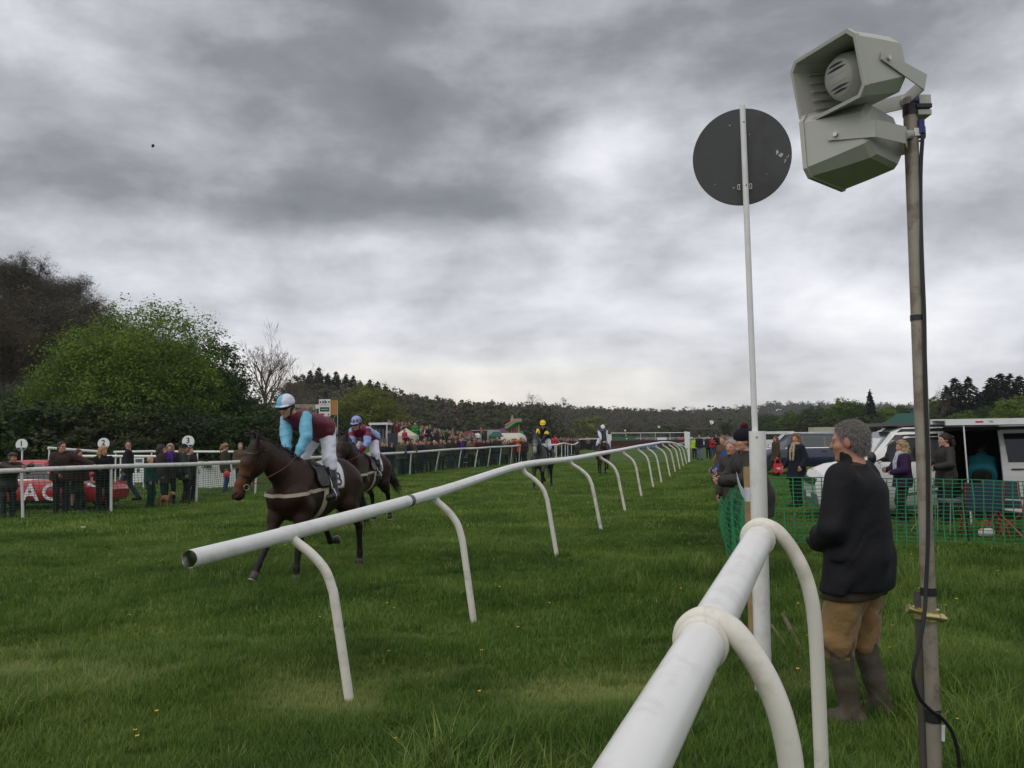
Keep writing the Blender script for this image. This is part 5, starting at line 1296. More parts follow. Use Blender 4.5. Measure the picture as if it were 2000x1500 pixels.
# ---------------------------------------------------------------- running rails
def open_end(mb, p, d, r, L=.5, wall=.90):
    """the open mouth of a pipe: rim and inner wall"""
    q = V3(d).normalized().to_track_quat('Z', 'Y').to_matrix(); mb.lathe([(r * wall, L), (r * wall, 0), (r, 0)], p, 20, rot=q)
def rail_thing(name, label, tops, feet, gooseneck, rr, pr, material, postmat, group=None, pre=None, end_open=False, n=16, lean=None):
    """tops: (px, py, depth) along the rail; feet: (foot px, foot py, joint px, joint py)"""
    base = G(feet[0][0], feet[0][1]); root = thing(name, (base.x, base.y, 0), label, 'rail', group)
    pts = [P(*t) for t in tops]; line = bez(pts, 5); mb = MB(); mb.tube(line, rr, n, caps=not end_open)
    if end_open: open_end(mb, line[0], line[1] - line[0], rr); mb.add([], [])
    mb.build('rail', M[material], root, True)
    for pi_, (fx, fy, jx, jy) in enumerate(feet):
        f = G(fx, fy); j = P(jx, jy, f.y)
        if gooseneck:
            d = f - j; at = lambda a, b: V3((j.x + d.x * a, j.y + d.y * a, j.z + d.z * b))
            path = bez([P(*tops[pi_ + 1]), at(.06, .02), at(.34, .10), at(.58, .20), at(.70, .31), at(.76, .42), at(1, 1), at(1.02, 1.06)], 5)
        else: path = [j + V3((0, 0, -.02)), j.lerp(f, .5), f - V3((0, 0, .1))]
        MB().tube(path, pr, 12 if f.y < 20 else 8).build('post', M[postmat], root, True)
    return root, line
feet_in = [(683, 1372, 569, 1050), (925, 1213, 849, 974), (1088, 1088, 1022, 920), (1174, 1035, 1114, 904), (1221, 998, 1172, 893), (1253, 970, 1217, 884), (1276, 952, 1246, 878), (1292, 942, 1264, 875),
           (1309, 931, 1281, 872), (1319, 922, 1294, 869), (1328, 917, 1306, 868), (1335, 911, 1314, 867), (1341, 906, 1322, 868), (1346, 901, 1334, 871)]
dep = [G(a, b).y for a, b, _, _ in feet_in]
tops = [(370, 1092, dep[0] - 1.02), (564, 1042, dep[0]), (848, 964, dep[1]), (1019, 909, dep[2]), (1112, 897, dep[3]), (1172, 886, dep[4]), (1217, 878, dep[5]), (1246, 872, dep[6]), (1264, 869, dep[7]), (1281, 866, dep[8]), (1294, 864, dep[9]),
        (1306, 864, dep[10]), (1314, 865, dep[11]), (1322, 867, dep[12]), (1334, 871, dep[13])]
rail_in, line_in = rail_thing('running_rail', 'long white plastic rail with bent gooseneck posts crossing in front of the bay horse', tops, feet_in, True, .053, .0335, 'white_pvc', 'cream_pvc', end_open=True, n=22)
for i in (1, 2, 3, 4):
    p = P(*tops[i]); q = P(*tops[i + 1]); d = (q - p).normalized(); o = P(*tops[i - 1]); d0 = (p - o).normalized()
    MB().tube([p - d0 * .075, p - d0 * .01, p + d * .045], .0565, 20).build('joint_sleeve', M['white_pvc'], rail_in, True)
p = line_in[9]; d = (line_in[10] - line_in[8]).normalized()
MB().tube([p - d * .035, p + d * .035], .0560, 20).build('tape_band', M['tape'], rail_in, True)
# the far side
feet_out = [(-125, 1027, -128, 930), (45, 1013, 42, 922), (217, 1000, 217, 914), (383, 981, 386, 908), (498, 966, 502, 902), (598, 952, 600, 896), (682, 941, 686, 892), (746, 933, 750, 888), (800, 927, 803, 885), (850, 921, 858, 881), (895, 914, 901, 878), (927, 913, 933, 877), (952, 911, 958, 875), (975, 909, 979, 874), (997, 906, 1000, 873), (1013, 903, 1016, 871)]
do = [G(a, b).y for a, b, _, _ in feet_out]
tops_o = [(jx, jy - 1.5 if i else jy, do[i]) for i, (_, _, jx, jy) in enumerate(feet_out)]
tops_o[0] = (-128, 927, do[0]); tops_o[1] = (42, 918.5, do[1]); tops_o[2] = (217, 911.5, do[2])
rail_out, line_out = rail_thing('running_rail', 'weathered white rail on the left with upright posts and spectators leaning along it', tops_o, feet_out, False, .062, .036, 'old_pvc', 'old_pvc')
def simple_rail(label, pts, posts, yy, h=None, rr=.055, pr=.03):
    feet = [(x, y, x, y - 30) for x, y in posts]; base = G(*posts[0]); root = thing('running_rail', (base.x, base.y, 0), label, 'rail')
    MB().tube(bez([P(x, y, d) for x, y, d in pts], 5), rr, 10).build('rail', M['white_pvc'], root, True)
    for x, y in posts:
        f = G(x, y); j = None; pxs = [q[0] for q in pts]; t = float(np.interp(x, pxs, [q[1] for q in pts])); j = P(x, t, f.y)
        MB().tube([j, f - V3((0, 0, .1))], pr, 8).build('post', M['white_pvc'], root, True)
    return root
simple_rail('short white rail just behind the grey horse', [(1058, 868, 50), (1072, 869, 50.5), (1087, 869, 51)], [(1062, 903), (1084, 902)], 50)
simple_rail('wavy sagging white rail beside the packed crowd right of the grey horse', [(1088, 869, 64), (1094, 866.5, 66), (1104, 866, 69), (1113, 868, 73), (1122, 868, 78), (1129, 864, 82)], [(1087, 894), (1097, 893), (1104, 891.5), (1109, 891), (1116, 888), (1119, 886), (1122, 885)], 64)
simple_rail('straight white rail leading up to the brush fence behind the last horse', [(1126, 858.5, 112), (1150, 857.5, 114), (1190, 857, 116)], [(1131, 872), (1140, 871.5), (1146, 871), (1152, 870.5), (1159, 870), (1170, 870), (1182, 870)], 112)

# netting under the far rail
def net_sheet(name, label, top, bottom, nh, step, w, material, cat='netting', bulge=0.0, seed=1, jit=.0, diag=False, th=.004, wv=None):
    """strands between a top and a bottom line"""
    g = random.Random(seed); top = [V3(p) for p in top]; bottom = [V3(p) for p in bottom]
    def along(pl, t):
        L = [0]
        for i in range(len(pl) - 1): L.append(L[-1] + (pl[i + 1] - pl[i]).length)
        s = t * L[-1]
        for i in range(len(pl) - 1):
            if s <= L[i + 1] + 1e-6: return pl[i].lerp(pl[i + 1], (s - L[i]) / max(L[i + 1] - L[i], 1e-6))
        return pl[-1]
    Ln = sum((top[i + 1] - top[i]).length for i in range(len(top) - 1)); nv = max(2, int(Ln / step)); gr_ = []
    dirn = (top[-1] - top[0]).normalized(); nrm = dirn.cross(V3((0, 0, 1)))
    for i in range(nv + 1):
        t = i / nv; a, b = along(top, t), along(bottom, t); colm = []
        for k in range(nh + 1):
            u = k / nh; q = a.lerp(b, u)
            q = q + nrm * (bulge * math.sin(math.pi * u) * (.5 + .5 * math.sin(t * 37 + seed) ) + jit * math.sin(t * 61 + u * 5) + .3 * jit * math.sin(t * 173 + u * 9)) + V3((0, 0, -.02 * math.sin(t * nv * .55) ** 2 * jit * 20))
            colm.append(q)
        gr_.append(colm)
    mb = MB(); up = V3((0, 0, 1))
    def quad(a, b, hw, ax): mb.add([a - ax * hw, a + ax * hw, b + ax * hw, b - ax * hw], [(0, 1, 2, 3)])
    for k in range(nh + 1):
        for i in range(nv): quad(gr_[i][k], gr_[i + 1][k], w * .5 * (1.5 if k in (0, nh) else 1), up)
    for i in range(nv + 1):
        for k in range(nh): quad(gr_[i][k], gr_[i][k + 1], (wv or w) * .55, dirn)
    base = bottom[0]; o = mb.build(name, M[material]); me = o.data; me.transform(Matrix.Translation(-base)); o.location = base
    md = o.modifiers.new('thickness', 'SOLIDIFY'); md.thickness = th; md.offset = 0
    return tag(o, label, cat)
back = V3((-.05, .16, 0))
net_sheet('safety_net', 'dark green safety net hung below the weathered far rail', [P(*t) + back + V3((0, 0, -.12)) for t in tops_o[:9]], [G(a, b) + back + V3((0, 0, .03)) for a, b, _, _ in feet_out[:9]], 15, .125, .010, 'dark_net', jit=.02, seed=4, th=.003)
net_sheet('safety_net', 'dark green safety net in front of the standing crowd along the far rail', [P(*t) + back + V3((0, 0, -.12)) for t in tops_o[8:]], [G(a, b) + back + V3((0, 0, .03)) for a, b, _, _ in feet_out[8:]], 12, .25, .016, 'dark_net', jit=.02, seed=6, th=.003)

# ---------------------------------------------------------------- near rail on the right
NB = P(1484, 1050, 3.28); NR = P(1368, 1262, 1.98); nd = (NB - NR).normalized(); NA = NR - nd * 1.6
near = thing('running_rail', (NR.x, NR.y, 0), 'close white rail with looped posts running up from the bottom right of the picture', 'rail')
mb = MB().tube([NA, NR, NB + nd * .10], .0525, 30); mb.build('rail', M['grey_white'] if 'grey_white' in M else M['white_pvc'], near, True)
def looped_post(c, d, r_pipe, path, r, parent):
    side = d.cross(V3((0, 0, 1))).normalized(); up = side.cross(d).normalized(); mb = MB()
    pts = [c + d * a + side * b + up * e for a, b, e in path]; pts = bez(pts, 6)
    n_ = len(pts); mb.tube(pts, [r * min(1, .45 + .55 * max(0, (i / n_ - .20) / .22)) for i in range(n_)], 18); mb.build('post', M['cream_pvc'], parent, True)
    q = d.to_track_quat('Z', 'Y').to_matrix(); mb = MB()
    mb.lathe([(r_pipe, -.022), (r_pipe + .008, -.022), (r_pipe + .008, .022), (r_pipe, .022)], c - d * .02, 28, rot=q); mb.build('collar', M['cream_pvc'], parent, True)
pth = lambda H: [(0, -.050, -.040), (0, -.061, -.004), (0, -.046, .038), (0, .0, .059), (0, .050, .040), (0, .096, -.010), (0, .142, -.092), (0, .172, -.19), (0, .186, -.32), (0, .190, -.6), (0, .190, -H)]
looped_post(NB - nd * .01, nd, .0525, pth(1.55), .0265, near)
looped_post(NR + nd * .05, nd, .0525, pth(1.50), .0285, near)

# ---------------------------------------------------------------- finish post with its disc
FB = G(1491, 1360); fy = FB.y; FT = P(1479, 842, fy)
fin = thing('finish_post', (FB.x, FB.y, 0), 'tall white post carrying a dark round disc high above the near rail', 'post')
MB().tube([FB - V3((0, 0, .1)), FT], .0575, 28).build('sleeve_pipe', M['old_white'] if 'old_white' in M else M['white_pvc'], fin, True)
PT = P(1450, 206, fy); pb = P(1475, 850, fy); MB().tube([FB + V3((0, 0, .2)), pb, pb.lerp(PT, .5), PT], .0205, 16).build('pole', M['white_paint'], fin, True)
pd = (PT - pb).normalized(); dc = P(1451.5, 303.5, fy) + V3((0, .040, 0)); vn = (CAM - dc).normalized(); vn = V3((vn.x * .9, vn.y, vn.z * .35)).normalized()
dq = vn.to_track_quat('Z', 'Y').to_matrix(); RD = 96 * fy / FPX
dk = MB().lathe([(0, -.003), (RD - .004, -.003), (RD, -.001), (RD, .002), (RD - .003, .004), (0, .004)], dc, 64, rot=dq, smooth=False).build('disc', M['sign_grey'], fin, True)
ux, uy = dq @ V3((1, 0, 0)), dq @ V3((0, 1, 0))
if ux.x < 0: ux = -ux
if uy.z < 0: uy = -uy
def chip(px, py, w, h, sd):
    g = random.Random(sd); c = dc + ux * ((px - 1451.5) * fy / FPX) + uy * ((303.5 - py) * fy / FPX) + vn * .0048; n = 11
    mb.add([c + ux * (math.cos(i * 6.283 / n) * w * g.uniform(.45, 1.1)) + uy * (math.sin(i * 6.283 / n) * h * g.uniform(.45, 1.1)) for i in range(n)], [tuple(range(n))])
mb = MB()
for q in ((1527, 306, .020, .016, 1), (1520, 300, .012, .02, 2), (1535, 317, .006, .010, 3), (1538, 312, .005, .007, 4), (1533, 321, .004, .006, 5), (1430, 238.5, .008, .004, 6), (1434, 363, .011, .005, 7), (1398, 353, .010, .002, 8), (1498, 341, .008, .002, 9), (1468, 260, .004, .004, 10), (1541, 309, .004, .008, 11)): chip(*q)
mb.build('scratches', M['paint_chip'], dk, True)
for py in (240, 363):
    t = (py - 206) / (850 - 206); c = P(1450 + 25 * t, py, fy); br = MB()
    for k in (1, -1):
        e = c + ux * (.030 * k) + V3((0, .022, 0))
        for a, b in (((0, .016), (.018 * k, .016)), ((.018 * k, .016), (.018 * k, -.016)), ((.018 * k, -.016), (0, -.016)), ((.004 * k, .016), (.004 * k, -.016))):
            br.tube([e + ux * a[0] + uy * a[1], e + ux * b[0] + uy * b[1]], .0032, 6)
    br.build('bracket', M['galv'], fin, True)
    MB().ball(c + V3((0, -.020, 0)), .006, 8).build('bolt', M['grey_plastic'], fin, True)
MB().ball(P(1478, 853.5, fy - .062), .006, 8).build('bolt', M['grey_plastic'], fin, True)
# ---------------------------------------------------------------- loudspeaker pole
yp = 3.05; T0 = P(1777, 192, yp); T1 = P(1826, 1500, yp); pdn = (T1 - T0).normalized(); TB = T1 + pdn * ((-.15 - T1.z) / pdn.z)
sp = thing('speaker_pole', (TB.x, TB.y, 0), 'rusty scaffold pole on the right holding up two grey horn loudspeakers', 'pole')
MB().tube([TB, T1, T0.lerp(T1, .5), T0], .0243, 24).build('pole', M['scaffold'], sp, True)
for (x, y, hh) in ((1787, 216, .020), (1812, 621, .010), (1821, 1155, .014), (1825, 1397, .022)):
    t = (y - 192) / (1500 - 192); c = P(1777 + 49 * t, y, yp); MB().tube([c - pdn * hh, c + pdn * hh], .0268, 20).build('tape_band', M['black'], sp, True)
S0 = P(1797, 1157, yp + .05); S1 = P(1808, 1500, yp + .05); sdn = (S1 - S0).normalized(); SB = S1 + sdn * ((-.15 - S1.z) / sdn.z)
stk = thing('ground_stake', (SB.x, SB.y, 0), 'short dark metal tube driven in beside the scaffold pole', 'stake')
mb = MB().tube([S0, S1, SB], .0205, 18, caps=False); open_end(mb, S0, S1 - S0, .0205, .2, .8); mb.build('tube', M['dark_tube'] if 'dark_tube' in M else M['scaffold'], stk, True)
clp = thing('scaffold_clamp', tuple(P(1808, 1198, yp)), 'brass coloured scaffold coupler joining pole and stake', 'clamp')
mb = MB(); c1 = P(1817, 1201, yp); c2 = P(1800, 1196, yp + .05)
for c in (c1, c2):
    mb.tube([c - V3((0, 0, .020)), c + V3((0, 0, .020))], .030, 18); 
MB_ = MB
mb.build('band', M['brass'], clp, True)
mb = MB(); mb.tube([P(1806, 1203, yp - .028), P(1834, 1206, yp - .03)], .011, 10); mb.tube([P(1834, 1206, yp - .03), P(1843, 1208, yp - .03)], .015, 6); mb.tube([P(1843, 1208, yp - .03), P(1848, 1209, yp - .03)], .008, 10); mb.build('bolt', M['brass'], clp, True)
mb = MB(); mb.tube([P(1800, 1196, yp + .02), P(1776, 1189, yp + .02)], .010, 10); mb.tube([P(1780, 1190, yp + .02), P(1772, 1188, yp + .02)], .015, 6); mb.build('bolt', M['brass'], clp, True)
mb = MB()
for off in (0.0, 1.0):
    pts = [(1801, 262, -.02), (1797, 330, -.02), (1797, 420, -.02), (1800, 520, -.028), (1804, 620, -.03), (1806, 760, -.03), (1811, 900, -.03), (1811, 1050, -.03), (1807, 1150, -.036), (1804, 1200, -.045), (1795, 1255, -.05), (1784, 1300, -.05), (1783, 1328, -.05), (1794, 1362, -.045), (1815, 1386, -.036), (1836, 1400, -.03), (1858, 1430, -.02), (1870, 1475, -.01), (1874, 1540, 0.0), (1872, 1640, 0.02), (1880, 1830, .05)]
    mb.tube(bez([P(x + off * 3.2, y, yp + d - off * .004) for x, y, d in pts], 6), .0048 if not off else .0040, 8)
tag(mb.build('speaker_cable', M['black']), 'black cable taped down the scaffold pole and hanging loose at the bottom', 'cable')
cb_ = P(1842, 1432, yp); tag(MB().box(cb_, (.012, .002, .055), Matrix.Rotation(.06, 3, 'Y')).build('cable_tag', M['white_print']), 'small white tag on the loose cable near the foot of the pole', 'tag')
jb = thing('junction_box', tuple(P(1799, 208, yp)), 'small cream junction box with blue plugs strapped to the top of the pole', 'box')
c = P(1801, 205, yp + .0); MB().box(c + V3((0, 0, .012)), (.042, .05, .034)).build('box_body', M['horn_pale'] if 'horn_pale' in M else M['horn'], jb, True)
MB().box(c - V3((.004, 0, .036)), (.048, .055, .018)).build('box_lid', M['horn'], jb, True)
MB().box(c - V3((0.006, 0, .012)), (.056, .058, .014)).build('strap', M['black'], jb, True)
for a, b_ in (((1797, 236), (1798, 262)), ((1776, 200), (1790, 197))):
    u, w = P(a[0], a[1], yp - .012), P(b_[0], b_[1], yp - .012); m_ = u.lerp(w, .5); MB().tube([u, m_], .015, 14).build('plug', M['blue_plug'], jb, True); MB().tube([m_, w], .0175, 14).build('plug', M['blue_plug'], jb, True)
MB().tube(bez([P(1806, 258, yp - .01), P(1806, 268, yp), P(1800, 274, yp + .01), P(1792, 276, yp + .03)], 5), .004, 6).build('lead', M['black'], jb, True)
def oct_ring(W, H, ch): return [(-W / 2 + ch, -H / 2), (W / 2 - ch, -H / 2), (W / 2, -H / 2 + ch), (W / 2, H / 2 - ch), (W / 2 - ch, H / 2), (-W / 2 + ch, H / 2), (-W / 2, H / 2 - ch), (-W / 2, -H / 2 + ch)]
def horn_speaker(label, c, face, pitch, brk_dir, swing=0.0, ext=.075):
    f = V3((face[0], face[1], 0)).normalized(); l = V3((-f.y, f.x, 0)); u = V3((0, 0, 1)); Rm = Matrix.Rotation(pitch, 3, l); f = Rm @ f; u = Rm @ u
    root = thing('horn_speaker', tuple(c), label, 'loudspeaker'); W, H, D = .315, .225, .235
    A = lambda x, y, z: c + f * x + l * y + u * z
    mb = MB(); sec = [(D / 2 + .004, W + .012, H + .012, .030), (D / 2 - .012, W + .012, H + .012, .030), (D / 2 - .012, W, H, .028), (0, W * .95, H * .95, .036), (-D / 2 + .02, W * .90, H * .88, .042), (-D / 2, W * .82, H * .78, .042)]
    rings = [[A(x, y, z) for y, z in oct_ring(w, h, ch)] for x, w, h, ch in sec]
    for i in range(len(rings) - 1): mb.add(rings[i] + rings[i + 1], [(k, (k + 1) % 8, 8 + (k + 1) % 8, 8 + k) for k in range(8)])
    mb.add(rings[-1], [tuple(range(8))])
    inn = [[A(x, y, z) for y, z in oct_ring(w, h, ch)] for x, w, h, ch in ((D / 2 + .004, W + .012, H + .012, .030), (D / 2 + .004, W - .012, H - .012, .026), (-D / 2 + .05, W * .82, H * .80, .034), (-D / 2 + .03, W * .4, H * .4, .03))]
    for i in range(3): mb.add(inn[i] + inn[i + 1], [(k, 8 + k, 8 + (k + 1) % 8, (k + 1) % 8) for k in range(8)])
    mb.add(inn[-1], [tuple(reversed(range(8)))]); mb.build('horn_shell', M['horn'], root, True)
    rb = MB()
    for k in range(5):
        z = (k - 2) * .032
        for s_ in (1, -1): rb.box(A(.02, s_ * (W * .44 - .006), z), (.09, .010, .004), Matrix((f, l, u)).transposed())
    rb.build('inner_rib', M['horn'], root, True)
    q = Matrix((l, u, f)).transposed()
    bell = MB(); bell.lathe([(.085, -.10), (.088, .01), (.080, .045), (.066, .062), (.064, .066)], A(0, 0, 0), 36, rot=q)
    b = bell.build('bell', M['horn'], root, True)
    sl = MB()
    for z, w in ((.045, .040), (.030, .05), (-.034, .05), (-.048, .038)):
        sl.prism([(-w, 0), (-w * .5, .005), (0, .007), (w * .5, .005), (w, 0), (w * .5, -.003), (0, -.003), (-w * .5, -.003)], 'z', .0655, .0665)
    sl.v = [tuple(A(v[2], v[0], v[1] + zz)) for v, zz in zip(sl.v, np.repeat([.045, .030, -.034, -.048], 16))]
    sl.build('slot', M['black'], b, True)
    MB().add([A(.0668, -.038, .012), A(.0668, .038, .012), A(.052, .030, .0), A(.052, -.030, .0)], [(0, 1, 2, 3)]).add([A(.052, -.030, 0), A(.052, .030, 0), A(.0668, .038, -.016), A(.0668, -.038, -.016)], [(0, 1, 2, 3)]).build('throat', M['grey_plastic'], b, True)
    bk = MB(); piv = -.01
    Rx = Matrix((f, l, u)).transposed()
    e_ = (-f * math.cos(swing) - u * math.sin(swing)); w_ = (-f * -math.sin(swing) - u * math.cos(swing)); pv = A(piv, 0, 0); E_ = lambda a, y, c: pv + e_ * a + l * y + w_ * c; Lb = D / 2 + ext
    for s_ in (1, -1): bk.add([E_(-.03, s_ * (W * .485 + .006), -.016), E_(-.03, s_ * (W * .485 + .006), .016), E_(Lb, s_ * W * .44, .030), E_(Lb, s_ * W * .44, -.030)], [(0, 1, 2, 3)])
    bk.add([E_(Lb, W * .44, -.030), E_(Lb, W * .44, .030), E_(Lb + .045, 0, .030), E_(Lb + .045, 0, -.030)], [(0, 1, 2, 3)]).add([E_(Lb + .045, 0, -.030), E_(Lb + .045, 0, .030), E_(Lb, -W * .44, .030), E_(Lb, -W * .44, -.030)], [(0, 1, 2, 3)])
    bo = bk.build('bracket', M['horn'], root, True); md = bo.modifiers.new('sheet', 'SOLIDIFY'); md.thickness = .004; md.offset = 0
    for s_ in (1, -1): MB().tube([A(piv, s_ * (W * .45), 0), A(piv, s_ * (W * .47 + .020), 0)], .0085, 6).build('bolt', M['galv'], root, True)
    arm = E_(Lb + .04, 0, 0); MB().tube([arm, brk_dir], .016, 10).build('mount', M['horn'], root, True)
    return root
toC = V3((-.367, -.93, 0)); lf = V3((-.93, .367, 0))
horn_speaker('upper grey horn loudspeaker with its mouth open towards the course', P(1664, 150, 3.0), toC * .68 + lf * .73, R(11), P(1780, 200, yp), R(26))
horn_speaker('lower grey horn loudspeaker turned away, showing its side and underside', P(1667, 284, 3.10), toC * -.42 + lf * .9, R(3), P(1782, 262, yp), R(7), .015)
hc_ = P(1785, 262, yp); MB().tube([hc_ - pdn * .014, hc_ + pdn * .014], .0262, 20).build('hose_clamp', M['galv'], sp, True)
# ---------------------------------------------------------------- stakes, tape and green netting by the post
def stake(px0, py0, px1, py1, w, label, y=None, m='wood', bury=.1):
    b = G(px1, py1); t = P(px0, py0, y or b.y); d = (b - t).normalized(); q = (-d).to_track_quat('Z', 'Y').to_matrix()
    o = MB().box(t.lerp(b + d * bury, .5), (w, w, (b + d * bury - t).length), q).build('wooden_stake', M[m]); me = o.data; me.transform(Matrix.Translation(-b)); o.location = b
    return tag(o, label, 'stake')
stake(1459, 912, 1470, 1262, .050, 'square wooden stake standing hard against the white finish post')
stake(1428, 880, 1431, 985, .055, 'wooden stake in front of the coat of the person in the bobble hat', m='wood')
stake(1418, 863, 1421, 950, .05, 'slimmer wooden stake just beyond the person in the bobble hat', m='wood')
stake(1413, 858, 1393, 898, .05, 'wooden stake leaning over at the end of the netting', m='wood', y=G(1393, 898).y + .2)
stake(1404, 862, 1406, 888, .05, 'thin far stake beside the leaning stake', m='dark_wood')
tp_ = [P(1431, 880, 15.5), P(1432, 902, 14.0), P(1438, 925, 11.0), P(1446, 953, 8.6), P(1455, 966, 7.3), P(1463, 968, 7.15)]
tag(MB().ribbon(bez(tp_, 5), .075, .003, (0, 0, 1)).build('barrier_tape', M['white_tape']), 'white plastic tape stretched from stake to stake beside the netting', 'tape')
for (px, py, y, h) in ((1463, 966, 7.12, .11), (1429, 905, G(1431, 985).y - .0, .07)):
    c = P(px, py, y); tag(MB().box(c, (.058, .064, h)).build('tape_wrap', M['white_tape']), 'white tape wrapped round the stake beside the finish post' if y < 8 else 'white tape wrapped round the stake near the bobble hat', 'tape')
tb, bb = [], []
for (tx_, ty_, bx, by) in ((1457, 972, 1462, 1240), (1440, 948, 1436, 1150), (1430, 930, 1424, 1060), (1424, 915, 1417, 985), (1418, 900, 1412, 940), (1412, 880, 1405, 905)):
    b = G(bx, by); bb.append(b); tb.append(P(tx_, ty_, b.y + .05))
net_sheet('barrier_net', 'crumpled green plastic netting sagging along the stakes beside the finish post', tb, bb, 17, .085, .012, 'net', bulge=-.14, jit=.05, seed=3, wv=.014)
r_ = G(1437, 1110); tag(MB().tube([P(1428, 945, r_.y), P(1432, 1030, r_.y), r_], .009, 8).build('steel_pin', M['grey_plastic']), 'thin dark steel pin holding the crumpled netting', 'pin')
Yn = 13.6
net_sheet('barrier_net', 'bright green barrier netting stretched across the grass in front of the white van', [P(1496, 930, 13.2), P(1560, 932, 13.3), P(1700, 934, 13.4), P(1850, 935, 13.5), P(1975, 939, 13.4), P(2080, 944, 13.4), P(2300, 946, 13.6)],
          [P(1496, 1058, 13.2), P(1620, 1060, 13.3), P(1760, 1062, 13.4), P(1900, 1066, 13.4), P(2080, 1070, 13.4), P(2300, 1070, 13.6)], 17, .150, .010, 'net', jit=.022, seed=8, wv=.016)
stake_g = G(1893, 1060); tag(MB().tube([P(1880, 955, 13.45), stake_g - V3((0, 0, .1))], .017, 8).build('net_pin', M['dark_net']), 'dark green leaning pin behind the bright barrier netting', 'pin')
for (a, b, w) in (((1530, 1222), (1570, 1288), .022), ((1508, 1245), (1545, 1282), .014)):
    tag(MB().tube([G(*a) + V3((0, 0, .10)), G(*b) + V3((0, 0, .03))], w, 8).build('cut_stick', M['dark_wood']), 'thicker bare stick lying in the grass behind the man' if w > .02 else 'thinner bare stick lying in the grass behind the looped posts', 'stick')
# ---------------------------------------------------------------- vehicles
def shell(st, extra=0.0):
    """body from stations (x, z bottom, z belt, z roof, half width, half width at the roof)"""
    mb = MB(); rings = []
    for x, zb, zs, zr, w, wr in st:
        half = [(w * .86, zb), (w * .97, zb + .06), (w, zb + (zs - zb) * .45), (w * .985, zs - .05), (w * .955, zs), (wr + (w * .955 - wr) * .25, zs + (zr - zs) * .72) if zr - zs > .1 else (w * .90, zs + (zr - zs) * .5), (wr * .93, zr - .02 if zr - zs > .1 else zr), (wr * .6, zr + .012)]
        ring = [(x, y, z) for y, z in half] + [(x, -y, z) for y, z in reversed(half)]; rings.append(ring)
    n = len(rings[0])
    for i in range(len(rings) - 1):
        mb.add(rings[i] + rings[i + 1], [(k, k + n, n + (k + 1) % n, (k + 1) % n) for k in range(n)], True)
    mb.add(rings[0], [tuple(reversed(range(n)))]); mb.add(rings[-1], [tuple(range(n))]); return mb
def side_y(st, x, z):
    st = sorted(st); xs = [s[0] for s in st]; f = lambda k: float(np.interp(x, xs, [s[k] for s in st])); zs, zr, w, wr = f(2), f(3), f(4), f(5)
    if z <= zs: return float(np.interp(z, [f(1), f(1) + .06, f(1) + (zs - f(1)) * .45, zs - .05, zs], [w * .86, w * .97, w, w * .985, w * .955]))
    t = (z - zs) / max(zr - zs, .01); return float(np.interp(t, [0, .72, 1], [w * .955, wr + (w * .955 - wr) * .25, wr * .93]))
def side_panel(st, poly, side, off, th, mats, name, parent, world=False, sub=5):
    """a panel following the body side: poly is (x, z)"""
    A_, B_, C_, D_ = [V3((p[0], 0, p[1])) for p in poly]; n = 5 if abs(B_.z - A_.z) + abs(C_.z - D_.z) > .25 or abs(D_.x - A_.x) > .5 else 1; g_ = []
    for o_ in (off, off - th):
        for i in range(n + 1):
            for j in range(n + 1):
                q_ = A_.lerp(B_, i / n).lerp(D_.lerp(C_, i / n), j / n); g_.append((q_.x, side * (side_y(st, q_.x, q_.z) + o_), q_.z))
    W_ = n + 1; N_ = W_ * W_; fs = []
    for i in range(n):
        for j in range(n):
            k = i * W_ + j; fs += [(k, k + W_, k + W_ + 1, k + 1), (N_ + k, N_ + k + 1, N_ + k + W_ + 1, N_ + k + W_)]
    for i in range(n):
        for e in ((i, i + 1), (n * W_ + i, n * W_ + i + 1), (i * W_, (i + 1) * W_), (i * W_ + n, (i + 1) * W_ + n)): fs.append((e[0], e[1], e[1] + N_, e[0] + N_))
    return MB().add(g_, fs).build(name, mats, parent)
def wheel(parent, x, y, r, w=.21, rim=True):
    q = Matrix.Rotation(R(90) * (1 if y < 0 else -1), 3, 'X'); c = V3((x, y, r))
    o = MB().lathe([(r * .62, -w * .5), (r * .93, -w * .5), (r, -w * .34), (r, w * .34), (r * .93, w * .5), (r * .62, w * .5)], c, 24, rot=q).build('wheel', M['rubber'], parent)
    if rim:
        mb = MB().lathe([(r * .62, w * .30), (r * .60, w * .44), (r * .56, w * .40), (0, w * .34)], c, 24, rot=q); mb.build('rim', M['grey_plastic'], o)
        sp_ = MB()
        for i in range(6):
            a = i * math.pi / 3; d = q @ V3((math.cos(a), math.sin(a), 0)); t_ = q @ V3((-math.sin(a), math.cos(a), 0)); z_ = q @ V3((0, 0, 1)); k = c + z_ * (w * .42)
            sp_.add([k + d * .03 - t_ * .03, k + d * .03 + t_ * .03, k + d * r * .57 + t_ * .04, k + d * r * .57 - t_ * .04], [(0, 1, 2, 3), (3, 2, 1, 0)])
        sp_.build('spoke', M['galv'], o)
    return o
def arch(parent, x, y, r, m='black'):
    s_ = 1 if y > 0 else -1; mb = MB(); n = 16; vo = [(x + math.cos(i * math.pi / n) * (r + .05), y, r + math.sin(i * math.pi / n) * (r + .05)) for i in range(n + 1)]
    vi = [(a, b - s_ * .05, c) for a, b, c in vo]; mb.add(vo + [(x, y, r)], [(i, i + 1, n + 1) if s_ < 0 else (i + 1, i, n + 1) for i in range(n)]); return mb.build('wheel_arch', M[m], parent)
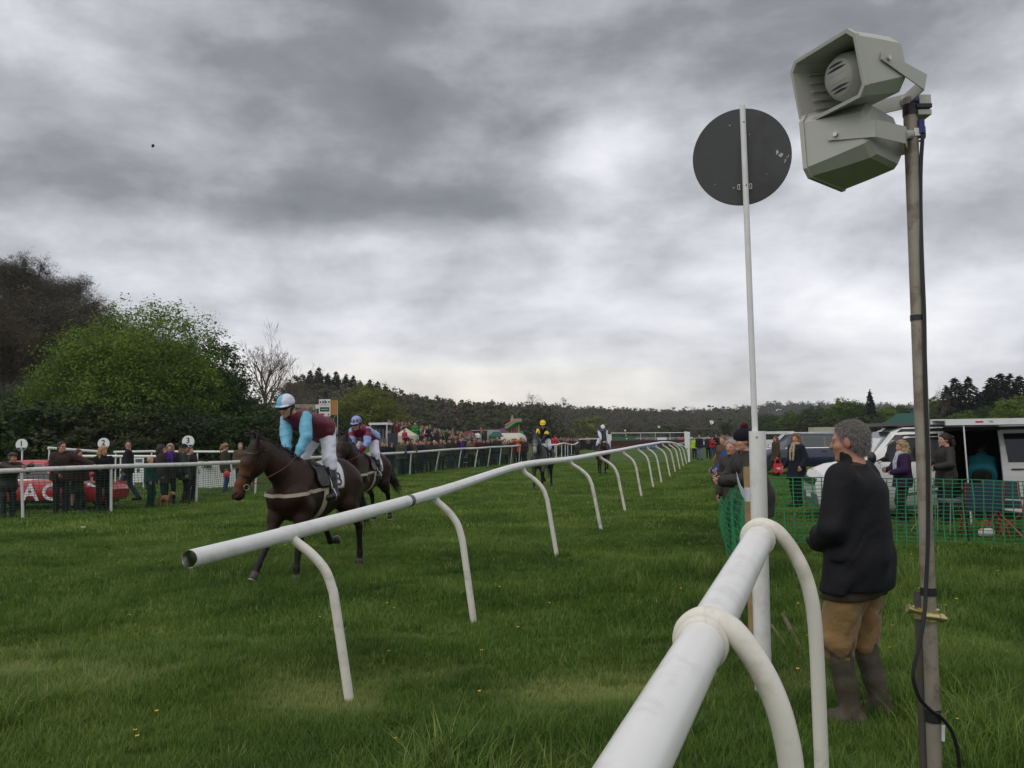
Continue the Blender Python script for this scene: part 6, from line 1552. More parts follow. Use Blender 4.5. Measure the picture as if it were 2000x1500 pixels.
def screen(parent, x0, z0, w0, x1, z1, w1, off, name, m='glass'):
    d = V3((x1 - x0, 0, z1 - z0)).normalized(); nrm = V3((-d.z, 0, d.x)) if (x1 < x0) == (z1 > z0) else V3((d.z, 0, -d.x))
    nrm = V3((d.z, 0, -d.x)) if x1 < x0 else V3((-d.z, 0, d.x))
    nrm = nrm if nrm.z > 0 else -nrm; o = nrm * off
    v = [V3((x0, w0, z0)) + o, V3((x1, w1, z1)) + o, V3((x1, -w1, z1)) + o, V3((x0, -w0, z0)) + o]; u = [p - nrm * .02 for p in v]
    return MB().add(v + u, [(0, 1, 2, 3), (7, 6, 5, 4), (0, 4, 5, 1), (1, 5, 6, 2), (2, 6, 7, 3), (3, 7, 4, 0)]).build(name, M[m], parent)
def estate_car(label, loc, rz, paint, color=None, group=None, H=1.48, L=4.6, W=.89, detail=True, hatch=False, cat='car', name='parked_car', glassm='glass_pale'):
    """nose at +x"""
    root = thing(name, loc, label, cat, group, rz); h = L / 2; b = .22; belt = H * .62
    if hatch: st = [(h, b + .12, .50, .52, W * .80, W * .62), (h - .10, b, .60, .64, W * .93, W * .7), (h - 1.05, b, belt - .04, belt, W, W * .80), (h - 1.75, b, belt, H - .02, W, W * .70), (h - 2.4, b, belt, H, W, W * .70), (h - 3.1, b, belt + .02, H - .05, W, W * .68), (-h + .25, b, belt + .05, belt + .14, W * .96, W * .66), (-h, b + .1, belt - .1, belt - .06, W * .86, W * .64)]
    else: st = [(h, b + .12, .56, .58, W * .80, W * .62), (h - .12, b, .70, .74, W * .93, W * .7), (h - 1.15, b, belt - .04, belt, W, W * .80), (h - 1.85, b, belt, H - .02, W, W * .72), (h - 2.6, b, belt, H, W, W * .72), (-h + .55, b, belt, H - .03, W, W * .70), (-h + .10, b, belt, belt + .10, W * .97, W * .70), (-h, b + .1, belt - .12, belt - .08, W * .88, W * .66)]
    shell(st).build('body', M[paint], root, color=color)
    T = H - .10
    front = h - (1.05 if hatch else 1.15); A = st[3][0]
    for s_ in (1, -1):
        if hatch: wins = [[(front - .12, belt + .02), (A + .06, T), (h - 2.42, T + .01), (h - 2.42, belt + .03)], [(h - 2.52, belt + .03), (h - 2.52, T + .01), (h - 3.05, T - .05), (h - 3.50, belt + .06)]]
        else: wins = [[(front - .12, belt + .02), (A + .06, T), (h - 2.40, T + .01), (h - 2.40, belt + .02)], [(h - 2.48, belt + .02), (h - 2.48, T + .01), (h - 3.35, T), (h - 3.35, belt + .02)], [(h - 3.43, belt + .02), (h - 3.43, T), (-h + .60, T - .05), (-h + .36, belt + .04)]]
        for w_ in wins: side_panel(st, w_, s_, .006, .012, M[glassm], 'side_window', root)
        if detail:
            tr = [(front + .1, belt - .005), (front + .1, belt + .01), (-h + .4, belt + .025), (-h + .4, belt + .01)]; side_panel(st, tr, s_, .008, .01, M['chrome'], 'window_trim', root)
            for xd in (h - 2.44, h - 3.40 if not hatch else h - 3.5): side_panel(st, [(xd, b + .12), (xd, belt), (xd - .012, belt), (xd - .012, b + .12)], s_, .003, .006, M['black'], 'door_gap', root)
            for xd in (h - 2.25, h - 3.22): side_panel(st, [(xd, belt - .16), (xd, belt - .13), (xd - .2, belt - .13), (xd - .2, belt - .16)], s_, .022, .02, M['black'], 'door_handle', root)
            side_panel(st, [(h - 1.3, b), (h - 1.3, b + .10), (-h + 1.2, b + .10), (-h + 1.2, b)], s_, .010, .012, M['black'], 'sill', root)
            m_ = V3((front - .15, s_ * (W + .09), belt + .08)); MB().ball(m_, (.07, .11, .075), 10).build('mirror', M[paint], root, color=color)
            MB().add([(h - .08, s_ * W * .86, .60), (h - .45, s_ * W * .985, .68), (h - .45, s_ * W * .97, .76), (h - .12, s_ * W * .80, .72)], [(0, 1, 2, 3), (3, 2, 1, 0)]).build('headlight', M['chrome'], root)
            if not hatch: MB().tube([(A - .3, s_ * W * .60, H + .0), (A - .4, s_ * W * .60, H + .045), (-h + .8, s_ * W * .60, H + .035), (-h + .7, s_ * W * .60, H - .02)], .016, 8).build('roof_rail', M['chrome'], root)
    screen(root, front - .03, belt + .02, W * .74, A + .04, H - .035, W * .60, .028, 'windscreen', glassm)
    screen(root, -h + .12, belt + .10, W * .64, (-h + .52) if not hatch else h - 3.12, H - .07, W * .60, .012, 'rear_window', glassm)
    for xw in (h - .82, -h + .86):
        for s_ in (1, -1):
            arch(root, xw, s_ * (W + .004), .31); wheel(root, xw, s_ * (W - .085), .31, rim=detail)
    return root, st
# red car with large white lettering
yc = 22.9; cxr = P(52, 900, yc).x
rc, rst = estate_car('red car on the left with huge white letters on its door', (cxr, yc + .9, 0), 0.0, 'red_paint', H=1.36, L=4.1, W=.86, hatch=True)
for body_, px in (('A', 58), ('C', 97)):
    lx = P(px, 940, yc).x - cxr
    text_mesh('letter', body_, .62, M['white_print'], Matrix.Translation((lx, -.868, .50)) @ Matrix.Rotation(R(90), 4, 'X'), rc, .004, 1.05, .012)
for i, w_ in enumerate((.16, .24, .20)):
    side_panel(rst, [(-1.62, .80 - i * .055), (-1.62, .825 - i * .055), (-1.62 + w_, .825 - i * .055), (-1.62 + w_, .80 - i * .055)], -1, .004, .006, M['white_print'], 'small_print', rc)
# navy estate
yb = 38.5; bx = P(1560, 880, yb).x
estate_car('dark navy estate car with silver roof rails parked behind the woman in the scarf', (bx, yb, .15), R(180 - 8), 'blue_car', H=1.66, L=4.85, W=.93, name='parked_car')
# white camper van
vx, vy, vr = 6.2, 17.6, R(170)
hx_, hy_ = math.cos(vr), math.sin(vr); nx_, ny_ = -hy_, hx_            # forward, left
LV, WV, HV = 4.9, .95, 1.93
ctr = V3((vx, vy, 0)) - V3((hx_, hy_, 0)) * (LV / 2) - V3((nx_, ny_, 0)) * WV
van = thing('camper_van', tuple(ctr), 'white camper van with its side door open behind the man in the dark jacket', 'van', None, vr)
q = LV / 2
vst = [(q, .34, .72, .74, .80, .62), (q - .10, .22, .98, 1.0, .90, .74), (q - .45, .22, 1.10, 1.13, .945, .80), (q - 1.0, .22, 1.16, 1.22, .95, .86), (q - 1.50, .22, 1.16, 1.80, .95, .80), (q - 1.75, .22, 1.16, 1.90, .95, .80), (-q + .25, .22, 1.16, 1.92, .95, .80), (-q + .05, .22, 1.16, 1.86, .93, .78), (-q, .30, 1.1, 1.2, .90, .75)]
def hollow_side(st, x0, x1):
    """the shell with the doorway between x0 and x1 left open on the left side"""
    mb = MB(); xs = sorted(set([s[0] for s in st] + [x0, x1]), reverse=True); srt = sorted(st); X = [s[0] for s in srt]; rings = []
    for x in xs:
        f = lambda k: float(np.interp(x, X, [s[k] for s in srt])); zb, zs, zr, w, wr = f(1), f(2), f(3), f(4), f(5)
        half = [(w * .86, zb), (w * .97, zb + .06), (w, zb + (zs - zb) * .45), (w * .985, zs - .05), (w * .955, zs), (wr + (w * .955 - wr) * .25, zs + (zr - zs) * .72), (wr * .93, zr - .02), (wr * .6, zr + .012)]
        rings.append([(x, y, z) for y, z in half] + [(x, -y, z) for y, z in reversed(half)])
    n = 16
    for i in range(len(rings) - 1):
        op = xs[i] <= x0 + 1e-6 and xs[i + 1] >= x1 - 1e-6
        mb.add(rings[i] + rings[i + 1], [(k, k + n, n + (k + 1) % n, (k + 1) % n) for k in range(n) if not (op and 1 <= k <= 5)], True)
    mb.add(rings[0], [tuple(reversed(range(n)))]); mb.add(rings[-1], [tuple(range(n))]); return mb
D0, D1 = q - 2.50, q - 3.55
hollow_side(vst, D0, D1).build('body', M['white_car'], van)
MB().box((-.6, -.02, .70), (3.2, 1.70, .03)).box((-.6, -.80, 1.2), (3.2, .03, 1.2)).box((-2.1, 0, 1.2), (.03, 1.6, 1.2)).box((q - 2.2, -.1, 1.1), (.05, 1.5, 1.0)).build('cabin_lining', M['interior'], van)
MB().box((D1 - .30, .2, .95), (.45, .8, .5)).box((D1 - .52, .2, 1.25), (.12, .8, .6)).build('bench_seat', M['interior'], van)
T = 1.74
side_panel(vst, [(q - 1.10, 1.20), (q - 1.57, T), (q - 2.38, T + .02), (q - 2.38, 1.20)], 1, .006, .012, M['glass'], 'door_window', van)
side_panel(vst, [(q - 1.10, 1.20), (q - 1.57, T), (q - 2.38, T + .02), (q - 2.38, 1.20)], -1, .006, .012, M['glass'], 'door_window', van)
sdp = side_panel(vst, [(D1 + .06, .32), (D1 + .06, 1.80), (D1 - 1.05, 1.82), (D1 - 1.05, .32)], 1, .055, .04, M['white_car'], 'sliding_door', van)
side_panel(vst, [(D1 - .06, 1.17), (D1 - .02, T), (D1 - .95, T + .01), (D1 - .95, 1.17)], 1, .062, .012, M['glass'], 'window', sdp)
side_panel(vst, [(D1 - .10, 1.02), (D1 - .10, 1.05), (D1 - .32, 1.05), (D1 - .32, 1.02)], 1, .072, .014, M['black'], 'door_handle', sdp)
for pts_ in ([(-.55, .52), (-.60, .60), (-1.05, .86), (-1.05, .80)], [(-.35, .46), (-.40, .52), (-1.05, .74), (-1.05, .66)], [(-.20, .42), (-.25, .46), (-1.05, .60), (-1.05, .54)], [(-.75, .40), (-.7, .46), (-1.05, .48), (-1.05, .42)]):
    side_panel(vst, [(D1 + a, b) for a, b in pts_], 1, .0575, .004, M['grey_plastic'], 'side_graphic', sdp)
for pts_ in ([(-2.0, .62), (-2.0, .68), (-2.45, .80), (-2.45, .72)], [(-1.5, .50), (-1.5, .55), (-2.45, .66), (-2.45, .58)]):
    side_panel(vst, [(q + a, b) for a, b in pts_], 1, .004, .004, M['grey_plastic'], 'side_graphic', van)
for xd in (q - 1.02, q - 2.44): side_panel(vst, [(xd, .34), (xd, 1.18), (xd - .012, 1.18), (xd - .012, .34)], 1, .002, .006, M['black'], 'door_gap', van)
side_panel(vst, [(q - 2.20, 1.02), (q - 2.20, 1.05), (q - 2.38, 1.05), (q - 2.38, 1.02)], 1, .02, .02, M['black'], 'door_handle', van)
side_panel(vst, [(q - 1.5, .22), (q - 1.5, .34), (-q + 1.4, .34), (-q + 1.4, .22)], 1, .008, .012, M['grey_plastic'], 'sill', van)
side_panel(vst, [(q - 1.62, 1.80), (q - 1.70, 1.86), (-q + .3, 1.89), (-q + .3, 1.83)], 1, .012, .014, M['black'], 'roof_gutter', van)
screen(van, q - 1.02, 1.20, .80, q - 1.50, 1.80, .70, .014, 'windscreen', 'glass_pale')
mb = MB(); mb.box((-.55, 0, 1.955), (3.3, 1.42, .07)); mb.prism([(q - 1.62, 1.90), (q - 2.2, 1.93), (q - 2.2, 1.99), (q - 1.75, 1.955)], 'y', -.70, .70); mb.build('roof_top', M['grey_plastic'], van)
MB().box((q + .005, 0, .80), (.05, 1.20, .13)).build('grille', M['black'], van)
MB().box((q - .02, 0, .44), (.12, 1.62, .22)).build('bumper', M['grey_plastic'], van)
MB().box((q + .045, .1, .50), (.008, .52, .11)).build('number_plate', M['white_print'], van)
for s_ in (1, -1):
    hl_ = MB().add([(q - .02, s_ * .60, .72), (q - .09, s_ * .845, .72), (q - .40, s_ * .945, .80), (q - .40, s_ * .935, .95), (q - .10, s_ * .84, .93), (q - .03, s_ * .62, .88)], [(0, 1, 2, 3, 4, 5), (5, 4, 3, 2, 1, 0)]).build('headlight', M['chrome'], van)
    MB().ball((q - .10, s_ * .80, .83), (.05, .06, .055), 10).build('lamp', M['white_print'], hl_)
    MB().ball((q - 1.05, s_ * 1.05, 1.28), (.09, .11, .13), 10).build('mirror', M['black'], van)
    for xw in (q - .88, -q + .95): arch(van, xw, s_ * .955, .33); wheel(van, xw, s_ * .86, .33)
# awning
def vanpt(x, y, z): return wmat(van) @ V3((x, y, z))
aw = thing('awning', tuple(vanpt(-1.2, 1.3, 0)), 'white awning rolled out from the roof of the camper van on slim poles', 'awning')
ax0, ax1, ao = q - 2.25, -q - .6, 1.75
MB().box(((ax0 + ax1) / 2, ao, 1.965), (ax0 - ax1, .07, .11)).build('front_rail', M['white_paint'], aw); fr = aw.children[0]
def to_aw(o):
    o.data.transform(wmat(aw).inverted() @ wmat(van))
to_aw(fr)
o = MB().add([(ax0, .82, 2.02), (ax0, ao, 1.985), (ax1, ao, 1.985), (ax1, .82, 2.02)], [(0, 1, 2, 3)]).add([(ax0, .82, 2.017), (ax0, ao, 1.982), (ax1, ao, 1.982), (ax1, .82, 2.017)], [(3, 2, 1, 0)]).build('canopy', M['fabric'], aw, color=(.10, .10, .10)); to_aw(o)
o = MB().box(((ax0 + ax1) / 2, .86, 1.99), (ax0 - ax1, .13, .10)).build('cassette', M['white_paint'], aw); to_aw(o)
for xp in (ax0 - .32, ax1 + .3):
    o = MB().tube([(xp, ao, 1.93), (xp - .02, ao + .02, 1.0), (xp - .04, ao + .05, 0)], .014, 10).build('pole', M['white_paint'], aw); to_aw(o)
o = MB().add([(ax0 - .52, ao + .037, 1.95), (ax0 - .66, ao + .037, 1.95), (ax0 - .66, ao + .037, 1.985), (ax0 - .52, ao + .037, 1.985)], [(0, 1, 2, 3)]).build('maker_mark', M['red_print'], aw); to_aw(o)
o = text_mesh('maker_letters', 'F45', .05, M['black_print'], Matrix.Translation((ax0 - .80, ao + .038, 1.967)) @ Matrix.Rotation(R(180), 4, 'Z') @ Matrix.Rotation(R(90), 4, 'X'), aw, .001); to_aw(o)
# folding chairs and bits in front of the van
def folding_chair(loc, rz, c, frame, label, group=None):
    root = thing('camping_chair', loc, label, 'chair', group, rz); fm = M['any_paint']
    MB().add([(-.24, -.26, .44), (.24, -.26, .46), (.24, .26, .46), (-.24, .26, .44)], [(0, 1, 2, 3)]).add([(-.24, -.26, .43), (.24, -.26, .45), (.24, .26, .45), (-.24, .26, .43)], [(3, 2, 1, 0)]).build('seat', M['fabric'], root, color=c)
    MB().add([(-.26, -.27, .46), (-.26, .27, .46), (-.36, .27, .92), (-.36, -.27, .92)], [(0, 1, 2, 3)]).add([(-.27, -.27, .46), (-.27, .27, .46), (-.37, .27, .92), (-.37, -.27, .92)], [(3, 2, 1, 0)]).build('backrest', M['fabric'], root, color=c)
    for s_ in (1, -1):
        MB().tube([(.26, .29 * s_, 0), (-.26, .29 * s_, .45), (-.37, .29 * s_, .93)], .013, 7).build('leg', fm, root, color=frame); MB().tube([(-.28, .28 * s_, 0), (.26, .28 * s_, .46), (.24, .29 * s_, .62)], .013, 7).build('leg', fm, root, color=frame)
        MB().ribbon([(-.30, .29 * s_, .64), (.26, .29 * s_, .63)], .05, .02, (0, 1, 0)).build('armrest', M['fabric'], root, color=c)
    return root
M['floral'] = mat('floral_cloth', (.55, .55, .52), .85, .1, 5, dirt=(.42, .03, .09), dscale=9, damt=.9)
ch = folding_chair(tuple(GX(1905, 14.9)), R(75), (.03, .045, .09), (.45, .02, .05), 'navy folding chair with red frame behind the barrier netting')
folding_chair(tuple(GX(1962, 15.2)), R(40), (.05, .05, .10), (.35, .03, .05), 'second navy folding chair at the right edge behind the barrier netting')
ch2 = folding_chair(tuple(GX(1985, 14.6)), R(110), (.5, .5, .5), (.45, .02, .05), 'pale flowered chair at the right edge behind the barrier netting')
for k in ch2.children:
    if k.name.startswith(('seat', 'backrest')): k.data.materials[0] = M['floral']
fc_ = thing('camping_table', tuple(GX(1868, 15.0)), 'low grey camping table below the open van door', 'table')
MB().box((0, 0, .60), (.7, .5, .03)).build('tabletop', M['grey_plastic'], fc_)
for a in (-.32, .32):
    for b in (-.22, .22): MB().tube([(a, b, 0), (a * .9, b, .6)], .012, 6).build('leg', M['galv'], fc_)
bg = thing('picnic_bag', tuple(GX(1915, 14.5)), 'flowered picnic bag with red trim on the grass by the navy chair', 'bag')
s = Sdf().cap((-.07, 0, .09), (.07, 0, .09), .08, .08, .02, ((0, 1, 0), .7)); part_from(s, 'bag_body', .03, M['floral'], bg); MB().tube(bez([(-.07, 0, .15), (-.05, 0, .27), (.05, 0, .27), (.07, 0, .15)], 5), .012, 6).build('handle', M['red_print'], bg)
tag(MB().tube([GX(1953, 14.3, .25), GX(1963, 14.25, 0)], .006, 5).tube([GX(1955, 14.3, .2), GX(1940, 14.35, .36)], .006, 5).build('guy_line', M['red_print']), 'thin red guy line running to the ground by the flowered bag', 'rope')
st_ = thing('folding_stool', tuple(GX(1791, 15.4)), 'small folding stool with orange legs behind the scaffold pole', 'stool')
MB().box((0, 0, .40), (.34, .30, .02)).build('seat', M['grey_plastic'], st_)
for k in (1, -1): MB().tube([(-.16 * k, -.13, 0), (.16 * k, -.13, .4)], .011, 6).build('leg', M['orange_board'], st_); MB().tube([(-.16 * k, .13, 0), (.16 * k, .13, .4)], .011, 6).build('leg', M['orange_board'], st_)
# ---------------------------------------------------------------- people
def face_to(loc, px, py_depth): return 0
def loc_world(loc, rz, w):
    d = V3(w) - V3(loc); c, s_ = math.cos(-rz), math.sin(-rz); return V3((d.x * c - d.y * s_, d.x * s_ + d.y * c, d.z))
# ---- the man in the dark jacket
ml = G(1692, 1412); ml.z = .0; mr = R(139)
S_ = 1.05
Jm = rig(S_, R(2), 0, None, (V3((.22, .12, 1.10)), V3((.22, -.10, 1.10))), ((-.6, .9, -.1), (-.6, -.9, -.1)), [V3((.05, .125, .092)), V3((-.05, -.125, .092))], ((1, .1, 0), (1, -.1, 0)), R(4), R(2), .75, .115, .205, (R(14), R(-8)), hand_dir=((.8, -.6, -.1), (.8, .6, -.1)))
man = link_mesh('person', person_body(Jm, .0125, (.46, .225, .15))); tag(man, 'grey haired man in a dark jacket, tan breeches and wellingtons standing by the pole', 'person')
man.location = ml; man.rotation_euler = (0, 0, mr)
part_from(bottom_shapes(Jm, .026, .20, loose=.018), 'breeches', .0125, 'cord', man, wob=.013, wfreq=34, seed=3, wdir=(1, 1, 1.8))
def boot_top(J, top, g):
    s = Sdf(); S = J['S']
    for i in (0, 1):
        foot_shape(s, J, i, g); a, k = J['an'][i], J['kn'][i]
        s.cap(a, a.lerp(k, .35), .056 * S, .062 * S, .03); s.cap(a.lerp(k, .35), a.lerp(k, top), .062 * S, .078 * S, .03); s.cut(a.lerp(k, top), (k - a)) if i == 9 else None
    return s
part_from(boot_top(Jm, .86, .012), 'boots', .0125, 'wellies', man, wob=.004, wfreq=30, seed=8)
ts = top_shapes(Jm, .042, -.185, .018, .105, .96, .035, arm_g=.034); ts.ops.insert(4, ('cap', A3(Jm['chest'] - V3((.02, 0, 0))), A3(Jm['pel'] - V3((.01, 0, .12))), .150, .168, .08, (A3(Jm['l']), 1.28), 1, False))
part_from(ts, 'jacket', .0125, mat('dark_jacket', (.0075, .0075, .0095), .75, .14, 8, .010, 9, spec=.28), man, wob=.011, wfreq=22, seed=5, wdir=(1, 1, 1.1))
us = top_shapes(Jm, .030, -.235, .010, 0, .2, .02); part_from(us, 'shirt_tail', .016, 'cloth', man, (.045, .036, .024), wob=.004, wfreq=20)
hs_ = hair_shapes(Jm, 'short', .004); hv_, hf_ = hs_.mesh(.007, wob=.002, wfreq=80); hr_ = link_mesh('hair', np_mesh('hair', hv_, hf_, M['hair']), man, (.105, .092, .086))
gh = random.Random(3); rt_ = []
for _ in range(6500):
    v_ = V3(hv_[gh.randrange(len(hv_))]); n_ = (v_ - Jm['hc'] - Jm['hu'] * .02); n_.normalize(); rt_.append((v_ - n_ * .004, n_ * .75 + V3((gh.gauss(0, .5), gh.gauss(0, .5), gh.gauss(-.25, .5))), gh.uniform(.014, .030), gh.uniform(.8, 2.6)))
ho_ = strands('curls', rt_, hr_, M['hair'], .0036, 4, 9); ho_.color = (.27, .245, .23, 1)
em = MB(); sl_ = Jm['sh'][0].lerp(Jm['el'][0], .62); bvj = BVHTree.FromPolygons([tuple(v.co) for v in man.children[2].data.vertices], [tuple(p.vertices) for p in man.children[2].data.polygons])
q_, n_ = snap(bvj, sl_ + V3((.03, .16, 0)), .002); tq = n_.to_track_quat('Z', 'Y').to_matrix()
em.lathe([(.016, 0), (.016, .0015), (.011, .0015), (.011, 0)], q_, 14, rot=tq); em.add([q_ + tq @ V3((x_, y_, .002)) for x_, y_ in ((-.012, -.026), (.012, -.026), (.0, -.012))], [(0, 1, 2), (2, 1, 0)]); em.build('sleeve_emblem', mat('grey_stitching', (.075, .075, .08), .7), man)
q_, n_ = snap(bvj, Jm['pel'] + V3((.13, .16, -.11)), .004); MB().ball(q_, .009, 8).build('stud', M['galv'], man)
q_, n_ = snap(bvj, Jm['pel'] + V3((.22, .10, .03)), .003); mb = MB(); mb.tube(bez([q_ + V3((0, 0, .05)), q_ + V3((-.012, .006, 0)), q_ + V3((0, 0, -.05))], 5), .004, 6); mb.build('pocket_zip', M['galv'], man)
# ---- figures near the van and behind the post
def who(px, y, face, spec, S, h, label, pose=None, group=None, z=None):
    l = GX(px, y); l.z = z if z is not None else hz(l.x, l.y) + .012; J = rig(S, **(pose or {})); return make_person(J, h, spec, label, group, tuple(l), R(face)), J, l
drink = dict(hands=(V3((.30, .16, 1.16)), V3((.36, -.05, 1.20))), elbow=((-.5, .9, -.6), (-.5, -.9, -.6)), curl=.9)
def drk(S, **k): d = dict(hands=(V3((.26, .16, 1.12)) * S, V3((.34, -.04, 1.17)) * S), elbow=((-.5, .9, -.6), (-.5, -.9, -.6)), curl=.9); d.update(k); return d
JE = dict(name='trousers', col=(.018, .020, .030)); DK = dict(col=(.014, .013, .014))
w1, Jw, lw = who(1758, 16.6, 176, dict(bottom=DK, top=dict(col=(.030, .012, .045), g=.05, hem=-.16, flare=.01), hair=dict(kind='bob', col=(.33, .23, .12), g=.03, wob=.012), scarf=(.45, .50, .55), shoes=dict(col=(.05, .05, .05), top=.5, name='boots')), .92, .016, 'blonde woman in a purple coat and pale scarf holding a glass beside the van', drk(.92, yaw=R(5)))
w2, Jw2, lw2 = who(1843, 16.4, 178, dict(bottom=JE, top=dict(col=(.022, .019, .015), mat='waxed', g=.045, hem=-.20, flare=.02), hair=dict(kind='pony', col=(.022, .012, .008)), shoes=dict(col=(.03, .02, .015), top=.6, name='boots')), .99, .016, 'dark haired woman in a dark waxed coat holding a glass under the awning', drk(.99))
def wine_glass(J, l, face, label):
    p = V3(l) + Matrix.Rotation(R(face), 3, 'Z') @ (J['wr'][1] + V3((.10, 0, .02)) * J['S']); o = MB().lathe([(.030, 0), (.004, .006), (.004, .06), (.030, .085), (.034, .13), (.030, .16)], (0, 0, 0), 14).build('wine_glass', M['clear']); o.location = p; tag(o, label, 'glass')
M['clear'] = mat('clear_glass', (.9, .92, .92), .03, 0, trans=.9)
wine_glass(Jw, lw, 176, 'stemmed glass held by the woman in purple'); wine_glass(Jw2, lw2, 178, 'stemmed glass held by the woman under the awning')
who(1912, 17.1, 60, dict(bottom=DK, top=dict(col=(.008, .11, .135), g=.05, hem=-.1, hood=True), hair=dict(kind='short', col=(.02, .015, .01))), 1.0, .02, 'person in a teal jacket bending into the open van doorway', dict(lean=R(62), hands=(V3((.62, .2, .7)), V3((.62, -.2, .7)))), z=.02)
w3, _, _ = who(1553, 21.3, 205, dict(bottom=DK, top=dict(col=(.010, .012, .022), g=.04, hem=-.30, flare=.03), hair=dict(kind='long', col=(.17, .085, .032), g=.02, wob=.006), scarf=(.38, .29, .20), shoes=dict(col=(.012, .012, .012), top=.6, name='boots')), 1.01, .016, 'woman with long brown hair and a beige scarf in a navy coat', dict(yaw=R(18), hands=(V3((.14, .30, .98)), V3((.14, -.30, .98)))))
w4, J4_, l4_ = who(1513, 36.6, 190, dict(bottom=DK, top=dict(col=(.060, .040, .024), g=.045, hem=-.30, flare=.03), hair=dict(kind='bob', col=(.12, .055, .025)), shoes=dict(col=(.02, .015, .012), top=.8, name='boots')), .97, .022, 'woman in a brown coat carrying a red bag in front of the navy estate car', dict(yaw=R(20)))
pb_ = l4_ + Matrix.Rotation(R(190), 3, 'Z') @ (J4_['wr'][0] + V3((.02, .04, -.12))); rb_ = thing('carrier_bag', tuple(pb_ - V3((0, 0, .62))), 'bright red carrier bag with white print hanging from her hand', 'bag')
mb = MB(); mb.prism([(-.20, .06), (-.10, .02), (.02, .07), (.14, .0), (.23, .10), (.20, .42), (-.17, .44)], 'y', -.05, .05); mb.build('bag_body', M['red_bag'] if 'red_bag' in M else M['red_print'], rb_)
for k in (-1, 1): MB().tube(bez([(-.12, .03 * k, .43), (-.08, .03 * k, .60), (.08, .03 * k, .60), (.12, .03 * k, .42)], 5), .014, 6).build('handle', M['red_print'], rb_)
MB().box((0, -.054, .24), (.16, .004, .03)).box((.02, -.054, .20), (.12, .004, .025)).build('white_print', M['white_print'], rb_)
# the group leaning on the stakes
w5, _, _ = who(1473, 10.8, 192, dict(bottom=DK, top=dict(col=(.026, .022, .018), mat='waxed', g=.06, hem=-.24, flare=.03), hat=dict(kind='bobble', col=(.010, .008, .016), bob=(.06, .006, .016)), hair=dict(kind='short', col=(.10, .04, .02))), 1.05, .016, 'person in a dark bobble hat and waxed coat leaning over behind the finish post', dict(lean=R(15), hands=(V3((.50, .10, 1.22)), V3((.48, -.12, 1.24))), elbow=((-.3, .8, -1), (-.3, -.8, -1)), curl=.8))
who(1437, 13.8, 215, dict(bottom=DK, top=dict(col=(.05, .042, .035), g=.045, hem=-.14), hair=dict(kind='short', col=(.28, .26, .25)), skin=(.50, .24, .17)), .99, .018, 'grey haired man with a ruddy face beyond the person in the bobble hat', dict(yaw=R(10), lean=R(12)))
who(1424, 16.5, 200, dict(bottom=JE, top=dict(col=(.010, .060, .22), g=.05, hem=-.14), hair=dict(kind='short', col=(.20, .15, .12))), .97, .02, 'person in a bright blue coat beside the stakes', dict(hands=(V3((.34, .12, 1.1)), V3((.34, -.12, 1.1)))))
who(1411, 24, 205, dict(bottom=JE, top=dict(col=(.10, .055, .035), g=.05, hem=-.14), hair=dict(kind='short', col=(.16, .10, .07))), 1.0, .024, 'person in a rust brown coat just beyond the one in bright blue')
# walkers on the course
who(1354, 66, -95, dict(bottom=DK, top=dict(col=(.30, .52, .02), name='hi_vis_vest', g=.03, hem=-.1), hair=dict(kind='short', col=(.05, .03, .02))), .94, .026, 'steward in a lime hi-vis vest walking beside the inner rail')
who(1364, 63, -88, dict(bottom=dict(col=(.11, .16, .25)), top=dict(col=(.010, .012, .022), g=.035, hem=-.1), hair=dict(kind='short', col=(.04, .025, .018))), 1.05, .026, 'man in a navy jumper and blue jeans walking towards the camera', dict(feet=[V3((.12, .1, .09)), V3((-.10, -.1, .09))]))
who(1389, 66, -80, dict(bottom=dict(col=(.04, .06, .12)), top=dict(col=(.32, .02, .025), g=.04, hem=-.08), hair=dict(kind='bob', col=(.05, .03, .02)), shoes=dict(col=(.07, .04, .025), top=.6, name='boots')), .95, .026, 'woman in a red jacket with folded arms near the leaning stake', dict(hands=(V3((.25, -.10, 1.22)), V3((.25, .10, 1.18)))))
who(1381, 68, -100, dict(bottom=DK, top=dict(col=(.02, .018, .020), g=.045, hem=-.16), hair=dict(kind='short', col=(.03, .02, .015))), 1.0, .026, 'person in black standing just behind the woman in the red jacket')
# ---- spectators at the left rail
yr = lambda px: float(np.interp(px, [f[0] for f in feet_out], do))
def at_rail(px, back=.35): return yr(px) + back
l = GX(20, at_rail(20, .62)); rz = R(-40); hl_ = [loc_world(l, rz, P(62, 908, at_rail(62, .10))), loc_world(l, rz, P(40, 914, at_rail(40, .05)))]
make_person(rig(1.0, R(36), 0, V3((-.16, 0, .93)), hl_, ((-.2, .3, -1), (-.2, -.3, -1)), yaw=R(20), curl=.7, bend=1.2), .016, dict(bottom=JE, top=dict(col=(.028, .020, .016), mat='waxed', g=.05, hem=-.16), hair=dict(kind='short', col=(.10, .08, .07)), hat=dict(kind='flatcap', col=(.045, .038, .026)), skin=(.42, .20, .13)), 'man in a flat cap and dark brown coat leaning on the far left rail', None, tuple(l), rz)
l = GX(122, at_rail(122, .45)); rz = R(-62); hl_ = [loc_world(l, rz, P(180, 906, at_rail(180, .05))), V3((.26, -.08, 1.02))]
make_person(rig(1.06, R(14), 0, None, hl_, ((-.4, .6, -.4), (-.2, -.3, -1)), yaw=R(38), curl=.6), .016, dict(bottom=dict(col=(.020, .022, .026)), top=dict(col=(.042, .024, .022), g=.05, hem=-.12), hair=dict(kind='short', col=(.030, .018, .012)), glasses=True), 'man with glasses in a brown jacket stretching one arm along the rail', None, tuple(l), rz)
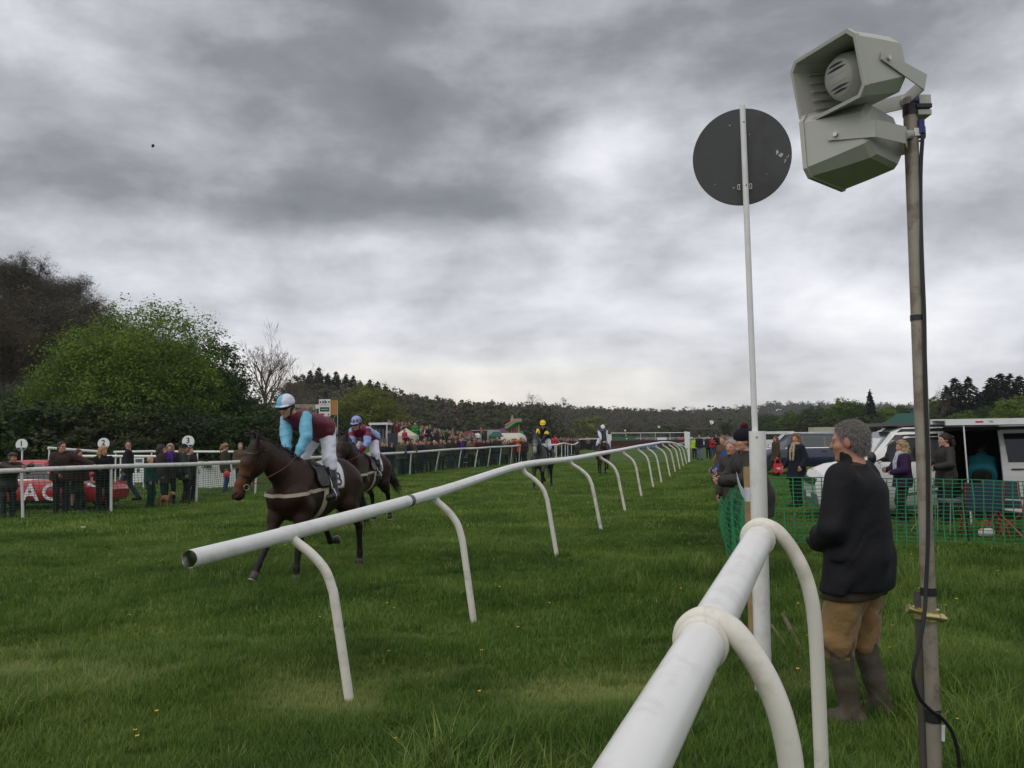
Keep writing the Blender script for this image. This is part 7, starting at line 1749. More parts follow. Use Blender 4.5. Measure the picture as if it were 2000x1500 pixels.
who(151, at_rail(150, 1.0), -40, dict(bottom=dict(col=(.030, .032, .022), skirt=True, name='skirt', g=.03), top=dict(col=(.055, .014, .018), g=.045, hem=-.1), hair=dict(kind='bob', col=(.055, .010, .010))), .93, .018, 'person with dark red hair half hidden behind the man with glasses', dict(lean=R(12), yaw=R(30)))
who(203, at_rail(203, .40), -58, dict(bottom=DK, top=dict(col=(.008, .008, .010), g=.035, hem=-.13), hair=dict(kind='long', col=(.33, .19, .085), g=.018, wob=.006)), .97, .016, 'young woman with long blonde hair in black at the second post', dict(yaw=R(35), pitch=R(12), hands=(V3((.24, .16, 1.12)), V3((.26, -.14, 1.12)))))
who(252, 26.3, 200, dict(bottom=dict(col=(.030, .045, .075)), top=dict(col=(.012, .011, .014), g=.04, hem=-.13), hair=dict(kind='short', col=(.018, .012, .010)), glasses=True), 1.06, .018, 'man in a black jacket and jeans striding left, head turned back', dict(yaw=R(100), feet=[V3((.34, .09, .09)), V3((-.30, -.09, .15))]))
who(295, 24.3, -20, dict(bottom=dict(col=(.010, .035, .034)), top=dict(col=(.010, .060, .052), g=.04, hem=-.10), hair=dict(kind='short', col=(.42, .28, .16)), cat='person'), .80, .016, 'small fair haired boy in a green fleece', dict(yaw=R(0), hands=(V3((.12, .17, .74)), V3((.12, -.17, .74)))))
who(316, 25.2, 15, dict(bottom=dict(col=(.03, .04, .04)), top=dict(col=(.036, .026, .022), g=.055, hem=-.34, flare=.03), hair=dict(kind='wavy', col=(.022, .012, .010), g=.03), shoes=dict(col=(.16, .09, .04), top=.5, name='boots')), .98, .018, 'dark haired woman in a long dark brown coat with her back turned')
who(333, 25.6, -70, dict(bottom=DK, top=dict(col=(.030, .026, .030), g=.05, hem=-.22), hair=dict(kind='bob', col=(.30, .22, .15), g=.03), scarf=(.10, .03, .30)), .99, .018, 'older blonde woman with a purple scarf facing the camera', dict(yaw=R(-8)))
who(360, 25.6, 20, dict(bottom=DK, top=dict(col=(.016, .026, .020), mat='waxed', g=.055, hem=-.26, flare=.02), hair=dict(kind='bob', col=(.16, .10, .05)), hat=dict(kind='brim', col=(.010, .011, .020)), shoes=dict(col=(.05, .035, .02), top=.6, name='boots')), .98, .018, 'person in a black brimmed hat and dark green coat by the third post')
who(372, 26.6, -30, dict(bottom=JE, top=dict(col=(.022, .017, .014), g=.05, hem=-.18), hair=dict(kind='short', col=(.10, .06, .04))), .93, .02, 'shorter person in a dark coat just behind the black brimmed hat', dict(yaw=R(20)))
w6, J6, l6 = who(440, 30.2, 8, dict(bottom=dict(col=(.035, .075, .17)), top=dict(col=(.045, .040, .026), g=.05, hem=-.24, flare=.01), hair=dict(kind='pony', col=(.26, .14, .055), g=.02), hat=dict(kind='headband', col=(.06, .045, .03), name='headband'), shoes=dict(col=(.05, .03, .03), top=.2)), .97, .018, 'girl with a ponytail and headband in an olive coat and jeans', dict(pitch=R(8)))
pb_ = l6 + Matrix.Rotation(R(8), 3, 'Z') @ (J6['wr'][1] + V3((.05, -.02, -.22))); s = Sdf().ell((0, 0, 0), (.12, .07, .13), None, .02); v, f = s.mesh(.025); o = link_mesh('red_bag', np_mesh('red_bag', v, f, M['red_print'])); o.location = pb_; tag(o, 'small red bag held by the girl with the ponytail', 'bag')
who(470, 31.5, -60, dict(bottom=JE, top=dict(col=(.10, .07, .045), g=.045), hair=dict(kind='short', col=(.2, .15, .12))), .99, .02, 'person glimpsed between the head and neck of the bay horse', dict(yaw=R(-10)))
who(557, 36, -75, dict(bottom=JE, top=dict(col=(.13, .09, .055), g=.045), hair=dict(kind='wavy', col=(.22, .09, .04))), .95, .022, 'red haired woman glimpsed under the arms of the leading jockey')
who(600, 37, -75, dict(bottom=JE, top=dict(col=(.12, .09, .06), g=.05), hair=dict(kind='short', col=(.1, .06, .04))), 1.0, .024, 'person in a tan coat glimpsed behind the leading jockey')
# small dog
dg = Sdf(); dg.ell((0, 0, .24), (.20, .075, .085), None, .04); dg.cap((.16, 0, .28), (.26, 0, .36), .055, .05, .03); dg.ell((.29, 0, .38), (.065, .05, .05), None, .02); dg.cap((.30, 0, .37), (.38, 0, .35), .032, .022, .02)
for a in (.13, -.15):
    for b in (.05, -.05): dg.cap((a, b, .20), (a - .02, b, .11), .04, .022, .03); dg.cap((a - .02, b, .11), (a, b, .015), .02, .018, .01); dg.cap((a, b, .012), (a + .03, b, .012), .018, .014, .01)
dg.cap((-.18, 0, .28), (-.27, 0, .38), .02, .012, .02); dg.cap((.27, .035, .42), (.25, .055, .36), .018, .012, .01); dg.cap((.27, -.035, .42), (.25, -.055, .36), .018, .012, .01)
v, f = dg.mesh(.014); o = link_mesh('dog', np_mesh('dog', v, f, mat('tan_fur', (.20, .115, .055), .8, .25, 14))); o.location = GX(326, 24.2); o.rotation_euler = (0, 0, R(-30)); tag(o, 'small tan dog at the feet of the woman in the long brown coat', 'dog')
# ---------------------------------------------------------------- the crowd: a few figures, copied one by one with their own clothes
PROTO = []
def proto(J, h, hair, hat=None, hood=False, skirt=False, long_=-.16, scarf=None, hands=False):
    r = make_person(J, h, dict(bottom=dict(col=(.02, .02, .025), g=.02), top=dict(col=(.03, .03, .03), g=.05, hem=long_, hood=hood), hair=hair and dict(kind=hair, col=(.05, .03, .02), g=.016), hat=hat and dict(kind=hat, col=(.03, .03, .025), bob=(.05, .01, .02)), shoes=dict(col=(.015, .013, .012), top=.3), hands=hands, skin=(.46, .25, .18)), 'x')
    PROTO.append(r); return r
hp = .030
proto(rig(1.0, R(3)), hp, 'short')                                                                                             # 0 man, arms down
proto(rig(1.0, R(6), hands=(V3((.34, .14, 1.16)), V3((.34, -.14, 1.16)))), hp, 'short')                                         # 1 man, hands on the rail
proto(rig(.94, R(4), hands=(V3((.24, .12, 1.05)), V3((.24, -.12, 1.05)))), hp, 'bob')                                           # 2 woman
proto(rig(1.0, R(3), hands=(V3((.30, .12, 1.2)), V3((.30, -.14, 1.16)))), hp, 'short', 'flatcap')                               # 3 man in cap
proto(rig(.94, R(3)), hp, 'wavy', long_=-.26)                                                                                   # 4 woman, long coat
proto(rig(.97, R(4), hands=(V3((.30, .10, 1.56)), V3((.30, -.10, 1.56)))), hp, 'short')                                         # 5 hands up at the eyes
proto(rig(.98, R(4), hands=(V3((.30, .14, 1.1)), V3((.30, -.14, 1.1)))), hp, None, None, True)                                  # 6 hooded
proto(rig(1.0, R(3)), hp, None, 'bobble')                                                                                       # 7 woolly hat
lo = .055
n0 = len(PROTO)
proto(rig(1.0, R(3), hands=(V3((.3, .12, 1.2)), V3((.3, -.12, 1.2)))), lo, 'short'); proto(rig(.95, R(3)), lo, 'bob'); proto(rig(.98, R(3)), lo, None, 'flatcap')   # 8, 9, 10 for far off
used_proto = set()
def spectator(k, loc, rz, label, top, bottom=(.02, .022, .028), hair=(.05, .03, .02), hat=(.03, .028, .022), s=1.0, group=None):
    if k not in used_proto: used_proto.add(k); r = PROTO[k]
    else: r = copy_tree(PROTO[k])
    r.location = loc; r.rotation_euler = (0, 0, rz); r.scale = (s, s, s); tag(r, label, 'person', group)
    if group is None and 'group' in r: del r['group']
    for ch in r.children:
        c = {'jacket': top, 'trousers': bottom, 'hair': hair, 'hat': hat, 'bobble': hat}.get(ch.name.split('.')[0])
        if c: ch.color = (*c, 1)
    return r
def towards(loc, px=1000, y=25):
    t = GX(px, y); return math.atan2(t.y - loc[1], t.x - loc[0])
BL, NV, DG, BR, OL, TN = (.010, .010, .011), (.012, .014, .028), (.020, .028, .020), (.036, .024, .018), (.034, .034, .020), (.11, .075, .045)
front = [  # pixel, metres behind the rail, figure, coat, hair, label
 (733, .5, 2, (.05, .05, .03), (.34, .22, .11), 'blonde woman in olive seen over the back of the dark brown horse'),
 (746, .9, 0, (.012, .012, .014), (.10, .06, .04), 'man in black behind the rump of the dark brown horse'),
 (783, .35, 6, (.050, .062, .034), (.1, .05, .03), 'woman in a hooded sage green coat at the rail behind the streaming tail'),
 (781, 1.6, 4, (.07, .02, .03), (.03, .02, .015), 'person mostly hidden behind the hooded sage green coat'),
 (795, .7, 1, (.010, .011, .018), (.02, .015, .012), 'man in navy just right of the hooded sage green coat'),
 (803, .5, 1, (.085, .055, .032), (.035, .022, .015), 'person in a light brown jacket leaning on the rail left of the man with glasses'),
 (819, .6, 0, NV, (.03, .02, .014), 'man in dark navy left of the man carrying a child'),
 (836, .45, 1, (.034, .024, .020), (.022, .015, .012), 'man in dark brown carrying a fair child on his shoulders'),
 (847, .6, 1, (.032, .028, .024), (.40, .38, .36), 'white haired man in a dark brown coat beside the man carrying a child'),
 (860, .5, 0, (.070, .048, .040), (.07, .045, .03), 'man in an open brown checked jacket and pale tie'),
 (878, .45, 3, (.020, .022, .016), (.04, .03, .02), 'man in a flat cap and very dark olive coat'),
 (889, 1.0, 5, (.03, .025, .03), (.04, .025, .02), 'person behind the man in the very dark olive coat'),
 (898, .4, 6, (.050, .020, .16), (.05, .03, .02), 'person in a bright purple hooded coat at the rail'),
 (903, 1.1, 0, (.012, .012, .020), (.03, .02, .015), 'tall person just behind the bright purple coat'),
 (917, .5, 3, (.12, .068, .034), (.10, .06, .04), 'man in a ginger brown jacket and cap beside the bright purple coat'),
 (926, 1.3, 2, (.16, .10, .09), (.05, .03, .02), 'person peering between the ginger brown jacket and the maroon jumper'),
 (934, .55, 1, (.055, .010, .018), (.04, .025, .018), 'man in a maroon jumper resting on the rail'),
 (944, 1.2, 2, BL, (.02, .015, .012), 'dark haired person right of the maroon jumper'),
 (952, .6, 0, (.012, .014, .013), (.03, .02, .015), 'person in black standing right of the maroon jumper'),
 (961, 1.3, 2, (.02, .016, .02), (.12, .07, .04), 'woman glimpsed behind the tall man in dark green'),
 (971, .5, 0, (.016, .026, .020), (.06, .035, .025), 'tall man in a dark green jacket with sandy face, right of centre of the crowd'),
 (985, .5, 4, (.060, .058, .036), (.36, .27, .17), 'pale haired woman in an olive coat left of the orange vest'),
 (993, .7, 2, (.014, .014, .018), (.06, .03, .02), 'woman in black between the olive coat and the orange vest'),
 (1000, 1.3, 0, (.08, .012, .018), (.04, .03, .02), 'person in dark red behind the orange vest'),
 (1007, .5, 5, (.62, .10, .012), (.05, .035, .03), 'steward in an orange hi-vis vest shading the eyes'),
 (1017, .9, 0, (.035, .016, .020), (.05, .03, .02), 'person in plum left of the grey horse'),
 (1022, .6, 1, (.05, .015, .02), (.20, .17, .15), 'person in wine red beside the head of the grey horse')]
bots = [(.020, .045, .060), (.02, .02, .025), (.015, .03, .035), (.05, .043, .030), (.02, .018, .016)]
for i, (px, b, k, top, hair, lab) in enumerate(front):
    l = GX(px, yr(px) + b); l.z = 0; s_ = rnd.uniform(.97, 1.03)
    if 'tall' in lab: s_ = 1.08
    spectator(k, tuple(l), towards(l, 1060, 30) + rnd.uniform(-.25, .25), lab, top, bots[i % 5], hair, (.040, .034, .024) if k == 3 else (.02, .02, .03), s_)
# children on shoulders
def shoulder_child(px, py, y, top, hair, label):
    J = rig(.62, R(4), 0, V3((0, 0, .34)), (V3((.16, .10, .42)), V3((.16, -.10, .42))), feet=[V3((.22, .10, .10)), V3((.22, -.10, .10))], knee=((1, .1, .6), (1, -.1, .6)))
    r = make_person(J, .022, dict(bottom=dict(col=(.02, .02, .03)), top=dict(col=top, g=.035, hem=-.06), hair=dict(kind='short', col=hair, g=.03), shoes=dict(col=(.02, .02, .02)), hands=False), label)
    p = P(px, py, y); r.location = (p.x, p.y, p.z - .34 * 1); r.rotation_euler = (0, 0, R(-50)); return r
cA = shoulder_child(834, 851, yr(836) + .50, (.013, .012, .020), (.42, .27, .12), 'fair child in a black top with a pink and white sleeve riding on shoulders')
mb = MB(); J0 = rig(.62, R(4), 0, V3((0, 0, .34)), (V3((.16, .10, .42)), V3((.16, -.10, .42))))
mb.tube([J0['sh'][1] + V3((.03, -.05, .03)), J0['el'][1] + V3((.02, -.05, 0))], .022, 6); mb.build('white_stripe', M['white_print'], cA)
mb = MB(); mb.tube([J0['el'][1] + V3((.02, -.05, 0)), J0['wr'][1] + V3((.02, -.04, .01))], .026, 6); mb.build('pink_stripe', mat('pink_cloth', (.75, .06, .16), .8), cA)
shoulder_child(790, 857, yr(790) + 1.2, (.34, .04, .09), (.36, .20, .09), 'small fair child in a pink top held up behind the hooded sage green coat')
# packed spectators on the bank, far rail and beyond
tops_ = [BL, NV, DG, BR, OL, (.05, .05, .055), (.10, .02, .03), (.02, .03, .07), (.16, .13, .10), (.03, .02, .02), (.07, .05, .035), (.22, .20, .18)]
def pack(n, x0, x1, ya, yb, zf, label, group, kinds=(8, 9, 10, 8, 9), g=random.Random(3), aim=(1050, 40), segs=((9999, ''),)):
    for i in range(n):
        px = g.uniform(x0, x1); y = g.uniform(ya, yb) + (yr(px) if ya < 20 else 0); l = GX(px, y); l.z = zf(px, y)
        spectator(g.choice(kinds), tuple(l), towards(l, *aim) + g.uniform(-.5, .5), label + seg(px, *segs), g.choice(tops_), g.choice(bots), g.choice(((.03, .02, .015), (.06, .035, .02), (.22, .15, .08), (.15, .13, .12))), g.choice(((.03, .03, .02), (.05, .045, .03))), g.uniform(.94, 1.06), group)
bankz = lambda px, y: float(np.interp(px, [750, 800, 860, 930, 980], [1.75, 1.55, 1.15, .45, .1])) * min(1, max(0, (y - 60) / 14))
pack(30, 757, 800, 72, 78, bankz, 'spectator in the dark row along the top of the bank', 'spectators along the top of the bank')
pack(62, 800, 930, 66, 84, lambda px, y: bankz(px, y) * .9, 'spectator in the bank throng', 'spectators thronging the bank', segs=((834, ' left of the child with pink sleeve'), (880, ' right of the child with pink sleeve'), (9999, ' above the purple hooded coat')))
pack(34, 745, 1026, 1.8, 9, lambda px, y: 0.0, 'spectator in the second line behind the rail', 'second line behind the rail', segs=((836, ' left of the shoulder child'), (898, ' left of the purple hooded coat'), (952, ' near the maroon jumper'), (9999, ' near the orange vest')))
spectator(6, tuple(GX(810, 66, 1.35)), R(-70), 'person in a bright green hooded jacket standing out on the bank', (.03, .22, .03), group=None)
pack(66, 1059, 1128, 80, 104, lambda px, y: 0.0, 'spectator in the packed crowd by the wavy rail', 'packed crowd by the wavy rail', g=random.Random(8), segs=((1088, ', at its left end'), (1108, ', in its middle'), (9999, ', at its right end')))
spectator(7, tuple(GX(1083, 80, .15)), R(-80), 'person in a bright red hat and coat in the crowd by the wavy rail', (.42, .02, .03), hat=(.45, .02, .03))
pack(46, 1120, 1186, 118, 135, lambda px, y: 0.0, 'spectator in the farthest crowd before the brush fence', 'farthest crowd before the brush fence', g=random.Random(9))
pack(16, 1392, 1424, 60, 110, lambda px, y: 0.1, 'spectator far along the netting on the right of the course', 'spectators far along the netting', g=random.Random(10))
pack(7, 1462, 1500, 60, 90, lambda px, y: .15, 'spectator among the parked cars beyond the finish post', 'spectators among the parked cars', g=random.Random(12))
for k in range(len(PROTO)):
    if k not in used_proto:
        for c in list(PROTO[k].children): bpy.data.objects.remove(c)
        bpy.data.objects.remove(PROTO[k])
# ---------------------------------------------------------------- numbered posts, white pen and the fairground clutter
def number_post(px, py, d_px, digit, label):
    y = 30.5; c = P(px, py, y); r = d_px * y / FPX / 2; root = thing('number_post', (c.x, y, 0), label, 'sign'); z = c.z
    MB().tube([(0, .02, -.1), (0, .02, z)], .03, 8).build('post', M['white_paint'], root)
    q = Matrix.Rotation(R(90), 3, 'X')
    dk = MB().lathe([(0, -.02), (r, -.02), (r, .02), (0, .02)], (0, -.02, z), 36, rot=q, smooth=False).build('disc', M['white_print'], root)
    pts = [(r * .97 * math.cos(t), z + r * .97 * math.sin(t)) for t in [math.pi + .55 + (math.pi - 1.1) * i / 14 for i in range(15)]]
    MB().prism(pts, 'y', -.042, -.040).build('navy_band', M['navy_print'], dk)
    MB().box((0, -.043, z - r * .74), (r * .42, .002, r * .16)).build('small_print', M['white_print'], dk)
    text_mesh('number', digit, r * 1.30, M['black_print'], Matrix.Translation((0, -.042, z + r * .14)) @ Matrix.Rotation(R(90), 4, 'X'), dk, .001, 1.0, .006); return root
number_post(43, 868.5, 22.5, '1', 'round white marker sign numbered 1 above the red car')
number_post(203, 866.5, 22.5, '2', 'round white marker sign numbered 2 above the blonde woman in black')
number_post(368, 862.5, 23.5, '3', 'round white marker sign numbered 3 above the black brimmed hat')
def pen_rail(a, b, posts, label, r=.05):
    root = thing('pen_rail', (P(*a).x, P(*a).y, 0), label, 'rail'); MB().tube([P(*a), P(*b)], r, 10).build('rail', M['white_pvc'], root, True)
    for t in posts:
        p = P(*a).lerp(P(*b), t); MB().tube([p, V3((p.x, p.y, -.1))], r * .6, 8).build('post', M['white_pvc'], root, True)
    return root
pen_rail((94, 875, 31), (205, 883, 33), (.02, .98), 'sloping upper white rail of the pen behind the man with glasses')
pen_rail((140, 891, 32), (330, 891.5, 32.5), (.02, .5, .98), 'lower white rail of the pen behind the blonde woman in black')
pen_rail((222, 883, 36), (300, 881.5, 37), (.05, .95), 'short white rail of the pen left of the man striding away')
pen_rail((290, 882, 37.5), (480, 882.5, 38), (.1, .5, .9), 'far white rail of the pen running behind the black brimmed hat')
pk = thing('picket_fence', tuple(GX(420, 33.5)), 'white picket fence enclosing the pen left of the ponytail girl', 'fence')
a_, b_ = GX(372, 33.5), GX(474, 33.5); n_ = 36
mbp = MB().box((0, 0, .5), (.045, .02, 1.0)); pm = mbp.mesh('paling', M['white_paint'])
for i in range(n_):
    p = a_.lerp(b_, i / (n_ - 1)) - pk.location; o = link_mesh('paling', pm, pk); o.location = p
for z in (.92, 1.02): MB().box((0, .02 if z < 1 else 0, z), ((b_ - a_).length + .1, .04 if z < 1 else .10, .07)).build('top_rail', M['white_paint'], pk)
wt = thing('white_table', tuple(GX(448, 36)), 'white cloth covered table standing inside the pen', 'table')
MB().box((0, 0, .78), (1.9, .8, .05)).build('tabletop', M['white_paint'], wt)
for a in (-.85, .85):
    for b in (-.3, .3): MB().box((a, b, .38), (.05, .05, .76)).build('leg', M['white_paint'], wt)
plant('bush', 'flower_arrangement', tuple(GX(404, 33.2, .78)), .36, 'small green flower arrangement on the white picket fence', None, .75, cat='plant')
bp = thing('notice_board', tuple(GX(272, 34)), 'white notice board on legs behind the man in black', 'sign')
MB().box((0, 0, .75), (.42, .03, 1.0)).build('board', M['white_print'], bp); MB().box((.02, -.018, 1.1), (.28, .004, .14)).build('print', M['grey_plastic'], bp); MB().box((0, -.018, .72), (.12, .004, .16)).build('print', M['grey_plastic'], bp)
for k in (-.19, .19): MB().box((k, .02, .2), (.03, .03, .5)).build('leg', M['white_print'], bp)
# red roofed house in the trees
hb_ = GX(466, 85); hz_ = P(466, 822, 85).z; hs = thing('red_roofed_house', (hb_.x, hb_.y, hz_ - 3.2), 'red tiled roof of a house showing through the trees behind the bay horse', 'house', None, .25)
MB().box((0, 0, 1.5), (3.6, 3.4, 3.0)).build('wall', M['brick'], hs)
rf = MB().prism([(-1.95, 3.0), (1.95, 3.0), (0, 4.2)], 'x', -2.05, 2.05); rf.build('roof', M['roof_red'], hs)
hb2 = GX(545, 92); MB_h = thing('brown_roofed_house', (hb2.x, hb2.y, P(545, 790, 92).z - 3.9), 'long brown roof of a building behind the first jockey', 'house', None, .1)
MB().box((0, 0, 1.5), (7.5, 3.4, 3.0)).build('wall', M['brick'], MB_h); MB().prism([(-1.9, 3.0), (1.9, 3.0), (0, 3.9)], 'x', -3.9, 3.9).build('roof', M['brown_roof'] if 'brown_roof' in M else M['dark_wood'], MB_h)
# sponsors board on scaffolding
yb_ = 62.0; c0, c1 = P(623, 780, yb_), P(645.5, 813, yb_); W_, H_ = c1.x - c0.x, c0.z - c1.z; cx_, cz_ = (c0.x + c1.x) / 2, (c0.z + c1.z) / 2
sb_ = thing('sponsor_board', (cx_, yb_, 0), 'white sponsors board with green panel on scaffolding beside an orange plywood sheet', 'sign')
MB().box((0, 0, cz_), (W_, .05, H_)).build('white_board', M['white_print'], sb_); wb_ = sb_.children[0]
MB().box((0, -.028, cz_ - H_ * .09), (W_ * .82, .006, H_ * .26)).build('green_panel', M['sign_green'], wb_)
RX = Matrix.Rotation(R(90), 4, 'X')
text_mesh('letters', 'KR', H_ * .22, M['black_print'], Matrix.Translation((0, -.03, cz_ + H_ * .33)) @ RX, wb_, .002, 1, .012)
for k in (-1, 1):
    MB().lathe([(0, 0), (.045, .0), (.07, .08), (.05, .12), (0, .12)], (k * W_ * .36, -.03, cz_ + H_ * .29), 10).build('crest', M['grey_plastic'], wb_)
MB().box((0, -.03, cz_ + H_ * .17), (W_ * .75, .004, .03)).build('small_print', M['grey_plastic'], wb_); MB().box((0, -.033, cz_ - H_ * .09), (W_ * .6, .004, .03)).build('small_print', M['white_print'], wb_)
MB().box((-W_ * .2, -.03, cz_ - H_ * .38), (W_ * .38, .006, H_ * .11)).build('red_panel', M['red_print'], wb_); MB().lathe([(0, 0), (.045, 0), (.06, .07), (0, .12)], (W_ * .34, -.03, cz_ - H_ * .43), 10).build('crest', M['grey_plastic'], wb_)
ob = P(652.5, 796, yb_ + .1); MB().box((ob.x - cx_, .1, ob.z), (13.2 * yb_ / FPX, .04, 29 * yb_ / FPX)).build('plywood_sheet', M['orange_board'], sb_)
for px in (617, 640, 659): t_ = P(px, 782 if px > 620 else 800, yb_ + .3); MB().tube([(t_.x - cx_, .3, 0), (t_.x - cx_, .3, t_.z)], .035, 6).build('scaffold_tube', M['galv'], sb_)
for (xa, ya_, xb, yb2) in ((659, 800, 640, 850), (640, 812, 660, 840)): a = P(xa, ya_, yb_ + .35); b = P(xb, yb2, yb_ + .35); MB().tube([(a.x - cx_, .35, a.z), (b.x - cx_, .35, b.z)], .03, 6).build('scaffold_tube', M['galv'], sb_)
MB().box((P(619, 796, yb_).x - cx_, .2, P(619, 794, yb_).z), (.3, .05, .3)).build('side_board', M['white_print'], sb_)
# grey judges' stand and dark screen
def boxy(name, px0, px1, py0, py1, y, depth, label, cat): a, b = P(px0, py0, y), P(px1, py1, y); return (a.x + b.x) / 2, abs(b.x - a.x), max(a.z, b.z), min(a.z, b.z)
cx, w, zt, zb = boxy('', 722, 757, 826, 885, 56, 2, '', ''); gs = thing('viewing_stand', (cx, 57, 0), 'grey metal viewing stand with an open front behind the second jockey', 'stand')
MB().box((0, 0, zt - .06), (w + .1, 2.2, .14)).build('roof', M['white_paint'], gs); MB().box((0, 1.0, zt * .5), (w, .06, zt)).build('back_panel', M['grey_plastic'], gs)
for k in (-1, 1): MB().box((k * (w / 2 - .04), -1.0, zt * .5), (.08, .08, zt)).build('post', M['galv'], gs)
MB().box((w / 2 - .10, 0, zt * .45), (.05, 2.0, zt * .75)).build('side_panel', M['brick'], gs); MB().box((0, -.6, zb + .5), (w * .9, .9, 1.0)).build('counter', M['grey_plastic'], gs)
for i in range(5): MB().box((-w * .4 + i * w * .2, .95, zt * .62), (.03, .05, zt * .5)).build('mullion', M['galv'], gs)
cx, w, zt, zb = boxy('', 757, 777, 846, 884, 54, 2, '', ''); ds = thing('dark_hoarding', (cx, 54, 0), 'dark blue grey hoarding beside the viewing stand', 'hoarding')
MB().box((0, 0, zt * .5), (w, .12, zt)).build('panel', M['dark_panel'], ds)
for k in (-1, 1): MB().box((k * w * .45, .12, zt * .5), (.06, .08, zt)).build('post', M['galv'], ds)
cx, w, zt, zb = boxy('', 749, 770, 873, 884, 50, 1, '', ''); rt = thing('striped_barrier', (cx, 50, 0), 'white and maroon striped barrier below the dark hoarding', 'barrier')
for i, m_ in enumerate(('white_print', 'maroon', 'white_print')): MB().box((0, 0, zt - .06 - i * .12), (w, .06, .10)).build('stripe', M[m_] if m_ in M else mat('maroon_paint', (.16, .015, .03), .5), rt)
for k in (-1, 1): MB().box((k * w * .4, .06, zt * .5), (.06, .06, zt)).build('post', M['white_paint'], rt)
# tents
def pyramid_tent(name, px, apex_py, eave_py, half_px, y, colr, label, walls=True, cat='tent', ridge=0.0, base=0.0):
    a = P(px, apex_py, y); e = P(px, eave_py, y); w = half_px * y / FPX; root = thing(name, (a.x, y, base), label, cat); ze, za = e.z - base, a.z - base; rd = w * ridge
    v = [(-w, -w * .8, ze), (w, -w * .8, ze), (w, w * .8, ze), (-w, w * .8, ze), (-rd, 0, za), (rd + .01, 0, za)]
    mb = MB().add(v, [(0, 1, 5, 4), (1, 2, 5), (2, 3, 4, 5), (3, 0, 4)]); mb.build('canopy', M['fabric'], root, color=colr)
    for (x0, y0, x1, y1) in ((-w, -w * .8, w, -w * .8), (w, -w * .8, w, w * .8), (-w, -w * .8, -w, w * .8)):
        MB().add([(x0, y0, ze), (x1, y1, ze), (x1, y1, ze - .28), (x0, y0, ze - .28)], [(0, 1, 2, 3), (3, 2, 1, 0)]).build('valance', M['fabric'], root, color=colr)
    if walls: MB().add([(-w, -w * .8, ze), (w, -w * .8, ze), (w * 1.04, -w * .84, 0), (-w * 1.04, -w * .84, 0)], [(3, 2, 1, 0), (0, 1, 2, 3)]).add([(-w, w * .7, ze), (w, w * .7, ze), (w, w * .7, 0), (-w, w * .7, 0)], [(3, 2, 1, 0), (0, 1, 2, 3)]).build('wall', M['fabric'], root, color=colr)
    for k in (-1, 1):
        for q_ in (-1, 1): MB().tube([(k * w, q_ * w * .8, -.2), (k * w, q_ * w * .8, ze)], .04, 6).build('pole', M['galv'], root)
    return root
pyramid_tent('bell_tent', 793, 836, 851, 22, 62, (.50, .46, .34), 'cream pointed tent standing on the bank behind the crowd', True)
pyramid_tent('gazebo', 904, 848, 857, 15, 76, (.05, .11, .13), 'small blue grey gazebo behind the bright purple coat', False, 'gazebo')
pyramid_tent('marquee', 915, 842, 851, 14, 84, (.13, .022, .034), 'maroon marquee roof left of the dark tractor', False, 'marquee', .5)
pyramid_tent('marquee', 927, 843, 850, 12, 88, (.62, .60, .58), 'white marquee roof between the maroon roof and the tractor', False, 'marquee', .4)
pyramid_tent('gazebo', 969, 843, 852, 15, 84, (.018, .085, .060), 'dark green gazebo in the middle of the crowd', False, 'gazebo', .35)
pyramid_tent('gazebo', 1018, 841, 851, 8, 90, (.02, .15, .10), 'bright green gazebo beside the inflatable slide', False, 'gazebo', .2)
pyramid_tent('gazebo', 1768, 807, 826, 34, 46, (.012, .075, .050), 'green gazebo roof rising behind the white camper van', False, 'gazebo', .45)
spectator(7, tuple(P(1774, 809, 60) - V3((0, 0, 1.62))), R(-90), 'person in black just showing above the green gazebo roof', (.012, .012, .012), hat=(.01, .01, .01))
# tractor, lorry, horsebox, flag
tr = thing('tractor', tuple(GX(936, 88)), 'dark tractor with a square cab among the crowd', 'tractor', None, R(-70))
MB().box((.9, 0, 1.15), (1.6, .8, .7)).build('bonnet', M['grey_plastic'], tr); cbn = MB().box((-.55, 0, 2.55), (1.5, 1.55, .12)).build('cab_roof', M['black'], tr)
MB().box((-.55, 0, 1.25), (1.4, 1.3, .7)).build('body', M['grey_plastic'], tr); MB().box((-.55, 0, 2.05), (1.35, 1.4, .95)).build('cab_glass', M['glass'], tr)
for a in (-1.2, .12):
    for b in (-.72, .72): MB().box((a, b, 2.05), (.09, .09, 1.0)).build('cab_pillar', M['black'], tr)
for b in (-.85, .85): wheel(tr, -.75, b, .80, .42, False); wheel(tr, 1.25, b * .9, .50, .30, False)
lr = thing('grey_lorry', tuple(GX(957, 96)), 'long pale grey lorry body behind the tractor', 'lorry')
MB().box((0, 0, 1.75), (4.2, 2.2, 2.0)).build('box_body', M['any_paint'], lr, color=(.33, .34, .35)); MB().box((-2.6, 0, 1.4), (1.0, 2.0, 1.6)).build('cab', M['any_paint'], lr, color=(.30, .30, .31)); MB().box((-2.95, -.02, 1.75), (.35, 1.8, .6)).build('windscreen', M['glass'], lr)
for a in (-2.5, 1.3):
    for b in (-.9, .9): wheel(lr, a, b, .42, .28, False)
hbx = thing('horsebox', tuple(GX(997, 84)), 'cream round topped horsebox below the inflatable slide', 'trailer')
s = Sdf(); s.cap((-.7, 0, 1.45), (.7, 0, 1.45), .85, .85, .05, ((0, 1, 0), .9)); v, f = s.mesh(.08); link_mesh('box_body', np_mesh('box_body', v, f, M['any_paint']), hbx, (.50, .47, .38))
for k in (-1, 1): wheel(hbx, 0, k * .78, .34, .2, False)
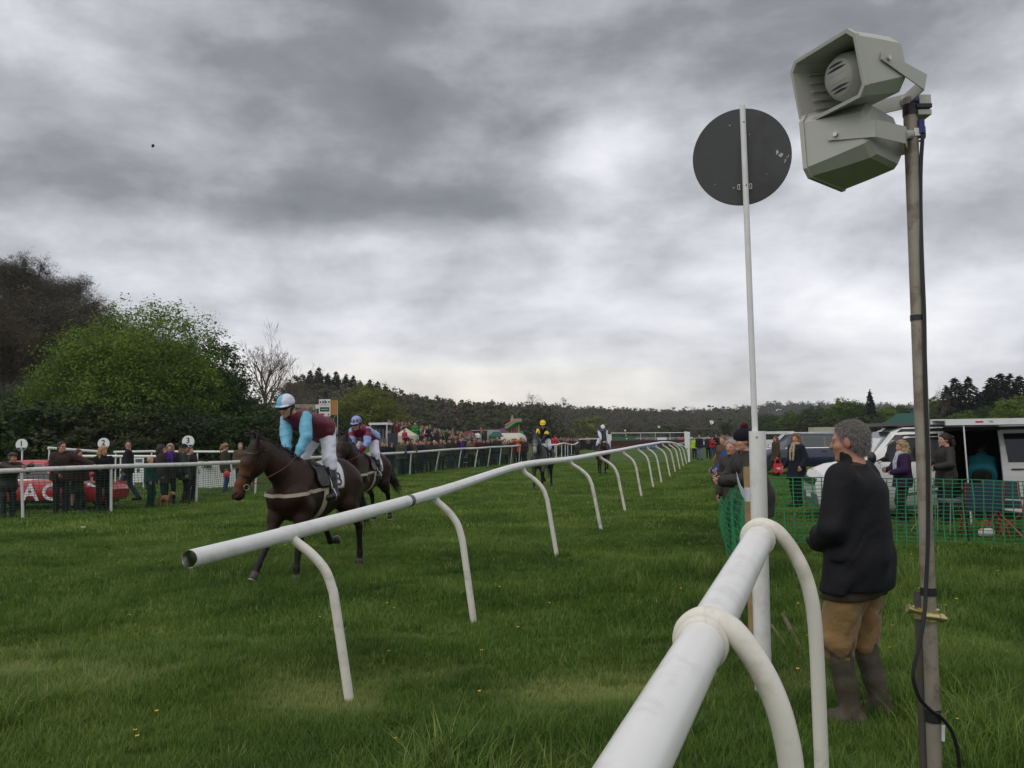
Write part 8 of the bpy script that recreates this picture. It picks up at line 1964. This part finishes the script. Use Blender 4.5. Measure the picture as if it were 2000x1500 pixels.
MB().box((.35, -.76, 1.5), (.25, .05, .5)).box((.35, -.77, 1.5), (.6, .05, .12)).build('emblem', M['grey_plastic'], hbx)
fl = thing('orange_flag', tuple(GX(939, 78)), 'small orange flag on a pole above the tractor', 'flag'); zt = P(939, 834, 78).z
MB().tube([(0, 0, 0), (0, 0, zt)], .03, 6).build('pole', M['galv'], fl); MB().add([(0, 0, zt), (-.10, .05, zt - .3), (.22, .02, zt - .62), (.10, 0, zt - .1)], [(0, 1, 2, 3), (3, 2, 1, 0)]).build('cloth', mat('orange_flag', (.60, .07, .02), .8), fl)
# inflatable slide
ys = 95.0; k_ = ys / FPX; bs = P(1000, 856, ys); isl = thing('inflatable_slide', (bs.x, ys, 0), 'tall inflatable slide striped orange, pink and green with a bottle shaped tower', 'slide')
def rel(px, py): p = P(px, py, ys); return p.x - bs.x, p.z
for (x0, x1, c_) in ((996, 1000.5, (.55, .16, .02)), (1000.5, 1005.5, (.45, .03, .16)), (1005.5, 1010, (.02, .22, .11)), (1010, 1014.5, (.55, .20, .03))):
    a = rel(x0, 824)[0]; b = rel(x1, 824)[0]; zt = rel(x0, 829)[1]; MB().tube([((a + b) / 2, 0, 0), ((a + b) / 2, 0, zt)], (b - a) / 2, 12).build('column', M['any_paint'], isl, color=c_)
pa, pb_ = [rel(*q_) for q_ in ((988, 838), (998, 832), (1008, 825), (1019, 824))], [rel(*q_) for q_ in ((987, 832), (998, 826), (1008, 820.5), (1019, 821))]
MB().tube(bez([(x, -.3, z) for x, z in pa], 4), .28, 10).build('slide_edge', M['any_paint'], isl, color=(.05, .16, .05)); MB().tube(bez([(x, -.3, z) for x, z in pb_], 4), .16, 10).build('slide_rim', M['any_paint'], isl, color=(.30, .05, .05))
x_, z_ = rel(1001, 836); x2, z2 = rel(1001, 811); bt = MB().lathe([(.22, z_), (.24, z_ + (z2 - z_) * .55), (.20, z_ + (z2 - z_) * .72), (.07, z_ + (z2 - z_) * .90), (.07, z2), (0, z2)], (x_, .4, 0), 14).build('bottle_tower', M['any_paint'], isl, color=(.34, .24, .03))
MB().lathe([(.235, z_ + (z2 - z_) * .57), (.195, z_ + (z2 - z_) * .74), (.075, z_ + (z2 - z_) * .90)], (x_, .4, 0), 14).build('bottle_shoulder', M['any_paint'], bt, color=(.10, .15, .06))
for i in range(7):
    x_, z0_ = rel(977 + i * 2.0, 850); zt = rel(977, 837)[1]; MB().tube([(x_, -.4, 0), (x_, -.4, zt + .1 * (i % 2))], .045, 8).build('side_post', M['any_paint'], isl, color=((.42, .07, .20), (.20, .12, .35))[i % 2])
rv = thing('snack_van', tuple(GX(1064, 104)), 'red and white snack van at the back of the crowd', 'van')
w = 14 * 104 / FPX; zt = P(1064, 847, 104).z; MB().box((0, 0, zt - .25), (w, 1.8, .5)).build('roof_sign', M['white_print'], rv); MB().box((0, 0, zt * .45), (w * 1.05, 1.8, zt * .75)).build('body', M['any_paint'], rv, color=(.42, .05, .035)); MB().box((0, -.93, zt - .22), (w * .7, .03, .16)).build('lettering', M['red_print'], rv); MB().box((0, -.93, zt * .55), (w * .7, .03, .5)).build('hatch', M['interior'], rv)
for k in (-1, 1): wheel(rv, k * w * .3, -.75, .33, .2, False)
# brush fence and wings
yf = 128.0; fa, fb = P(1193, 872, yf), P(1342, 873, yf); bf = thing('brush_fence', ((fa.x + fb.x) / 2, yf, 0), 'dark brown birch fence across the course between white wings', 'jump')
Lf = fb.x - fa.x; s_m = MB(); g = random.Random(2)
MB().box((0, 0, .62), (Lf, .7, 1.22)).build('birch_core', M['birch'], bf); MB().box((0, -.42, .22), (Lf, .12, .30)).build('take_off_board', mat('orange_brown_board', (.10, .035, .025), .7), bf)
for i in range(900):
    x = g.uniform(-Lf / 2, Lf / 2); yy = g.uniform(-.36, .1); z = g.uniform(.3, 1.2); s_m.add([(x - .012, yy - .02, z - .3), (x + .012, yy - .02, z - .3), (x + g.gauss(0, .05), yy - .03, z + g.uniform(.1, .22))], [(0, 1, 2)])
tw = s_m.build('birch_twigs', M['birch'], bf); tw['kind'] = 'stuff'
cb0, cb1 = P(1243, 871, yf - 6), P(1287, 871, yf - 6)
bn = thing('blue_banner', ((cb0.x + cb1.x) / 2, yf - 6, 0), 'blue banner with pale lettering lying on the face of the brush fence', 'banner')
MB().box((0, 0, .32), (cb1.x - cb0.x, .05, .66)).build('cloth', mat('blue_banner', (.03, .06, .22), .6, .2, 3), bn)
for i, (x, h_) in enumerate(((-1.0, .2), (-.6, .32), (-.2, .24), (.25, .34), (.7, .26), (1.05, .3))): MB().box((x, -.03, .34), (.22, .01, h_)).build('print', mat('pale_blue_print', (.22, .27, .45), .6), bn)
for (x0, x1, x2, x3, py0, py1, y, lab) in ((1182.5, 1193.5, 1194.5, 1188, 847.5, 874, yf, 'white wing board at the left end of the brush fence'), (1336.5, 1347.5, 1348, 1338, 842.5, 876, yf - 14, 'tall white wing board at the right end of the brush fence')):
    pts = [P(x0, py0, y), P(x1, py0 + 1, y), P(x2, py1, y), P(x3, py1 - 1, y)]; b = V3((pts[0].x, y, 0)); o = thing('fence_wing', tuple(b), lab, 'board'); mb = MB(); r_ = [p - b for p in pts]; mb.add(r_ + [p + V3((0, .08, 0)) for p in r_], [(3, 2, 1, 0), (4, 5, 6, 7), (0, 1, 5, 4), (1, 2, 6, 5), (2, 3, 7, 6), (3, 0, 4, 7)]); mb.build('panel', M['white_print'], o)
    MB().box((r_[2].x - .1, .14, .9), (.08, .1, 1.8)).build('post', M['white_paint'], o)
wpst = G(1346, 903); wp = thing('white_post', tuple(wpst), 'white post at the far end of the gooseneck rail', 'post'); MB().tube([(0, 0, -.1), (P(1344, 846, wpst.y).x - wpst.x, 0, P(1344, 846, wpst.y).z)], .075, 10).build('shaft', M['white_pvc'], wp)
pen_rail((1194, 846, 150), (1337, 845, 150), (.0, .2, .4, .6, .8, 1), 'thin pale rail beyond the brush fence', .06)
gb = thing('green_banner', tuple(GX(1217, 146)), 'green banner hung on the rail beyond the brush fence', 'banner'); MB().box((0, 0, 1.42), (45 * 146 / FPX, .05, .75)).build('cloth', mat('green_banner', (.03, .14, .06), .6, .15, 3), gb); MB().lathe([(0, 0), (.14, .02), (0, .04)], (.5, -.05, 1.4), 10, rot=Matrix.Rotation(R(90), 3, 'X')).build('badge', M['white_print'], gb)
for px, w, lab in ((1287, 10, 'left white board beyond the brush fence'), (1296, 9, 'right white board beyond the brush fence')): o = thing('white_board', tuple(GX(px, 144)), lab, 'board'); MB().box((0, 0, 1.3), (w * 144 / FPX * .95, .06, .55)).build('panel', M['white_print'], o); MB().box((0, .05, .6), (.08, .08, 1.1)).build('leg', M['white_paint'], o)
# rows of parked cars far off: every one a car
car0, _ = estate_car('x', (0, 0, 0), 0, 'any_paint', (.5, .5, .5), 'cars parked in rows on the far field', detail=False, H=1.45)
cpal = [(.55, .56, .57), (.30, .32, .34), (.05, .055, .06), (.02, .03, .08), (.35, .02, .03), (.62, .62, .60), (.10, .11, .12), (.03, .03, .03), (.20, .24, .30)]
first = True
def far_car(px, y, rz, colr, label, z=0.0, s=1.0):
    global first
    r = car0 if first else copy_tree(car0); first = False; l = GX(px, y); r.location = (l.x, y, z); r.rotation_euler = (0, 0, rz); r.scale = (s, s, s); tag(r, label, 'car', 'cars parked in rows on the far field')
    for ch in r.children:
        if ch.name.split('.')[0] == 'body': ch.color = (*colr, 1)
g = random.Random(17)
cn = {0: 'white', 1: 'grey', 2: 'black', 3: 'dark blue', 4: 'red', 5: 'white', 6: 'dark grey', 7: 'black', 8: 'pale blue'}
for i in range(26):
    k = g.randrange(9); far_car(1238 + i * 4.2 + g.uniform(-1, 1), 172 + (i % 3) * 12, g.choice((R(80), R(100), R(-85), R(15))), cpal[k], cn[k] + ' car in the far rows beyond the brush fence' + seg(1238 + i * 4.2, (1270, ', left part'), (1305, ', middle part'), (9999, ', right part')))
for i in range(24):
    k = g.randrange(9); far_car(1352 + i * 6.3 + g.uniform(-2, 2), 120 + (i % 3) * 14, g.choice((R(80), R(100), R(-85), R(170))), cpal[k], cn[k] + ' car in the rows right of the course' + seg(1352 + i * 6.3, (1395, ', behind the walkers'), (1440, ', left of the bobble hat'), (9999, ', by the finish post')))
for i in range(16):
    k = g.randrange(9); far_car(1500 + i * 22 + g.uniform(-5, 5), 92 + (i % 2) * 10, g.choice((R(170), R(10), R(85))), cpal[k], cn[k] + ' car in the parked row ' + seg(1500 + i * 22, (1600, 'behind the navy estate'), (1760, 'behind the man in the dark jacket'), (9999, 'behind the white van')), .1)
for i in range(5): k = g.randrange(9); far_car(868 + i * 9, 74 + i, R(170), cpal[(0, 2, 1, 6, 8)[i]], ('white', 'black', 'grey', 'dark grey', 'pale blue')[i] + ' car parked behind the crowd at the far rail')
wh = thing('white_truck', tuple(GX(1498, 66)), 'white off road vehicle parked beyond the finish post', 'van', None, R(175))
MB().box((0, 0, .95), (3.9, 1.7, .75)).build('body', M['white_car'], wh); MB().box((-.5, 0, 1.65), (2.6, 1.6, .75)).build('cabin', M['white_car'], wh); MB().box((-.5, .81, 1.62), (1.9, .02, .42)).box((.81, 0, 1.62), (.02, 1.3, .42)).build('window', M['glass'], wh)
for a in (-1.2, 1.2):
    for b in (-.78, .78): wheel(wh, a, b, .36, .22, False)
lt = thing('cream_lorry', tuple(GX(1602, 118)), 'small cream lorry far off above the roof of the navy estate car', 'lorry', None, R(180)); z0 = .0
MB().box((-.3, 0, 1.95), (3.4, 2.0, 1.5)).build('box_body', M['any_paint'], lt, color=(.42, .40, .30)); MB().box((1.9, 0, 1.3), (1.0, 1.9, 1.3)).build('cab', M['white_car'], lt); MB().box((2.2, 0, 1.6), (.45, 1.92, .45)).build('windscreen', M['glass'], lt)
for a in (-1.2, 1.7):
    for b in (-.8, .8): wheel(lt, a, b, .42, .25, False)
for px, py, y, lab, s_ in ((1389, 825, 120, 'white flag fluttering on a thin pole above the walkers', 1.0), (1286, 834, 150, 'smaller white flag on a pole above the brush fence', .7), (1220, 841, 150, 'tiny white flag left of the smaller white flag', .6)):
    z = P(px, py, y).z; o = thing('white_flag', tuple(GX(px, y)), lab, 'flag'); MB().tube([(0, 0, 0), (0, 0, z)], .025, 6).build('pole', M['grey_plastic'], o); MB().add([(-.3 * s_, 0, z + .25 * s_), (.1 * s_, .06, z + .30 * s_), (.35 * s_, -.02, z + .1 * s_), (.22 * s_, .03, z - .22 * s_), (-.15 * s_, 0, z - .3 * s_)], [(0, 1, 2, 3, 4), (4, 3, 2, 1, 0)]).build('cloth', M['white_print'], o)
gt = tag(MB().box((0, 0, .45), (.5, .02, .5)).box((.1, -.02, .25), (.3, .02, .3)).build('bicycle_frame', M['galv']), 'x', 'x'); bpy.data.objects.remove(gt)
bk = thing('bicycle', tuple(GX(915, yr(915) + .45)), 'bicycle leaning behind the rail below the ginger brown jacket', 'bicycle', None, R(15))
for x in (-.5, .5): MB().tube([(x + .32 * math.cos(t), 0, .33 + .32 * math.sin(t)) for t in [i * math.pi / 10 for i in range(21)]], .018, 6, False).build('wheel', M['rubber'], bk)
MB().tube([(-.5, 0, .33), (-.05, 0, .30), (.38, 0, .80), (-.15, 0, .78), (-.05, 0, .30)], .02, 6).tube([(-.5, 0, .33), (-.15, 0, .78), (-.18, 0, .92)], .018, 6).tube([(.5, 0, .33), (.36, 0, .92)], .018, 6).build('frame', M['galv'], bk)
MB().tube([(.36, -.25, .95), (.36, .25, .95)], .016, 6).build('handlebar', M['galv'], bk); MB().box((-.2, 0, .94), (.24, .12, .05)).build('saddle', M['black'], bk)
# black balloon
bl = P(298.5, 285, 60); bn_ = thing('balloon', tuple(bl), 'tiny black balloon drifting high in the grey sky', 'balloon')
MB().lathe([(0, -.125), (.035, -.105), (.085, -.05), (.11, .02), (.10, .085), (.055, .125), (0, .14)], (0, 0, 0), 16, rot=Matrix.Rotation(R(25), 3, 'Y')).build('skin', M['black'], bn_); MB().lathe([(0, 0), (.022, -.03), (.0, -.028)], (-.052, 0, -.113), 8).build('knot', M['black'], bn_)
tag(MB().box(tuple(GX(166, 18.4, .02)), (.10, .07, .02)).build('litter', M['white_print']), 'scrap of white litter on the ground beyond the left rail', 'litter')
# ---------------------------------------------------------------- the damp air
hzm = bpy.data.materials.new('haze'); hzm.use_nodes = True; nt = hzm.node_tree; nt.nodes.clear()
o_ = nt.nodes.new('ShaderNodeOutputMaterial'); pv_ = nt.nodes.new('ShaderNodeVolumePrincipled'); pv_.inputs['Color'].default_value = (.86, .90, .95, 1); pv_.inputs['Density'].default_value = .00022; pv_.inputs['Anisotropy'].default_value = .2
nt.links.new(pv_.outputs[0], o_.inputs['Volume'])
MB().box((0, 620, 39), (2600, 1500, 82)).build('haze', hzm, kind='stuff')
